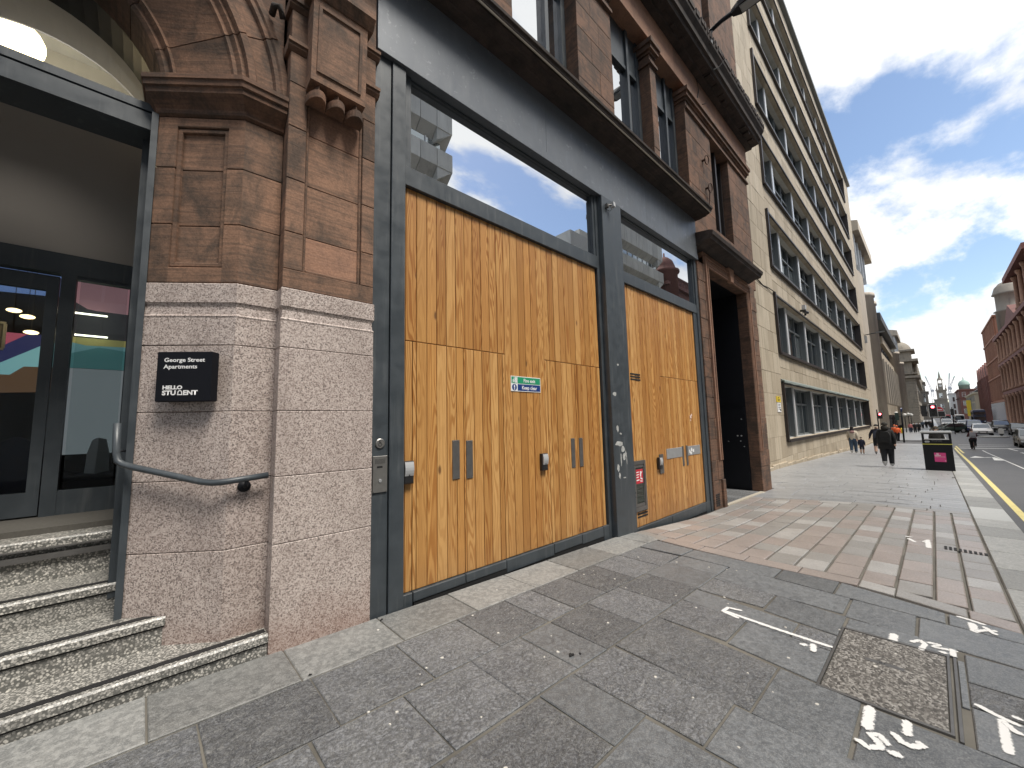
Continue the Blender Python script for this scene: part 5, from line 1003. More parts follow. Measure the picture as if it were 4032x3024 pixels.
for i, (z0, z1) in enumerate(rows_):
    wb = part('window_band', M['bronze'], BO, lambda q: (q.box(WX0-0.10, WX0+0.05, BY-0.11, 5.19, z0-0.10, z1+0.12), q.box(WX1-.05, WX1+0.10, BY-0.11, 5.19, z0-0.10, z1+0.12), q.box(WX0+.05, WX1-.05, BY-0.13, BY+.3, z0-0.12, z0-0.005), q.box(WX0+.05, WX1-.05, BY-0.06, BY+.2, z1+0.02, z1+0.10)))
    part('soffit', M['conc'], wb, lambda q: q.box(WX0+.05, WX1-.05, BY+.2, 5.19, z1, z1+0.10)); part('sill', M['fin'], wb, lambda q: q.box(WX0+.05, WX1-.05, BY+.30, 5.19, z0-0.08, z0+.02))
    if i == 0: part('lead_flashing', M['lead'], wb, lambda q: q.loop_prism([[(WX0-.1+ (WX1-WX0+.2)*k/40, BY-0.16, z1+0.06+.02*math.sin(k*2.3)), (WX0-.1+(WX1-WX0+.2)*k/40, BY+.02, z1+0.06), (WX0-.1+(WX1-WX0+.2)*k/40, BY+.02, z1+0.26), (WX0-.1+(WX1-WX0+.2)*k/40, BY-0.14, z1+0.15)] for k in range(41)]))
    ed = [WX0+.05]+FX+[WX1-.05]
    for x in FX:
        f_ = part('fin', M['alu'], wb, lambda q: q.box(x-0.13, x+0.13, BY+.22, 5.10, z0+.02, z1)); part('fin_cap', M['fin'], f_, lambda q: q.box(x-0.135, x+0.135, BY+.17, BY+.22, z0+.02, z1))
    for a, c_ in zip(ed, ed[1:]):
        a0 = a+0.13 if a in FX else a; c0 = c_-0.13 if c_ in FX else c_; n = 3 if c0-a0 > 3.2 else 2; zt = z0+(z1-z0)*0.68
        w = (c0-a0)/n
        fr = part('casement_frame', M['alu'], wb, lambda q: ([q.box(a0+w*k-.05, a0+w*k+.05, GY-.10, GY+.05, z0+.02, z1) for k in range(n+1)], q.box(a0+.05, c0-.05, GY-.08, GY+.05, zt-.05, zt+.05), q.box(a0+.05, c0-.05, GY-.08, GY+.05, z0+.02, z0+.10), q.box(a0+.05, c0-.05, GY-.08, GY+.05, z1-.08, z1)))
        for k in range(n):
            for za, zb in ((z0+.1, zt-.05), (zt+.05, z1-.08)):
                q = MB(); t = rnd.uniform(-.012, .012); x0, x1 = a0+w*k+.05, a0+w*(k+1)-.05
                q.add([(x0, GY+t, za), (x1, GY-t, za), (x1, GY-t, zb), (x0, GY+t, zb)], [(0, 1, 2, 3)]); q.build('pane', M['glass2'], fr)
# worn base course
bb = MB(); x = 13.9; k = 0
while x < BX1:
    w = rnd.uniform(0.5, 1.4); e = min(x+w, BX1); zb = max(gz(x, 4.4), gz(e, 4.4))
    bx('base_stone', M['beige'], BO, x+.004, e-.004, BY-0.05-rnd.uniform(0, .035), BY+.1, zb-0.5, zb+0.14+rnd.uniform(-.03, .05), c=0.02); x = e
# notices and fittings on the beige wall
def notice(name, label, parts):
    t = empty(name, (20.05, BY-.02, 2.1), label, 'sign')
    for nm, mt, a in parts: bx(nm, M[mt], t, *a)
    return t
nt = notice('wall_notice', 'small yellow notice above a white one on the beige stone wall', [('yellow_plate', 'signyellow', (19.74, 20.38, BY-.03, BY+.005, 2.25, 2.49))])
b = MB()
for k, (x0, x1) in enumerate(((19.95, 20.15), (19.85, 20.28), (19.88, 20.22))): b.box(x0, x1, BY-.032, BY-.028, 2.43-k*.07, 2.46-k*.07)
b.build('print_lines', M['rubber'], nt)
nt = notice('wall_notice', 'white printed notice below the yellow one on the beige stone wall', [('white_plate', 'signwhite', (19.80, 20.34, BY-.03, BY+.005, 1.82, 2.22))])
b = MB()
for k in range(4): b.box(19.90, 20.25-0.05*(k % 2), BY-.032, BY-.028, 2.14-k*.07, 2.17-k*.07)
b.box(20.15, 20.30, BY-.032, BY-.028, 1.86, 1.96); b.build('print_lines', M['rubber'], nt)
c2_ = empty('wall_camera', (26.6, 4.4, 7.6), 'cluster of dark security cameras under a pale box on the beige wall', 'camera')
part('box', M['greyplastic'], c2_, lambda q: q.box(27.0, 27.35, 4.34, 4.5, 7.68, 7.92)); part('camera_body', M['plastic'], c2_, lambda q: (q.tube([(26.5, 4.5, 7.5), (26.4, 4.25, 7.45)], .06, 8), q.tube([(26.3, 4.28, 7.38), (26.65, 4.2, 7.35)], .08, 8), q.tube([(26.6, 4.3, 7.5), (26.6, 4.3, 7.2)], .05, 8)))
# cable along the wall
tag(part('wall_cable', M['rubber'], None, lambda q: q.tube([(17.9, 4.49, 7.42), (18.6, 4.47, 7.36), (19.3, 4.49, 7.30), (20.0, 4.47, 7.36), (20.9, 4.42, 7.33)], 0.02, 5)), 'dark cable sagging along the beige wall to the window frame', 'cable')

# ================================================================== OTHER BUILDINGS
DG = M['glass2']
def window(parent, p, along, outd, w, h, mat_f, depth=0.12, bars=1):
    """framed window with sill; p is the centre of its bottom edge on the wall plane"""
    a = Vector(along); n = Vector(outd); P = Vector(p); up = Vector((0, 0, 1))
    def bxs(q, a0, a1, z0, z1, d0, d1):
        vs = [tuple(P+a*s+up*z+n*d) for z in (z0, z1) for d in (d0, d1) for s in (a0, a1)]
        q.add(vs, [(0, 2, 3, 1), (4, 5, 7, 6), (0, 1, 5, 4), (2, 6, 7, 3), (0, 4, 6, 2), (1, 3, 7, 5)])
    q = MB(); t = w*0.09
    bxs(q, -w/2, -w/2+t, 0, h, 0, depth); bxs(q, w/2-t, w/2, 0, h, 0, depth); bxs(q, -w/2+t, w/2-t, h-t, h, 0, depth); bxs(q, -w/2-t*.6, w/2+t*.6, -t, 0, 0, depth*1.7)
    for k in range(bars): zz_ = h*(k+1)/(bars+1); bxs(q, -w/2+t, w/2-t, zz_-.04, zz_+.04, 0, depth*.5)
    f = q.build('window', mat_f, parent); q = MB(); q.add([tuple(P+a*s+up*z+n*0.03) for s, z in ((-w/2+t, 0), (w/2-t, 0), (w/2-t, h-t), (-w/2+t, h-t))], [(0, 1, 2, 3)]); q.build('pane', DG, f); return f
def bldg(name, label, x0, x1, y0, y1, z1, mat, zb=-1.6):
    t = empty(name, ((x0+x1)/2, (y0+y1)/2, zb), label, 'building'); bx('wall', M[mat], t, x0, x1, y0, y1, zb, z1); return t
def cornice(t, mat, x0, x1, y0, y1, z, h, d): return bx('cornice', M[mat], t, x0-d, x1+d, y0-d, y1+d, z, z+h)
# --- across the street (seen mirrored in the windows and at the right edge)
def concrete_block(label, x0, x1, ztop, yf=-14.0):
    t = empty('concrete_office', ((x0+x1)/2, yf-8, 0), label, 'building'); zo = ztop-23.3
    bx('tower_core', M['conc'], t, x0+1.2, x1-1.2, yf-16, yf-1.2, -1.5, 23.0+zo)
    for zb_, zt_ in ((21.55, 23.3), (18.75, 20.0), (14.6, 15.9), (10.4, 11.7), (6.0, 7.4)):
        n = int(round((x1-x0)/1.25))
        for k in range(n):
            a = x0+(x1-x0)*k/n; c = x0+(x1-x0)*(k+1)/n
            q = MB(); q.prismX([(yf-1.0, zb_+zo-0.9), (yf, zb_+zo), (yf, zt_+zo), (yf-1.5, zt_+zo)], a+.02, c-.02); q.build('cladding_panel', M['conc'], t)
        q = MB(); q.prismY([(x1-1.2, zb_+zo-.9), (x1-.05, zb_+zo), (x1-.05, zt_+zo), (x1-1.2, zt_+zo)], yf-14, yf-.05); q.build('end_cladding', M['conc'], t)
    for za, zb_ in ((20.0, 21.5), (15.9, 18.2), (11.7, 14.0), (7.4, 9.8)):
        n = int(round((x1-x0)/1.25))
        for k in range(n):
            a = x0+.6+(x1-x0-1.2)*k/n; c = x0+.6+(x1-x0-1.2)*(k+1)/n; q = MB(); q.box(a, a+.1, yf-.75, yf-.6, za+zo, zb_+zo); f = q.build('mullion', M['fin'], t)
            q = MB(); q.add([(a+.1, yf-.66, za+zo), (c, yf-.66, za+zo), (c, yf-.66, zb_+zo), (a+.1, yf-.66, zb_+zo)], [(0, 1, 2, 3)]); q.build('pane', DG, f)
    q = MB(); q.box(x1-1.0, x1-.9, yf-12, yf-.8, 20.0+zo, 21.5+zo); q.build('end_glazing', DG, t)
    return t
concrete_block('pale concrete office with overhanging panel bands mirrored in the longer window', -30, 14.57, 23.3)
concrete_block('second pale concrete office with overhanging bands mirrored in the narrower window', 34.5, 45.6, 22.8)
t = bldg('rendered_building', 'grey rendered building with a stepped roof mirrored in the longer window', 27.9, 34.3, -26, -14.4, 19.4, 'whitestone'); bx('roof_upstand', M['conc'], t, 29.6, 31, -15.5, -14.6, 19.4, 20.1)
q = MB(); q.prismX([(-26, -1.5), (-14.6, -1.5), (-14.6, 16.4), (-20, 18.6), (-26, 16.4)], 15.6, 27.9); q.build('side_wing', M['conc'], t)
for k in range(5):
    for zz_ in (3, 7, 11, 14.2): window(t, (16.9+2.3*k, -14.6, zz_-.4), (1, 0, 0), (0, 1, 0), 1.3, 1.7, M['fin'])
t = bldg('turreted_building', 'dark red stone building with a domed corner turret mirrored in the narrower window', 46.6, 61.5, -28, -14.2, 18.8, 'redstone')
q = MB(); q.lathe([(1.5, 17), (1.5, 20.2), (1.75, 20.3), (1.75, 20.6), (1.3, 20.7), (1.25, 21.2), (1.0, 21.9), (.5, 22.4), (.12, 22.6), (.1, 23.1)], (48.0, -14.9, 0), 16); q.build('turret', M['redstone'], t, True)
bx('balustrade_rail', M['redstone'], t, 49.6, 61.5, -14.5, -14.2, 20.0, 20.25)
for k in range(26): bx('baluster', M['redstone'], t, 49.8+.45*k, 50.0+.45*k, -14.45, -14.25, 18.8, 20.0)
cornice(t, 'redstone', 46.6, 61.5, -27, -14.2, 18.4, .4, .4)
for k in range(7):
    for zz_ in (2, 6, 10, 14.3): window(t, (47.9+2*k, -14.2, zz_), (1, 0, 0), (0, 1, 0), 1.0, 2.6, M['sandlight'])
bldg('plain_tenement', 'plain dark red tenement block between the turreted building and the columned one', 62, 100, -28, -14.1, 20, 'redstone')
# right-hand side of the street
t = bldg('columned_building', 'tall dark red building with rows of slender pale columns and heavy cornices', 104, 162, -34, -14.0, 20.2, 'redstone')
bx('tall_wing', M['redstone'], t, 104, 126, -34, -14.02, 20.2, 28.0)
for zz_, h, d in ((20.2, .8, 1.2), (13.5, .6, .9), (6.2, .7, .8)): cornice(t, 'redstone', 104, 162, -34, -14, zz_, h, d)
cornice(t, 'redstone', 104, 126, -34, -14, 28.0, 1.0, 1.6); q = MB(); q.prismY([(127, 21), (146, 21), (136.5, 25)], -20, -13.4); q.build('pediment', M['redstone'], t)
for k in range(11):
    x = 105.5+5.6*k
    for z0, z1 in ((-1.2, 6.1), (7.0, 13.4), (14.2, 20.1), (21.4, 27.9)):
        if z0 > 21 and x > 125: continue
        q = MB(); q.lathe([(.5, z0), (.5, z0+.4), (.36, z0+.5), (.3, z1-.9), (.5, z1-.5), (.55, z1)], (x, -13.45, 0), 8); q.build('column', M['sandlight'], t, True)
        if k < 10: window(t, (x+2.8, -13.98, z0+.9), (1, 0, 0), (0, 1, 0), 2.4, z1-z0-2.2, M['redstone'])
q = MB(); q.lathe([(2.2, 20.8), (2.2, 26), (2.6, 26.2), (2.0, 26.6), (2.0, 30.2), (2.5, 30.4), (2.3, 30.8), (1.9, 32.2), (1.1, 33.2), (.2, 33.6)], (152, -15.2, 0), 12); q.build('corner_cupola', M['farstone'], t, True)
q = MB()
for k in range(9):
    z0 = -1.2+.85*k; q.box(158.5-.05*(k % 2), 160.3+.05*(k % 2), -14.3, -13.4, z0, z0+.78)
q.build('rusticated_pier', M['sandlight'], t)
t = bldg('terracotta_building', 'terracotta clad office block with narrow vertical window strips and a glazed base', 164, 197, -36, -13.8, 27.2, 'terracotta', -1.5)
for zz_ in (4.6, 11.4, 16.4, 22.0, 27.2): cornice(t, 'terracotta', 164, 197, -36, -13.8, zz_, .45, .45)
for k in range(14):
    x = 165.2+2.35*k
    for z0, z1 in ((5.3, 11.3), (12.0, 16.3), (17.0, 21.9), (22.6, 27.1)):
        q = MB(); q.box(x-.28, x+.28, -13.8, -13.45, z0, z1); f = q.build('pier', M['terracotta'], t)
        q = MB(); q.add([(x+.28, -13.77, z0+.3), (x+2.07, -13.77, z0+.3), (x+2.07, -13.77, z1-.4), (x+.28, -13.77, z1-.4)], [(0, 1, 2, 3)]); q.build('pane', DG, f)
    bx('glazing_fin', M['fin'], t, x-.2, x+.2, -13.8, -13.2, -1.4, 4.5)
for k in range(5):
    for z0 in (6.2, 12.4, 17.6, 23.1): window(t, (163.98, -16-3*k, z0), (0, 1, 0), (-1, 0, 0), 1.4, 3.4, M['terracotta'])
t = bldg('gabled_red_building', 'dark red stone building with a gabled skyline beyond the terracotta block', 200, 240, -36, -13.6, 14.0, 'redstone', -1.5)
for k in range(5): q = MB(); q.prismY([(201+8*k, 14), (207+8*k, 14), (205.5+8*k, 17.2), (204+8*k, 18.4), (202.5+8*k, 17.2)], -20, -13.5); q.build('gable', M['redstone'], t)
for k in range(9):
    bx('pilaster', M['redstone'], t, 200.5+4.5*k, 201.6+4.5*k, -13.6, -13.2, -1.4, 13.8)
    for z0 in (3, 7.2, 10.6): window(t, (203.2+4.3*k, -13.58, z0), (1, 0, 0), (0, 1, 0), 1.4, 2.4, M['sandlight'])
t = bldg('cream_building', 'cream rendered terrace with a slate roof far down the street', 245, 300, -32, -12.6, 10.2, 'cream', -1.5)
q = MB(); q.prismX([(-32, 10.2), (-12.3, 10.2), (-16, 13.2), (-28, 13.2)], 245, 300); q.build('roof', M['slate'], t); cornice(t, 'cream', 245, 300, -32, -12.6, 9.6, .6, .4)
for k in range(11):
    for z0 in (0.4, 3.8, 6.9): window(t, (247.6+4.9*k, -12.58, z0), (1, 0, 0), (0, 1, 0), 1.5, 2.2, M['whitestone'])
for k in range(4):
    for z0 in (3.8, 6.9): window(t, (244.98, -14.5-3.2*k, z0), (0, 1, 0), (-1, 0, 0), 1.3, 2.0, M['whitestone'])
t = bldg('domed_red_building', 'red stone building with a pale green dome closing the right side of the street', 330, 372, -34, -11.6, 15.2, 'redstone', -1.5)
q = MB(); q.lathe([(2.1, 14.8), (2.1, 17.4), (2.4, 17.5), (2.3, 17.9), (2.1, 18.8), (1.5, 19.8), (.6, 20.4), (.25, 20.7), (.2, 21.6), (.05, 22.6)], (332.2, -13.8, 0), 16); q.build('dome', M['copper'], t, True)
cornice(t, 'redstone', 330, 372, -34, -11.6, 14.6, .6, .6); cornice(t, 'redstone', 330, 372, -34, -11.6, 10.4, .4, .4); q = MB(); q.prismX([(-34, 15.2), (-18, 15.2), (-20, 18), (-32, 18)], 334, 372); q.build('roof', M['slate'], t)
for k in range(6):
    for z0 in (2, 6.4, 11.2): window(t, (329.98, -13.2-2.9*k, z0), (0, 1, 0), (-1, 0, 0), 1.3, 2.4, M['whitestone'])
t = bldg('white_building', 'pale stone building with tall windows beside the domed red one', 392, 420, -16.5, -9.3, 15.4, 'whitestone', -1.5); cornice(t, 'whitestone', 392, 420, -16.5, -9.3, 15.0, .6, .5)
for k in range(3):
    for z0 in (1.5, 5.5, 10): window(t, (391.98, -11-1.9*k, z0), (0, 1, 0), (-1, 0, 0), .9, 2.8, M['alu'])
bn = empty('street_banner', (200, -8.9, gz(200)), 'tall yellow banner hanging from a pole over the far roadside', 'banner')
bx('banner_cloth', plain('banner_yellow', (0.75, 0.56, 0.05), .8, var=.1), bn, 199.97, 200.03, -9.25, -8.25, .8, 6.1); part('pole', M['alu'], bn, lambda q: (q.tube([(200, -9.35, -1.5), (200, -9.35, 6.6)], .07, 8), q.tube([(200, -9.35, 6.15), (200, -8.2, 6.1)], .05, 6), q.tube([(200, -8.2, 6.1), (200, -7.1, 5.4)], .05, 6)))
# church closing the view
ch = empty('church', (500, -8, -1.5), 'grey stone church with a clock tower and lantern spire closing the street', 'church')
bx('nave', M['farstone'], ch, 506, 545, -19, 3, -1.5, 12); bx('tower_base', M['farstone'], ch, 500, 508, -10.6, -2.9, -1.5, 14.5)
bx('tower_stage', M['farstone'], ch, 500.4, 507.6, -10.5, -4.6, 14.5, 22.5); cornice(ch, 'farstone', 500, 508, -10.6, -4.6, 22.0, .7, .5); cornice(ch, 'farstone', 500, 508, -10.6, -2.9, 14.2, .6, .5)
bx('clock_stage', M['farstone'], ch, 501.5, 505.5, -8.9, -5.9, 22.7, 28.5); q = MB(); q.lathe([(1.0, 501.35), (1.0, 501.5)], (0, -7.4, 26.4), 18, 'X'); q.build('clock_face', M['whitestone'], ch)
for sy in (-8.7, -6.3): bx('lantern_pier', M['farstone'], ch, 501.9, 505.1, sy-.25, sy+.25, 28.5, 31.3)
q = MB(); q.lathe([(2.0, 31.2), (2.0, 31.6), (1.5, 32.2), (.9, 33.4), (.75, 33.6), (.5, 36.4), (.1, 39.0)], (503.5, -7.5, 0), 10); q.build('spire', M['farstone'], ch)
for sy in (-10.3, -5.0): q = MB(); q.lathe([(.55, 22.7), (.55, 23.8), (.2, 24.6), (.3, 25.6), (.05, 28.2)], (500.9, sy, 0), 8); q.build('pinnacle', M['farstone'], ch)
for z0, h in ((16.2, 3.6), (7.5, 3.0), (2.0, 3.4)): window(ch, (499.98 if z0 < 14 else 500.38, -7.0, z0), (0, 1, 0), (-1, 0, 0), 2.2, h, M['whitestone'])
# cranes over the roofs
cy = plain('crane_grey', (0.42, 0.45, 0.50), .6)
def crane(label, x, pts_m, jib):
    t = empty('tower_crane', (x, pts_m[0], 0), label, 'crane'); y0, ztop = pts_m
    part('mast', cy, t, lambda q: [q.tube([(x+sx_, y0+sy, 0), (x+sx_, y0+sy, ztop)], .18, 4) for sx_ in (-.7, .7) for sy in (-.7, .7)]+[q.tube([(x-.7, y0-.7, z), (x-.7, y0+.7, z+1.6)], .1, 4) for z in range(2, int(ztop)-2, 2)])
    part('jib', cy, t, lambda q: [q.tube([(x, y0+d, ztop), (x, jib[0]+d*.3, jib[1])], .22, 4) for d in (-.6, .6)]+[q.tube([(x, y0+(jib[0]-y0)*k/9-.5, ztop+(jib[1]-ztop)*k/9), (x, y0+(jib[0]-y0)*(k+1)/9+.5, ztop+(jib[1]-ztop)*(k+1)/9)], .1, 4) for k in range(9)]); part('cab', cy, t, lambda q: q.box(x-.8, x+.8, y0-1.6, y0+1.0, ztop-1.5, ztop+.6))
crane('grey tower crane with its jib leaning left above the church', 600, (-2.6, 27), (0.9, 42)); crane('grey tower crane with an upright jib right of the church spire', 600, (-14.8, 28.8), (-16.3, 43.6)); crane('grey tower crane with its jib leaning right behind the church', 604, (-15.2, 28.2), (-19.6, 40.3))
# --- left side beyond the beige block
cb = empty('concrete_hall', (100, 9, -1.4), 'brown concrete building with round stair towers and tall fins beyond the beige block', 'building')
bx('wall', M['shuttered'], cb, 87, 126, 5.6, 22, -1.5, 17.2); q = MB(); q.box(61.5, 74.2, 6.0, 20, -1.5, 20); q.prism([(61.5, 6.0)]+[(61.5+6.35*(1-math.cos(math.pi*k/12)), 6.0-1.4*math.sin(math.pi*k/12)) for k in range(13)], -1.5, 20); q.build('stair_tower', M['shuttered'], cb)
for x, y, r, h in ((78.2, 6.3, 2.0, 19.7), (83.9, 6.2, 1.7, 19.6), (129, 6.6, 2.6, 16.4), (149, 6.4, 2.4, 15.8)):
    q = MB(); q.lathe([(r, -1.5), (r, h-.6), (r+.15, h-.55), (r+.15, h)], (x, y, 0), 20); q.build('round_tower', M['shuttered'], cb, True)
for x0, x1, z0, z1 in ((62.5, 73.4, 20, 24), (136, 147, 16.6, 21.4)):
    L = bx('lantern_glazing', DG, cb, x0, x1, 4.9, 14, z0, z1)
    for k in range(4): bx('lantern_fin', M['fin'], L, x0+.2+(x1-x0-.6)*k/3, x0+.5+(x1-x0-.6)*k/3, 4.55, 4.9, z0, z1)
    q = MB(); q.prismX([(4.0, z1), (15, z1), (15, z1+.4), (9, z1+2.6), (4.0, z1+1.2)], x0-.8, x1+4.0); q.build('lantern_roof', M['shuttered'], cb)
bx('spandrel_band', M['beige'], cb, 86.5, 127, 5.0, 5.6, 10.9, 12.6); bx('spandrel_band', M['beige'], cb, 86.5, 127, 5.2, 5.6, 1.7, 3.6); bx('spandrel_band', M['beige'], cb, 100, 127, 5.0, 5.6, 15.0, 16.4)
q = MB(); q.prismX([(4.2, 17.0), (12, 17.0), (12, 19.4), (4.2, 18.2)], 86, 128); q.build('roof', M['slate'], cb)
for k in range(8):
    x = 89+5.2*k; bx('fin_column', M['shuttered'], cb, x-.5, x+.5, 4.5, 5.6, 3.6, 10.9)
    if k < 7:
        window(cb, (x+2.6, 5.58, 3.7), (1, 0, 0), (0, -1, 0), 3.6, 7.0, M['bronze'], .1, 3); window(cb, (x+2.6, 5.58, 12.8), (1, 0, 0), (0, -1, 0), 3.8, 2.0, M['bronze'], .1, 0); window(cb, (x+2.6, 5.58, -1.2), (1, 0, 0), (0, -1, 0), 3.8, 2.8, M['bronze'], .1, 0)
# ornate domed building
cc = empty('domed_chambers', (240, 14, -1.4), 'ornate sooty stone civic building with a rusticated corner and stone domes', 'building')
bx('wall', M['oldstone'], cc, 200.4, 318, 3.2, 40, -1.5, 21)
q = MB()
for k in range(17): q.box(200+.04*(k % 2), 212, 2.75, 30, -1.4+.95*k, -1.4+.95*k+.82)
q.build('rusticated_corner', M['oldstone'], cc)['kind'] = 'stuff'
for zz_, h, d in ((14.8, .8, 1.3), (16.2, .5, .7), (20.8, .8, 1.2), (24.6, .6, .6)):
    bx('cornice', M['oldstone'], cc, 200-d, 212+d, 2.75-d, 12 if zz_ > 21 else 30, zz_, zz_+h)
bx('pavilion', M['oldstone'], cc, 200.6, 211, 3.2, 11, 15.2, 25)
window(cc, (200.58, 5.2, 17.2), (0, 1, 0), (-1, 0, 0), 1.5, 3.0, M['farstone'])
def dome(x, y, z, r, parent, mt='lead'): q = MB(); q.lathe([(r, z)]+[(r*math.cos(math.pi/2*k/9), z+r*1.05*math.sin(math.pi/2*k/9)) for k in range(9)]+[(.5, z+r*1.05), (.45, z+r*1.05+1.2), (.55, z+r*1.05+1.3), (.1, z+r*1.05+3.2)], (x, y, 0), 20); q.build('dome', M[mt], parent, True)
dome(205.6, 6.6, 25.2, 3.7, cc, 'oldstone')
for k in range(14):
    x = 216+7.2*k; q = MB(); q.lathe([(.8, 15.6), (.7, 16.6), (.6, 20), (.9, 20.7)], (x, 2.7, 0), 8); q.build('column', M['oldstone'], cc, True)
    for z0, h in ((2, 4), (8, 4.6), (16.4, 3.4)): window(cc, (x+3.4, 3.18, z0), (1, 0, 0), (0, -1, 0), 2.2, h, M['farstone'])
    if k % 4 == 1: bx('roof_block', M['oldstone'], cc, x-1, x+5, 3.4, 9, 21, 25.5); dome(x+2, 6, 25.5, 2.6, cc)
cornice(cc, 'oldstone', 213, 318, 3.0, 40, 14.8, .9, 1.0); cornice(cc, 'oldstone', 213, 318, 3.0, 40, 20.6, .7, .9)
sc = bldg('far_stone_pavilion', 'far pale grey stone block with round windows and a small dome on the left', 330, 372, 0.4, 20, 15, 'farstone', -1.5)
bx('upper_stage', M['farstone'], sc, 330.5, 342, 1.2, 8, 15, 20.5); dome(335, 4.0, 20.5, 2.6, sc, 'farstone')
for zz_ in (7.6, 14.6, 20.2): bx('cornice', M['farstone'], sc, 329.4, 372, -.1 if zz_ < 16 else .8, 9, zz_, zz_+.5)
for k in range(4):
    for z0, h in ((3.8, 2.4), (9.0, 2.2), (11.8, 1.8), (16.2, 2.4)): window(sc, (329.98 if z0 < 15 else 330.48, 1.9+1.9*k, z0), (0, 1, 0), (-1, 0, 0), .9, h, M['whitestone'])
fb = bldg('distant_block', 'distant grey block at the foot of the cranes left of the church', 470, 490, -2.2, 20, 8.5, 'farstone', -1.5)
for k in range(5):
    for z0 in (0.5, 4.2): window(fb, (469.98, -1.0+2.6*k, z0), (0, 1, 0), (-1, 0, 0), 1.2, 2.2, M['whitestone'])

# ================================================================== VEHICLES
M['carglass'] = _mirror('car_glass', (0.8, 0.85, 0.9), 0.2, (0.015, 0.018, 0.02)); M['chrome'] = plain('chrome_trim', (.5, .5, .5), .2, .9)
def paintm(n, c): return plain(n, c, 0.22, 0.0, 0.04, 2.0, 0.7)
CP = {'white': paintm('white_car_paint', (.72, .73, .74)), 'blue': paintm('blue_car_paint', (.02, .035, .11)), 'black': paintm('black_car_paint', (.012, .012, .014)), 'green': paintm('dark_green_car_paint', (.02, .035, .03)), 'grey': paintm('grey_car_paint', (.18, .18, .18)), 'silver': paintm('silver_car_paint', (.42, .43, .44)), 'red': paintm('red_bus_paint', (.30, .02, .03)), 'bus': paintm('dark_bus_paint', (.025, .03, .07))}
LAMP = plain('headlamp_glass', (.75, .78, .8), .1); TAIL = plain('tail_lamp', (.4, .02, .02), .2)
def car(name, label, cat, x, y, rot, paint, L=4.3, Wd=1.8, H=1.55, hood=1.0, boot=0.35, roofpaint=None, group=None):
    t = empty(name, (0, 0, 0), label, cat, group); hl = L/2; bz = H*0.60; g = 0.20
    side = [(-hl+.05, g+.12), (-hl, .5), (-hl+.03, bz-.06), (-hl+boot*.6, bz), (-hl+boot+.25, H-.05), (-hl+boot+.6, H), (hl-hood-1.25, H-.01), (hl-hood-1.0, H-.06), (hl-hood-.15, bz+.03), (hl-.25, bz-.13), (hl-.03, bz-.28), (hl, .45), (hl-.06, g+.08)]
    inn = lambda z: (0.0 if z < .5 else 0.03 if z < bz-.02 else .05+.16*(z-bz)/(H-bz))
    w = Wd/2; rings = []
    for s in (-1, -.93, .93, 1):
        k = 1 if abs(s) == 1 else .0
        rings.append([(px_*(1-.0*k) if not k else px_*.985, s*(w-inn(pz)) if k == 0 else (w-inn(pz)-.0)*s, pz-(.03*k if pz > .6 else -.03*k)) for px_, pz in side])
    q = MB(); q.loop_prism(rings); q.build('body', CP[paint], t, True, local=True)
    gw = lambda z, o=.0: (w-inn(z))+o
    # glass
    ws = MB(); z0, z1 = bz+.06, H-.09; xa, xb = hl-hood-.2, hl-hood-1.0
    ws.add([(xa+.02, -gw(z0)+.1, z0), (xa+.02, gw(z0)-.1, z0), (xb+.06, gw(z1)-.09, z1), (xb+.06, -gw(z1)+.09, z1)], [(0, 1, 2, 3)]); ws.build('windscreen', M['carglass'], t, local=True)
    rw = MB(); xa, xb = -hl+boot*.75, -hl+boot+.22; rw.add([(xa-.02, -gw(z0)+.1, z0), (xa-.02, gw(z0)-.1, z0), (xb-.05, gw(z1)-.1, z1), (xb-.05, -gw(z1)+.1, z1)], [(0, 1, 2, 3)]); rw.build('rear_window', M['carglass'], t, local=True)
    for s in (-1, 1):
        sw = MB(); sw.add([(hl-hood-.35, s*gw(z0, .012), z0), (-hl+boot+.15, s*gw(z0, .012), z0), (-hl+boot+.5, s*gw(z1, .012), z1), (hl-hood-1.1, s*gw(z1, .012), z1)], [(0, 1, 2, 3)]); sw.build('side_window', M['carglass'], t, local=True)
        for xw in (hl-.82, -hl+.80):
            q = MB(); q.lathe([(.33, s*w-.22*s), (.335, s*w-.02*s), (.31, s*w+.015*s), (.21, s*w+.015*s)], (xw, 0, .33), 18, 'Y'); ty = q.build('wheel', M['rubber'], t, local=True)
            q = MB(); q.lathe([(.21, s*w+.0*s), (.205, s*w+.022*s), (.06, s*w+.03*s)], (xw, 0, .33), 14, 'Y'); q.build('rim', M['galv'], ty)
        q = MB(); q.prismX([(s*(w-.06), bz-.30), (s*(w-.48), bz-.33), (s*(w-.44), bz-.44), (s*(w-.05), bz-.42)], hl-.10, hl-.004); q.build('headlight', LAMP, t, local=True)
        q = MB(); q.prismX([(s*(w-.06), bz-.12), (s*(w-.3), bz-.12), (s*(w-.3), bz-.28), (s*(w-.06), bz-.28)], -hl-.012, -hl+.12); q.build('tail_light', TAIL, t, local=True)
        q = MB(); q.box(hl-hood-.55, hl-hood-.35, s*w+(0 if s > 0 else -.16), s*w+(.16 if s > 0 else 0), bz+.02, bz+.15); q.build('wing_mirror', CP[paint], t, local=True)
    q = MB(); q.box(hl-.08, hl+.012, -w+.5, w-.5, .46, bz-.36); q.build('grille', M['plastic'], t, local=True); q = MB(); q.box(hl-.06, hl+.02, -w+.08, w-.08, g+.05, .40); q.build('front_bumper', M['plastic'], t, local=True)
    q = MB(); q.box(hl+.02, hl+.03, -.26, .26, .42, .53); q.build('number_plate', M['signwhite'], t, local=True)
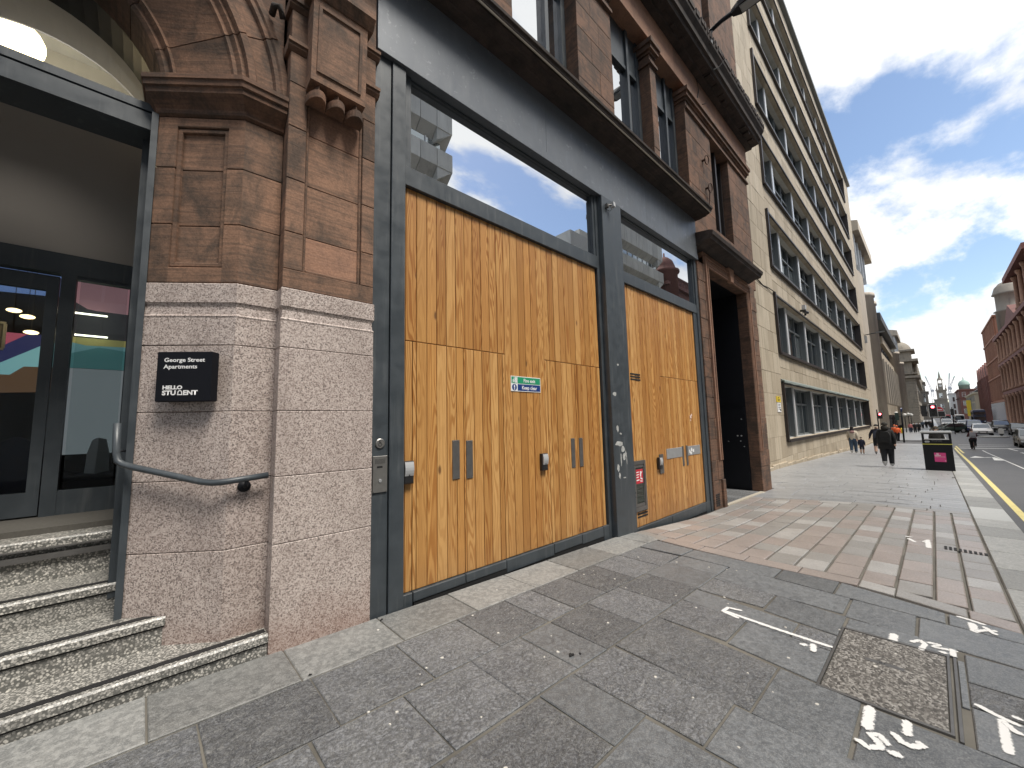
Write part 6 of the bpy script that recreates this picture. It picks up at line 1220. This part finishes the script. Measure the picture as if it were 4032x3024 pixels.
    q = MB(); q.box(-hl-.02, -hl+.06, -w+.08, w-.08, g+.08, .45); q.build('rear_bumper', M['plastic'], t, local=True)
    t.location = (x, y, rz(x, y)); t.rotation_euler = (0, 0, rot); return t
car('hatchback_car', 'white car waiting head-on beside the cyclist', 'car', 85.2, -4.55, math.pi, 'white', 4.4, 1.86, 1.62, 1.1)
car('blue_van', 'tall blue van with a pale roof behind the white car', 'van', 98.5, -4.6, math.pi, 'blue', 4.6, 1.85, 2.0, .75, .1)
car('offroad_car', 'black off-road car with a white bonnet waiting behind the traffic island', 'car', 101, -7.5, math.pi, 'black', 4.6, 1.9, 1.85, 1.15, .15)
car('estate_car', 'dark car with a bright bonnet beside the black off-road car', 'car', 86.5, -8.0, math.pi, 'black', 4.5, 1.85, 1.6, 1.2)
car('saloon_car', 'grey car nearest the crossing at the right of the road', 'car', 54.3, -5.62, math.pi, 'grey', 4.4, 1.82, 1.5, 1.15)
car('distant_car', 'small white car far down the middle of the road', 'car', 145, -4.95, math.pi, 'white', group='distant cars'); car('distant_car', 'silver car far behind the motorcycle', 'car', 152, -2.9, math.pi, 'silver', group='distant cars'); car('distant_car', 'dark car far down the road beyond the blue van', 'car', 165, -6.6, math.pi, 'black', group='distant cars')
car('green_cab', 'dark green cab turning at the crossing behind the litter bin', 'taxi', 97, -1.75, R(112), 'green', 4.2, 1.8, 1.6, .9); car('white_van', 'white van behind the dark green cab', 'van', 128, -2.1, math.pi, 'white', 4.8, 1.9, 2.05, .7, .1)
def bus(name, label, x, y, paint, Hh=4.3, L=10.5, Wd=2.5, dd=True):
    t = empty(name, (0, 0, 0), label, 'bus'); w = Wd/2
    q = MB(); q.loop_prism([[(sx_*(L/2-c), sy*(w-c), z) for sx_, sy in ((-1, -1), (1, -1), (1, 1), (-1, 1))] for z, c in ((.3, .05), (.5, 0), (Hh-.35, 0), (Hh-.1, .12), (Hh, .4))]); q.build('body', CP[paint], t, local=True)
    decks = ((1.15, 2.0), (2.65, 3.5)) if dd else ((1.1, 2.2),)
    for z0, z1 in decks:
        q = MB(); q.box(L/2-.02, L/2+.03, -w+.12, w-.12, z0-(.25 if z0 < 2 else 0), z1); q.build('front_window', M['carglass'], t, local=True)
        for s in (-1, 1):
            for k in range(6): q = MB(); q.box(-L/2+.3+k*1.65, -L/2+1.8+k*1.65, s*w-(.02 if s < 0 else -.0), s*w+(.0 if s < 0 else .02), z0, z1); q.build('side_window', M['carglass'], t, local=True)
    for s in (-1, 1):
        for xw in (L/2-2.4, -L/2+2.6): q = MB(); q.lathe([(.48, s*w-.3*s), (.48, s*w+.01*s), (.3, s*w+.02*s)], (xw, 0, .48), 16, 'Y'); q.build('wheel', M['rubber'], t, local=True)
        q = MB(); q.box(L/2-.02, L/2+.04, s*(w-.3)-.16, s*(w-.3)+.16, .55, .75); q.build('headlight', LAMP, t, local=True)
    q = MB(); q.box(L/2-.02, L/2+.035, -w+.4, w-.4, 2.15, 2.5); q.build('destination_board', M['plastic'], t, local=True)
    t.location = (x, y, rz(x, -6)); t.rotation_euler = (0, 0, math.pi); return t
bus('double_decker_bus', 'dark blue double-decker bus standing at the right of the far road', 190, -9.9, 'bus'); bus('single_decker_bus', 'red bus far down the middle of the road', 226, -3.6, 'red', 2.9, dd=False); bus('single_decker_bus', 'white bus beside the red one far down the road', 226, -7.0, 'white', 2.9, dd=False)
mc = empty('motorcycle', (0, 0, 0), 'small dark motorcycle with its rider far behind the crossing', 'motorcycle')
part('wheels', M['rubber'], mc, lambda q: [q.lathe([(.3, -.06), (.32, 0), (.3, .06), (.22, .0)], (xx, 0, .32), 14, 'Y') for xx in (-.65, .65)], False, True); part('frame', CP['black'], mc, lambda q: (q.tube([(-.65, 0, .35), (-.2, 0, .75), (.4, 0, .8), (.62, 0, .4)], .08, 8), q.ell((.1, 0, .8), (.35, .16, .18))), True, True); part('handlebar', M['chrome'], mc, lambda q: q.tube([(.4, -.35, 1.05), (.45, 0, .98), (.4, .35, 1.05)], .025, 6), True, True); part('rider', M['plastic'], mc, lambda q: q.tube([(-.15, 0, .8), (-.05, 0, 1.2), (0, 0, 1.4), (.02, 0, 1.5), (.03, 0, 1.65), (.03, 0, 1.72)], [.2, .22, .14, .1, .14, .05], 8), True, True)
mc.location = (112, -3.0, rz(112, -3)); mc.rotation_euler = (0, 0, math.pi)
# traffic island with a reflective bollard
isl = part('traffic_island', M['kerb'], None, lambda q: q.loop_prism([[(79+2.2*math.cos(2*math.pi*k/20)*s, -5.15+1.3*math.sin(2*math.pi*k/20)*s, rz(79, -5)+h) for k in range(20)] for s, h in ((1, -.05), (1, .1), (.96, .13))])); tag(isl, 'low kerbed traffic island in the middle of the road', 'traffic island')
bl = empty('traffic_bollard', (80, -5.87, rz(80, -5)), 'pale rounded traffic bollard standing on the traffic island', 'bollard')
part('shell', plain('bollard_white', (.62, .63, .63), .4), bl, lambda q: q.prismX([(-5.87+.22*c, rz(80, -5)+.36+s) for c, s in ((-1, 0), (1, 0), (1.05, .45), (.9, .64), (.5, .72), (-.5, .72), (-.9, .64), (-1.05, .45))], 79.9, 80.1)); part('foot', M['plastic'], bl, lambda q: q.loop_prism([[(79.9, -5.93, rz(80, -5)+.08), (80.1, -5.93, rz(80, -5)+.08), (80.1, -5.81, rz(80, -5)+.08), (79.9, -5.81, rz(80, -5)+.08)], [(79.9, -6.08, rz(80, -5)+.38), (80.1, -6.08, rz(80, -5)+.38), (80.1, -5.66, rz(80, -5)+.38), (79.9, -5.66, rz(80, -5)+.38)]]))
# ================================================================== STREET FURNITURE
LB = empty('litter_bin', (22.2, -.04, gz(22.2)), 'large black litter bin with slots, yellow band and pink sticker on the pavement', 'litter bin')
g0 = gz(22.2)-.01; yc = -.04; hw = .385
def bb_(nm, mt, x0, x1, y0, y1, z0, z1, c=.0, par=LB): return bx(nm, M[mt] if isinstance(mt, str) else mt, par, x0, x1, y0, y1, g0+z0, g0+z1, c)
bd = part('bin_body', M['black'], LB, lambda q: (q.box(22.0, 22.62, yc-hw, yc+hw, g0, g0+1.0), q.box(22.02, 22.6, yc-hw+.04, yc+hw-.04, g0+1.0, g0+1.03)))
bb_('yellow_band', plain('bin_yellow', (.62, .58, .12), .5), 21.992, 22.628, yc-hw-.008, yc+hw+.008, .985, 1.012); bb_('hood_panel', 'black', 22.0, 22.62, yc-hw, yc+hw, 1.015, 1.17)
for sy in (-1, 1): bb_('hood_post', 'black', 22.0, 22.62, yc+sy*(hw-.03)-.03, yc+sy*(hw-.03)+.03, 1.17, 1.42)
bb_('slot_lip', plain('pale_lip', (.62, .63, .63), .35), 22.0, 22.06, yc-hw+.06, yc+hw-.06, 1.17, 1.20); bb_('hood_rail', 'black', 22.0, 22.62, yc-hw+.06, yc+hw-.06, 1.375, 1.42); bb_('lid', plain('bin_lid_grey', (.50, .51, .51), .35), 21.97, 22.65, yc-hw-.03, yc+hw+.03, 1.42, 1.485, .01)
bb_('sticker', 'pink', 21.9965, 22.0, yc-.19, yc+.11, .34, .68)
for z0, z1, y0, y1 in ((.60, .665, -.01, .05), (.555, .60, -.06, .10), (.37, .40, -.18, -.15), (.52, .535, -.17, .10)): bb_('sticker_print', plain('pale_pink', (.75, .45, .55), .6), 21.9945, 21.9965, yc+y0, yc+y1, z0, z1)
part('ashtray_plate', M['galv'], LB, lambda q: q.prismX([(yc+.25+.065*c, g0+1.095+s) for c, s in ((-1, -.015), (-.7, -.035), (.7, -.035), (1, -.015), (1, .015), (.7, .035), (-.7, .035), (-1, .015))], 21.99, 22.0))
text('lettering', 'LITTER & RECYCLING', .028, frame((21.996, yc+.13, g0+1.115), (0, -1, 0), (0, 0, 1), (-1, 0, 0)), M['greyplastic'], LB)
RED = emis('red_signal', (1.0, .08, .10), 6.0); OFF = plain('unlit_lens', (.03, .03, .032), .25)
def signal(label, x, y, head=(0, 0), hz=2.2, n=3, lit=0, board=False, pole=3.6, face=-1, extra=None):
    t = empty('traffic_light', (x, y, gz(x)), label, 'traffic light', 'traffic lights at the crossing'); g = gz(x)
    part('pole', M['black'], t, lambda q: q.tube([(x, y, g-.02), (x, y, g+pole)], .057, 10), True); hy = y+head[0]; z = g+hz
    part('signal_head', M['plastic'], t, lambda q: q.box(x-.16, x+.10, hy-.17, hy+.17, z, z+.32*n))
    if board: part('backing_board', M['signwhite'], t, lambda q: q.box(x-.10, x-.08, hy-.27, hy+.27, z-.08, z+.32*n+.08)); part('backing_sheet', M['plastic'], t, lambda q: q.box(x-.115, x-.10, hy-.24, hy+.24, z-.05, z+.32*n+.05))
    for k in range(n):
        zc_ = z+.16+.32*k; on = (k == n-1 and lit)
        if face < 0: part('lens', RED if on else OFF, t, lambda q: q.lathe([(.02, -.19), (.10, -.18), (.105, -.16)], (x, hy, zc_), 14, 'X')); part('hood', M['plastic'], t, lambda q: q.loop_prism([[(x-.16, hy+.12*math.cos(a), zc_+.12*math.sin(a)) for a in [R(-10)+R(200)*j/10 for j in range(11)]], [(x-.34, hy+.115*math.cos(a), zc_+.115*math.sin(a)) for a in [R(-10)+R(200)*j/10 for j in range(11)]]]) if 0 else [q.add([(x-.16, hy+.12*math.cos(a), zc_+.12*math.sin(a)), (x-.16, hy+.12*math.cos(b_), zc_+.12*math.sin(b_)), (x-.33, hy+.12*math.cos(b_), zc_+.12*math.sin(b_)), (x-.33, hy+.12*math.cos(a), zc_+.12*math.sin(a))], [(0, 1, 2, 3)]) for a, b_ in [(R(0)+R(180)*j/8, R(0)+R(180)*(j+1)/8) for j in range(8)]])
    part('head_bracket', M['black'], t, lambda q: (q.tube([(x, y, z+.2), (x, hy, z+.2)], .025, 6), q.tube([(x, y, z+.32*n-.2), (x, hy, z+.32*n-.2)], .025, 6)))
    return t
s1 = signal('traffic light with a white-edged board and filter arrow showing red behind the litter bin', 50, .0, (-.12, 0), 2.6, 3, 1, True, 3.75)
g = gz(50); part('filter_head', M['plastic'], s1, lambda q: q.box(49.84, 50.1, -.75, -.40, g+2.62, g+2.94)); part('filter_board', M['signwhite'], s1, lambda q: q.box(49.9, 49.92, -.82, -.38, g+2.54, g+3.02)); part('filter_sheet', M['plastic'], s1, lambda q: q.box(49.882, 49.9, -.79, -.40, g+2.57, g+2.99)); part('rear_head', M['plastic'], s1, lambda q: q.box(50.3, 50.6, .25, .60, g+2.6, g+3.55)); part('rear_arm', M['black'], s1, lambda q: q.tube([(50, 0, g+2.9), (50.4, .4, g+2.9)], .03, 6))
signal('traffic light seen from behind at the far side of the crossing', 87, -2.12, (0, 0), 2.75, 3, 0, False, 3.95, face=1)
signal('pedestrian traffic light with a red lamp against the beige corner', 58, 4.02, (-.22, 0), 2.5, 2, 1, False, 3.5)
lp = empty('crossing_pole', (58.3, 2.2, gz(58.3)), 'leaning dark pole with a green push-button box at the crossing', 'pole'); g = gz(58.3)
part('pole', M['black'], lp, lambda q: q.tube([(58.3, 2.22, g-.03), (58.3, 2.14, g+3.55)], .075, 10), True); part('blue_collar', CP['blue'], lp, lambda q: q.tube([(58.3, 2.145, g+3.2), (58.3, 2.14, g+3.6)], .09, 10), True); part('signal_box', plain('dark_green_box', (.02, .05, .04), .4), lp, lambda q: q.box(58.1, 58.4, 2.38, 2.66, g+2.3, g+3.1)); part('bracket', M['black'], lp, lambda q: q.tube([(58.3, 2.17, g+2.7), (58.3, 2.45, g+2.7)], .03, 6))
ne = empty('no_entry_sign', (68, -.66, gz(68)), 'round red no entry sign with a white bar on a grey post', 'sign'); g = gz(68); zc_ = 2.12
part('disc', M['signred'], ne, lambda q: q.lathe([(.32, 67.93), (.32, 67.95)], (0, -.66, zc_), 28, 'X')); part('rim', M['signwhite'], ne, lambda q: q.lathe([(.345, 67.952), (.345, 67.965)], (0, -.66, zc_), 28, 'X')); part('white_bar', M['signwhite'], ne, lambda q: q.box(67.918, 67.928, -.90, -.42, zc_-.055, zc_+.055)); part('post', M['alu'], ne, lambda q: q.tube([(68, -.66, g-.02), (68, -.66, zc_+.3)], .04, 8), True)
GLOBE = plain('opal_globe', (.72, .72, .68), .3)
for i, (x, y, zt) in enumerate([(95, 3.16, 1.64), (101, 2.9, 1.75), (108, 2.75, 1.7), (92, 4.05, 1.95)]):
    t = empty('globe_lamp_post', (x, y, gz(x)), ['short lamp post with an opal globe behind the crossing pole', 'opal globe lamp post in the middle of the row by the concrete building', 'farthest opal globe lamp post by the concrete building', 'opal globe lamp post close against the round concrete towers'][i], 'lamp post', 'globe lamps beside the concrete building')
    part('post', M['black'], t, lambda q: q.tube([(x, y, gz(x)-.02), (x, y, zt-.2)], [.06, .04], 8), True); part('globe', GLOBE, t, lambda q: q.ell((x, y, zt), (.27, .27, .25), 14, 10), True)
    if i == 1:
        for d in (-.45, .45): part('side_globe', GLOBE, t, lambda q: q.ell((x, y+d, zt-.18), (.2, .2, .19), 12, 8), True); part('side_arm', M['black'], t, lambda q: q.tube([(x, y, zt-.5), (x, y+d, zt-.42), (x, y+d, zt-.35)], .03, 6), True)
wl = empty('wall_street_lamp', (60.3, 4.4, 10.6), 'street lamp on a long wall arm at the corner of the beige block', 'street lamp')
part('arm', M['black'], wl, lambda q: q.tube([(60.4, 4.9, 10.9), (60.2, 4.5, 10.85), (60, 3.3, 10.95)], .05, 8), True); part('lamp_head', M['alu'], wl, lambda q: q.loop_prism([[(59.8, 3.45, 10.9), (60.2, 3.45, 10.9), (60.2, 3.45, 11.0), (59.8, 3.45, 11.0)], [(59.82, 2.75, 10.92), (60.18, 2.75, 10.92), (60.18, 2.75, 11.0), (59.82, 2.75, 11.0)]])); part('control_box', M['greyplastic'], wl, lambda q: q.box(60.2, 60.5, 4.28, 4.55, 9.95, 10.75))
rl = empty('street_railing', (84, 4.4, gz(84)), 'black railing along the foot of the concrete building', 'railing')
for k in range(40): bx('railing_bar', M['black'], rl, 74+1.0*k, 74.05+1.0*k, 4.28, 4.33, gz(74+k)-.02, gz(74+k)+1.1)
part('top_rail', M['black'], rl, lambda q: q.tube([(73.8, 4.3, gz(74)+1.08), (94, 4.3, gz(94)+1.08), (114, 4.3, gz(114)+1.08)], .045, 6))
yb = part('yellow_post', M['signyellow'], None, lambda q: q.lathe([(.14, gz(90)-.02), (.14, gz(90)+.75), (.1, gz(90)+.85), (.02, gz(90)+.88)], (90, 3.55, 0), 10), True); tag(yb, 'short yellow post on the far pavement beside the railing', 'post')
# ================================================================== PEOPLE
SKIN = plain('skin', (.55, .36, .27), .6, var=.06)
def cloth(n, c): return plain(n, c, .85, var=.25, scale=14)
def person(label, x, y, face, Hh, top, trousers, hairc, pose='walk', shoes=(.5, .5, .5), shorts=False, coat=0.0, group=None, helmet=None, holdL=None, z=None):
    """one continuous skinned body facing local +y; painted in skin, top, trousers and shoes"""
    t = empty('person', (0, 0, 0), label, 'person', group); s = Hh/1.75
    st = {'walk': .17, 'stand': .0, 'stroll': .1, 'cycle': 0}[pose]
    J = {'pel': (0, 0, .96), 'sp': (0, 0, 1.14), 'ch': (0, .01, 1.33), 'nk': (0, .0, 1.50), 'hb': (0, .01, 1.57), 'hd': (0, .02, 1.66)}
    Rr = {'pel': (.155, .12), 'sp': (.15, .11), 'ch': (.175, .125), 'nk': (.055, .055), 'hb': (.075, .085), 'hd': (.08, .1)}
    E_ = [('pel', 'sp'), ('sp', 'ch'), ('ch', 'nk'), ('nk', 'hb'), ('hb', 'hd')]
    for sd, sg in (('L', -1), ('R', 1)):
        f = st*sg; a = -st*sg
        J['sh'+sd] = (sg*.19, 0, 1.42); J['el'+sd] = (sg*.25, a*.6-.02, 1.15); J['wr'+sd] = (sg*.26, a*1.3+.05, .92); J['ha'+sd] = (sg*.255, a*1.5+.07, .84)
        J['hp'+sd] = (sg*.09, 0, .90); J['kn'+sd] = (sg*.10, f*.75+.04*abs(st)*5, .50); J['an'+sd] = (sg*.095, f*1.35-.02, .09+(.07 if f < -.05 else 0)); J['to'+sd] = (sg*.105, f*1.35+.13, .045+(.01 if f < -.05 else 0))
        if pose == 'cycle':
            J['sh'+sd] = (sg*.18, .12, 1.36); J['el'+sd] = (sg*.24, .28, 1.16); J['wr'+sd] = (sg*.24, .48, 1.08); J['ha'+sd] = (sg*.24, .55, 1.06); J['kn'+sd] = (sg*.11, .30 if sg > 0 else .22, .66 if sg > 0 else .50); J['an'+sd] = (sg*.12, .12 if sg > 0 else .0, .32 if sg > 0 else .12); J['to'+sd] = (sg*.13, .26 if sg > 0 else .14, .28 if sg > 0 else .06)
        if holdL and sd == 'L': J['elL'] = (-.30, .0, 1.18); J['wrL'] = holdL; J['haL'] = (holdL[0]-.05, holdL[1], holdL[2]-.06)
        Rr.update({'sh'+sd: (.075, .075), 'el'+sd: (.055, .055), 'wr'+sd: (.035, .035), 'ha'+sd: (.035, .045), 'hp'+sd: (.105, .105), 'kn'+sd: (.068, .068), 'an'+sd: (.045, .05), 'to'+sd: (.04, .03)})
        E_ += [('ch', 'sh'+sd), ('sh'+sd, 'el'+sd), ('el'+sd, 'wr'+sd), ('wr'+sd, 'ha'+sd), ('pel', 'hp'+sd), ('hp'+sd, 'kn'+sd), ('kn'+sd, 'an'+sd), ('an'+sd, 'to'+sd)]
    if pose == 'cycle':
        for k, d in (('ch', .12), ('nk', .18), ('hb', .20), ('hd', .22), ('sp', .05)): J[k] = (J[k][0], J[k][1]+d, J[k][2]-.05)
    names = list(J); me = bpy.data.meshes.new('body'); me.from_pydata([tuple(c*s for c in J[k]) for k in names], [(names.index(a), names.index(b)) for a, b in E_], [])
    ob = bpy.data.objects.new('body_tmp', me); COL.objects.link(ob); md = ob.modifiers.new('s', 'SKIN'); md.use_smooth_shade = True
    for k, v in zip(names, me.skin_vertices[0].data): r = Rr[k]; fat = (1.55 if k in ('hpL', 'hpR', 'knL', 'knR', 'anL', 'anR') and not shorts else 1.3) if k in ('pel', 'sp', 'ch', 'shL', 'shR', 'elL', 'elR', 'hpL', 'hpR', 'knL', 'knR', 'anL', 'anR') else 1; v.radius = (r[0]*s*fat, r[1]*s*fat); v.use_root = (k == 'pel')
    sd_ = ob.modifiers.new('u', 'SUBSURF'); sd_.levels = 1; sd_.render_levels = 1
    bpy.context.view_layer.update(); dg = bpy.context.evaluated_depsgraph_get(); m2 = bpy.data.meshes.new_from_object(ob.evaluated_get(dg)); bpy.data.objects.remove(ob)
    m2.materials.clear()
    for mt in (SKIN, cloth('top_cloth', top), cloth('trouser_cloth', trousers), cloth('shoe', shoes)): m2.materials.append(mt)
    for p in m2.polygons:
        c = p.center/s; i = 1
        near = lambda k, r: (Vector(J[k])-c).length < r
        if c.z > 1.51 - (.05 if pose == 'cycle' else 0): i = 0
        elif near('haL', .10) or near('haR', .10): i = 0
        elif near('toL', .13) or near('toR', .13) or near('anL', .07) or near('anR', .07): i = 3
        elif c.z < (.98-coat) and abs(c.x) < .22: i = 2
        if i == 2 and shorts and c.z < .50: i = 0
        p.material_index = i; p.use_smooth = True
    m2.name = 'body'; b_ = bpy.data.objects.new('body', m2); COL.objects.link(b_); b_.parent = t
    hd = J['hd']; q = MB(); q.ell((hd[0]*s, (hd[1]-.015)*s, (hd[2]+.03)*s), (.105*s, .118*s, .115*s), 12, 8, -.35 if not helmet else -.1); q.build('hair' if not helmet else 'helmet', cloth('hair', hairc) if not helmet else plain('helmet', helmet, .4), b_, True)
    q = MB(); q.ell((0, (hd[1]+.115)*s, (hd[2]-.035)*s), (.014*s, .02*s, .022*s), 6, 5)
    for sg in (-1, 1): q.ell((sg*.088*s, (hd[1]+.01)*s, (hd[2]-.03)*s), (.014*s, .025*s, .034*s), 6, 5)
    q.build('nose_and_ears', SKIN, b_, True)
    if coat or not shorts:
        pass
    t.location = (x, y, (gz(x, y) if z is None else z)+.002); t.rotation_euler = (0, 0, face-math.pi/2); return t
def pack(label, x, y, face, z0, col, w=.30, h=.42, d=.17, back=.15, group=None):
    t = empty('backpack', (0, 0, 0), label, 'backpack', group); q = MB(); q.loop_prism([[(sx_*w/2*k, yy*k2, zz_) for sx_, yy in ((-1, 0), (1, 0), (1, -d), (-1, -d)) for k2 in (1,)] for zz_, k in ((0, .8), (.06, 1), (h*.75, 1), (h, .6))]); q.build('bag', cloth('bag_cloth', col), t, local=True)
    q = MB(); q.box(-w*.36, w*.36, -d-.04, -d, .05, h*.42); q.build('pocket', cloth('bag_cloth', tuple(c*.7 for c in col)), t, local=True)
    for s in (-1, 1): q = MB(); q.tube([(s*w*.33, 0, h*.9), (s*w*.36, .12, h*.98), (s*w*.4, .27, h*.7), (s*w*.36, .14, h*.25), (s*w*.36, 0, .1)], .018, 6); q.build('strap', cloth('bag_cloth', col), t, local=True)
    t.location = (x-back*math.cos(face), y-back*math.sin(face), z0); t.rotation_euler = (0, 0, face-math.pi/2); return t
wm = person('person in a cream jacket and wide blue jeans with long dark hair walking away', 33.7, 3.64, .0, 1.72, (.55, .48, .38), (.05, .085, .13), (.02, .015, .015), 'stroll', (.6, .58, .55))
q = MB(); q.ell((0, -.03, 1.52), (.11, .09, .19), 10, 8); q.build('long_hair', cloth('hair', (.02, .015, .015)), wm, True, True); q = MB(); q.ell((0, -.10, 1.40), (.13, .06, .09), 10, 6); q.build('pink_hood', cloth('pink_cloth', (.34, .2, .19)), wm, True, True)
person('small child in a navy coat holding the hand of the person in shorts', 33.2, 3.19, .0, 1.06, (.012, .016, .035), (.012, .014, .022), (.05, .035, .025), 'stroll', (.3, .3, .3), shorts=True, coat=.14)
m2p = person('person in a dark navy jacket and black shorts with a cap walking away', 33.05, 2.42, .0, 1.82, (.014, .014, .026), (.008, .008, .010), (.012, .012, .014), 'walk', (.2, .2, .2), shorts=True, holdL=(-.34, .05, .95))
q = MB(); q.ell((0, .03, 1.79), (.115, .15, .07), 12, 6, -.2); q.build('cap', cloth('cap', (.01, .01, .012)), m2p, True, True)
pack('grey-blue backpack worn by the person in black shorts', 33.05, 2.42, .0, gz(33)+1.03, (.045, .05, .07))
bk = person('person all in black with baggy trousers and pale shoes walking away', 22.7, 1.40, .0, 1.80, (.008, .008, .009), (.012, .013, .017), (.018, .016, .012), 'stroll', (.5, .5, .5), coat=.22)
q = MB(); q.loop_prism([[(.24*k*math.cos(2*math.pi*j/12), .15*k*math.sin(2*math.pi*j/12)-.01, zz_) for j in range(12)] for zz_, k in ((.74, 1.12), (.95, 1.12), (1.2, 1.1), (1.40, 1.0), (1.5, .55))]); q.build('loose_jacket', cloth('black_cloth', (.009, .009, .010)), bk, True, True); q = MB(); q.ell((0, -.02, 1.60), (.13, .12, .13), 10, 8); q.build('curly_hair', cloth('hair', (.02, .018, .014)), bk, True, True)
pack('black backpack worn by the person all in black', 22.7, 1.40, .0, gz(22.7)+1.0, (.012, .012, .013), .32, .46, .18, .17)
person('worker in a bright orange jacket and orange helmet nearest the crossing pole', 60, 2.73, .2, 1.70, (.95, .16, .05), (.012, .014, .02), (.3, .1, .05), 'walk', (.05, .05, .05), helmet=(.9, .18, .06), group='workers in orange')
person('second worker in orange beyond the first beside the beige corner', 63, 3.05, .1, 1.74, (.92, .18, .07), (.012, .014, .02), (.3, .1, .05), 'stand', (.05, .05, .05), helmet=(.9, .25, .1), group='workers in orange')
person('distant person in a pink top and jeans on the far pavement', 91, 2.53, math.pi, 1.66, (.45, .17, .17), (.03, .04, .07), (.03, .02, .02), 'stroll', group='distant walkers'); person('distant person in black beside the one in pink', 91, 2.02, math.pi, 1.68, (.01, .01, .012), (.012, .012, .015), (.02, .015, .01), 'walk', group='distant walkers'); person('distant person in a long black coat at the far pavement edge', 92, 1.60, 0, 1.68, (.01, .01, .011), (.01, .01, .012), (.02, .015, .01), 'stroll', coat=.4, group='distant walkers')
for i, (x, y, c, lb) in enumerate([(118, 1.45, (.12, .16, .22), 'far walker in a blue-grey jacket outside the domed building'), (122, .95, (.015, .015, .018), 'far walker in a dark jacket outside the domed building'), (126, .5, (.02, .02, .02), 'farthest dark figure on the left pavement'), (110, .2, (.03, .03, .035), 'far walker in charcoal near the kerb')]): person(lb, x, y, math.pi if i % 2 else 0, 1.7, c, (.015, .015, .02), (.02, .015, .01), 'stroll', group='distant walkers')
person('person in a brown hat and dark coat partly hidden behind the litter bin', 30, -.07, math.pi, 1.66, (.03, .028, .026), (.02, .02, .025), (.10, .075, .05), 'stand', coat=.2)
# cyclist
CX, CYy = 48.2, -2.08; cyc = empty('bicycle', (0, 0, 0), 'small dark bicycle ridden across the stop line', 'bicycle')
for xx, nm in ((.0, 'rear_wheel'), (.95, 'front_wheel')):
    q = MB(); n = 22
    rings = [[(xx+(.29+.025*math.cos(b))*math.cos(2*math.pi*k/n), .025*math.sin(b), .315+(.29+.025*math.cos(b))*math.sin(2*math.pi*k/n)) for b in [2*math.pi*j/6 for j in range(6)]] for k in range(n)]
    for k in range(n): q.add(rings[k]+rings[(k+1) % n], [(j, (j+1) % 6, 6+(j+1) % 6, 6+j) for j in range(6)])
    wh = q.build(nm, M['rubber'], cyc, True, True); q = MB()
    for k in range(8): q.tube([(xx, 0, .315), (xx+.28*math.cos(math.pi*k/4), 0, .315+.28*math.sin(math.pi*k/4))], .006, 4)
    q.build('spokes', M['chrome'], wh)
part('frame', plain('red_frame', (.25, .03, .04), .4), cyc, lambda q: (q.tube([(0, 0, .315), (.38, 0, .32), (.8, 0, .80)], .022, 6), q.tube([(.38, 0, .32), (.22, 0, .82)], .022, 6), q.tube([(.22, 0, .76), (.78, 0, .78)], .02, 6), q.tube([(.80, 0, .88), (.95, 0, .315)], .022, 6), q.tube([(0, 0, .315), (.24, 0, .72)], .016, 6)), True, True)
part('saddle', M['plastic'], cyc, lambda q: q.loop_prism([[(.05, -.08, .84), (.35, -.02, .84), (.35, .02, .84), (.05, .08, .84)], [(.05, -.08, .89), (.35, -.02, .88), (.35, .02, .88), (.05, .08, .89)]]), False, True); part('handlebar', M['plastic'], cyc, lambda q: q.tube([(.70, -.28, 1.02), (.80, -.1, 1.0), (.80, .1, 1.0), (.70, .28, 1.02)], .02, 6), True, True); part('pedals', M['plastic'], cyc, lambda q: (q.tube([(.38, -.17, .18), (.38, -.06, .18), (.38, .06, .46), (.38, .17, .46)], .018, 5), q.lathe([(.09, -.01), (.09, .01)], (.38, .05, .32), 12, 'Y')), False, True)
cyc.location = (CX, CYy, rz(CX, CYy)); cyc.rotation_euler = (0, 0, R(3))
cp = person('cyclist in a maroon hooded top and dark trousers riding away from the camera', CX+.12, CYy, R(3), 1.62, (.06, .012, .022), (.012, .012, .016), (.06, .012, .022), 'cycle', (.12, .1, .09), z=rz(CX, CYy)-.02)
pack('pale grey backpack worn by the cyclist', CX+.16, CYy, R(3), rz(CX, CYy)+.92, (.32, .32, .36), .32, .44, .16, .06)
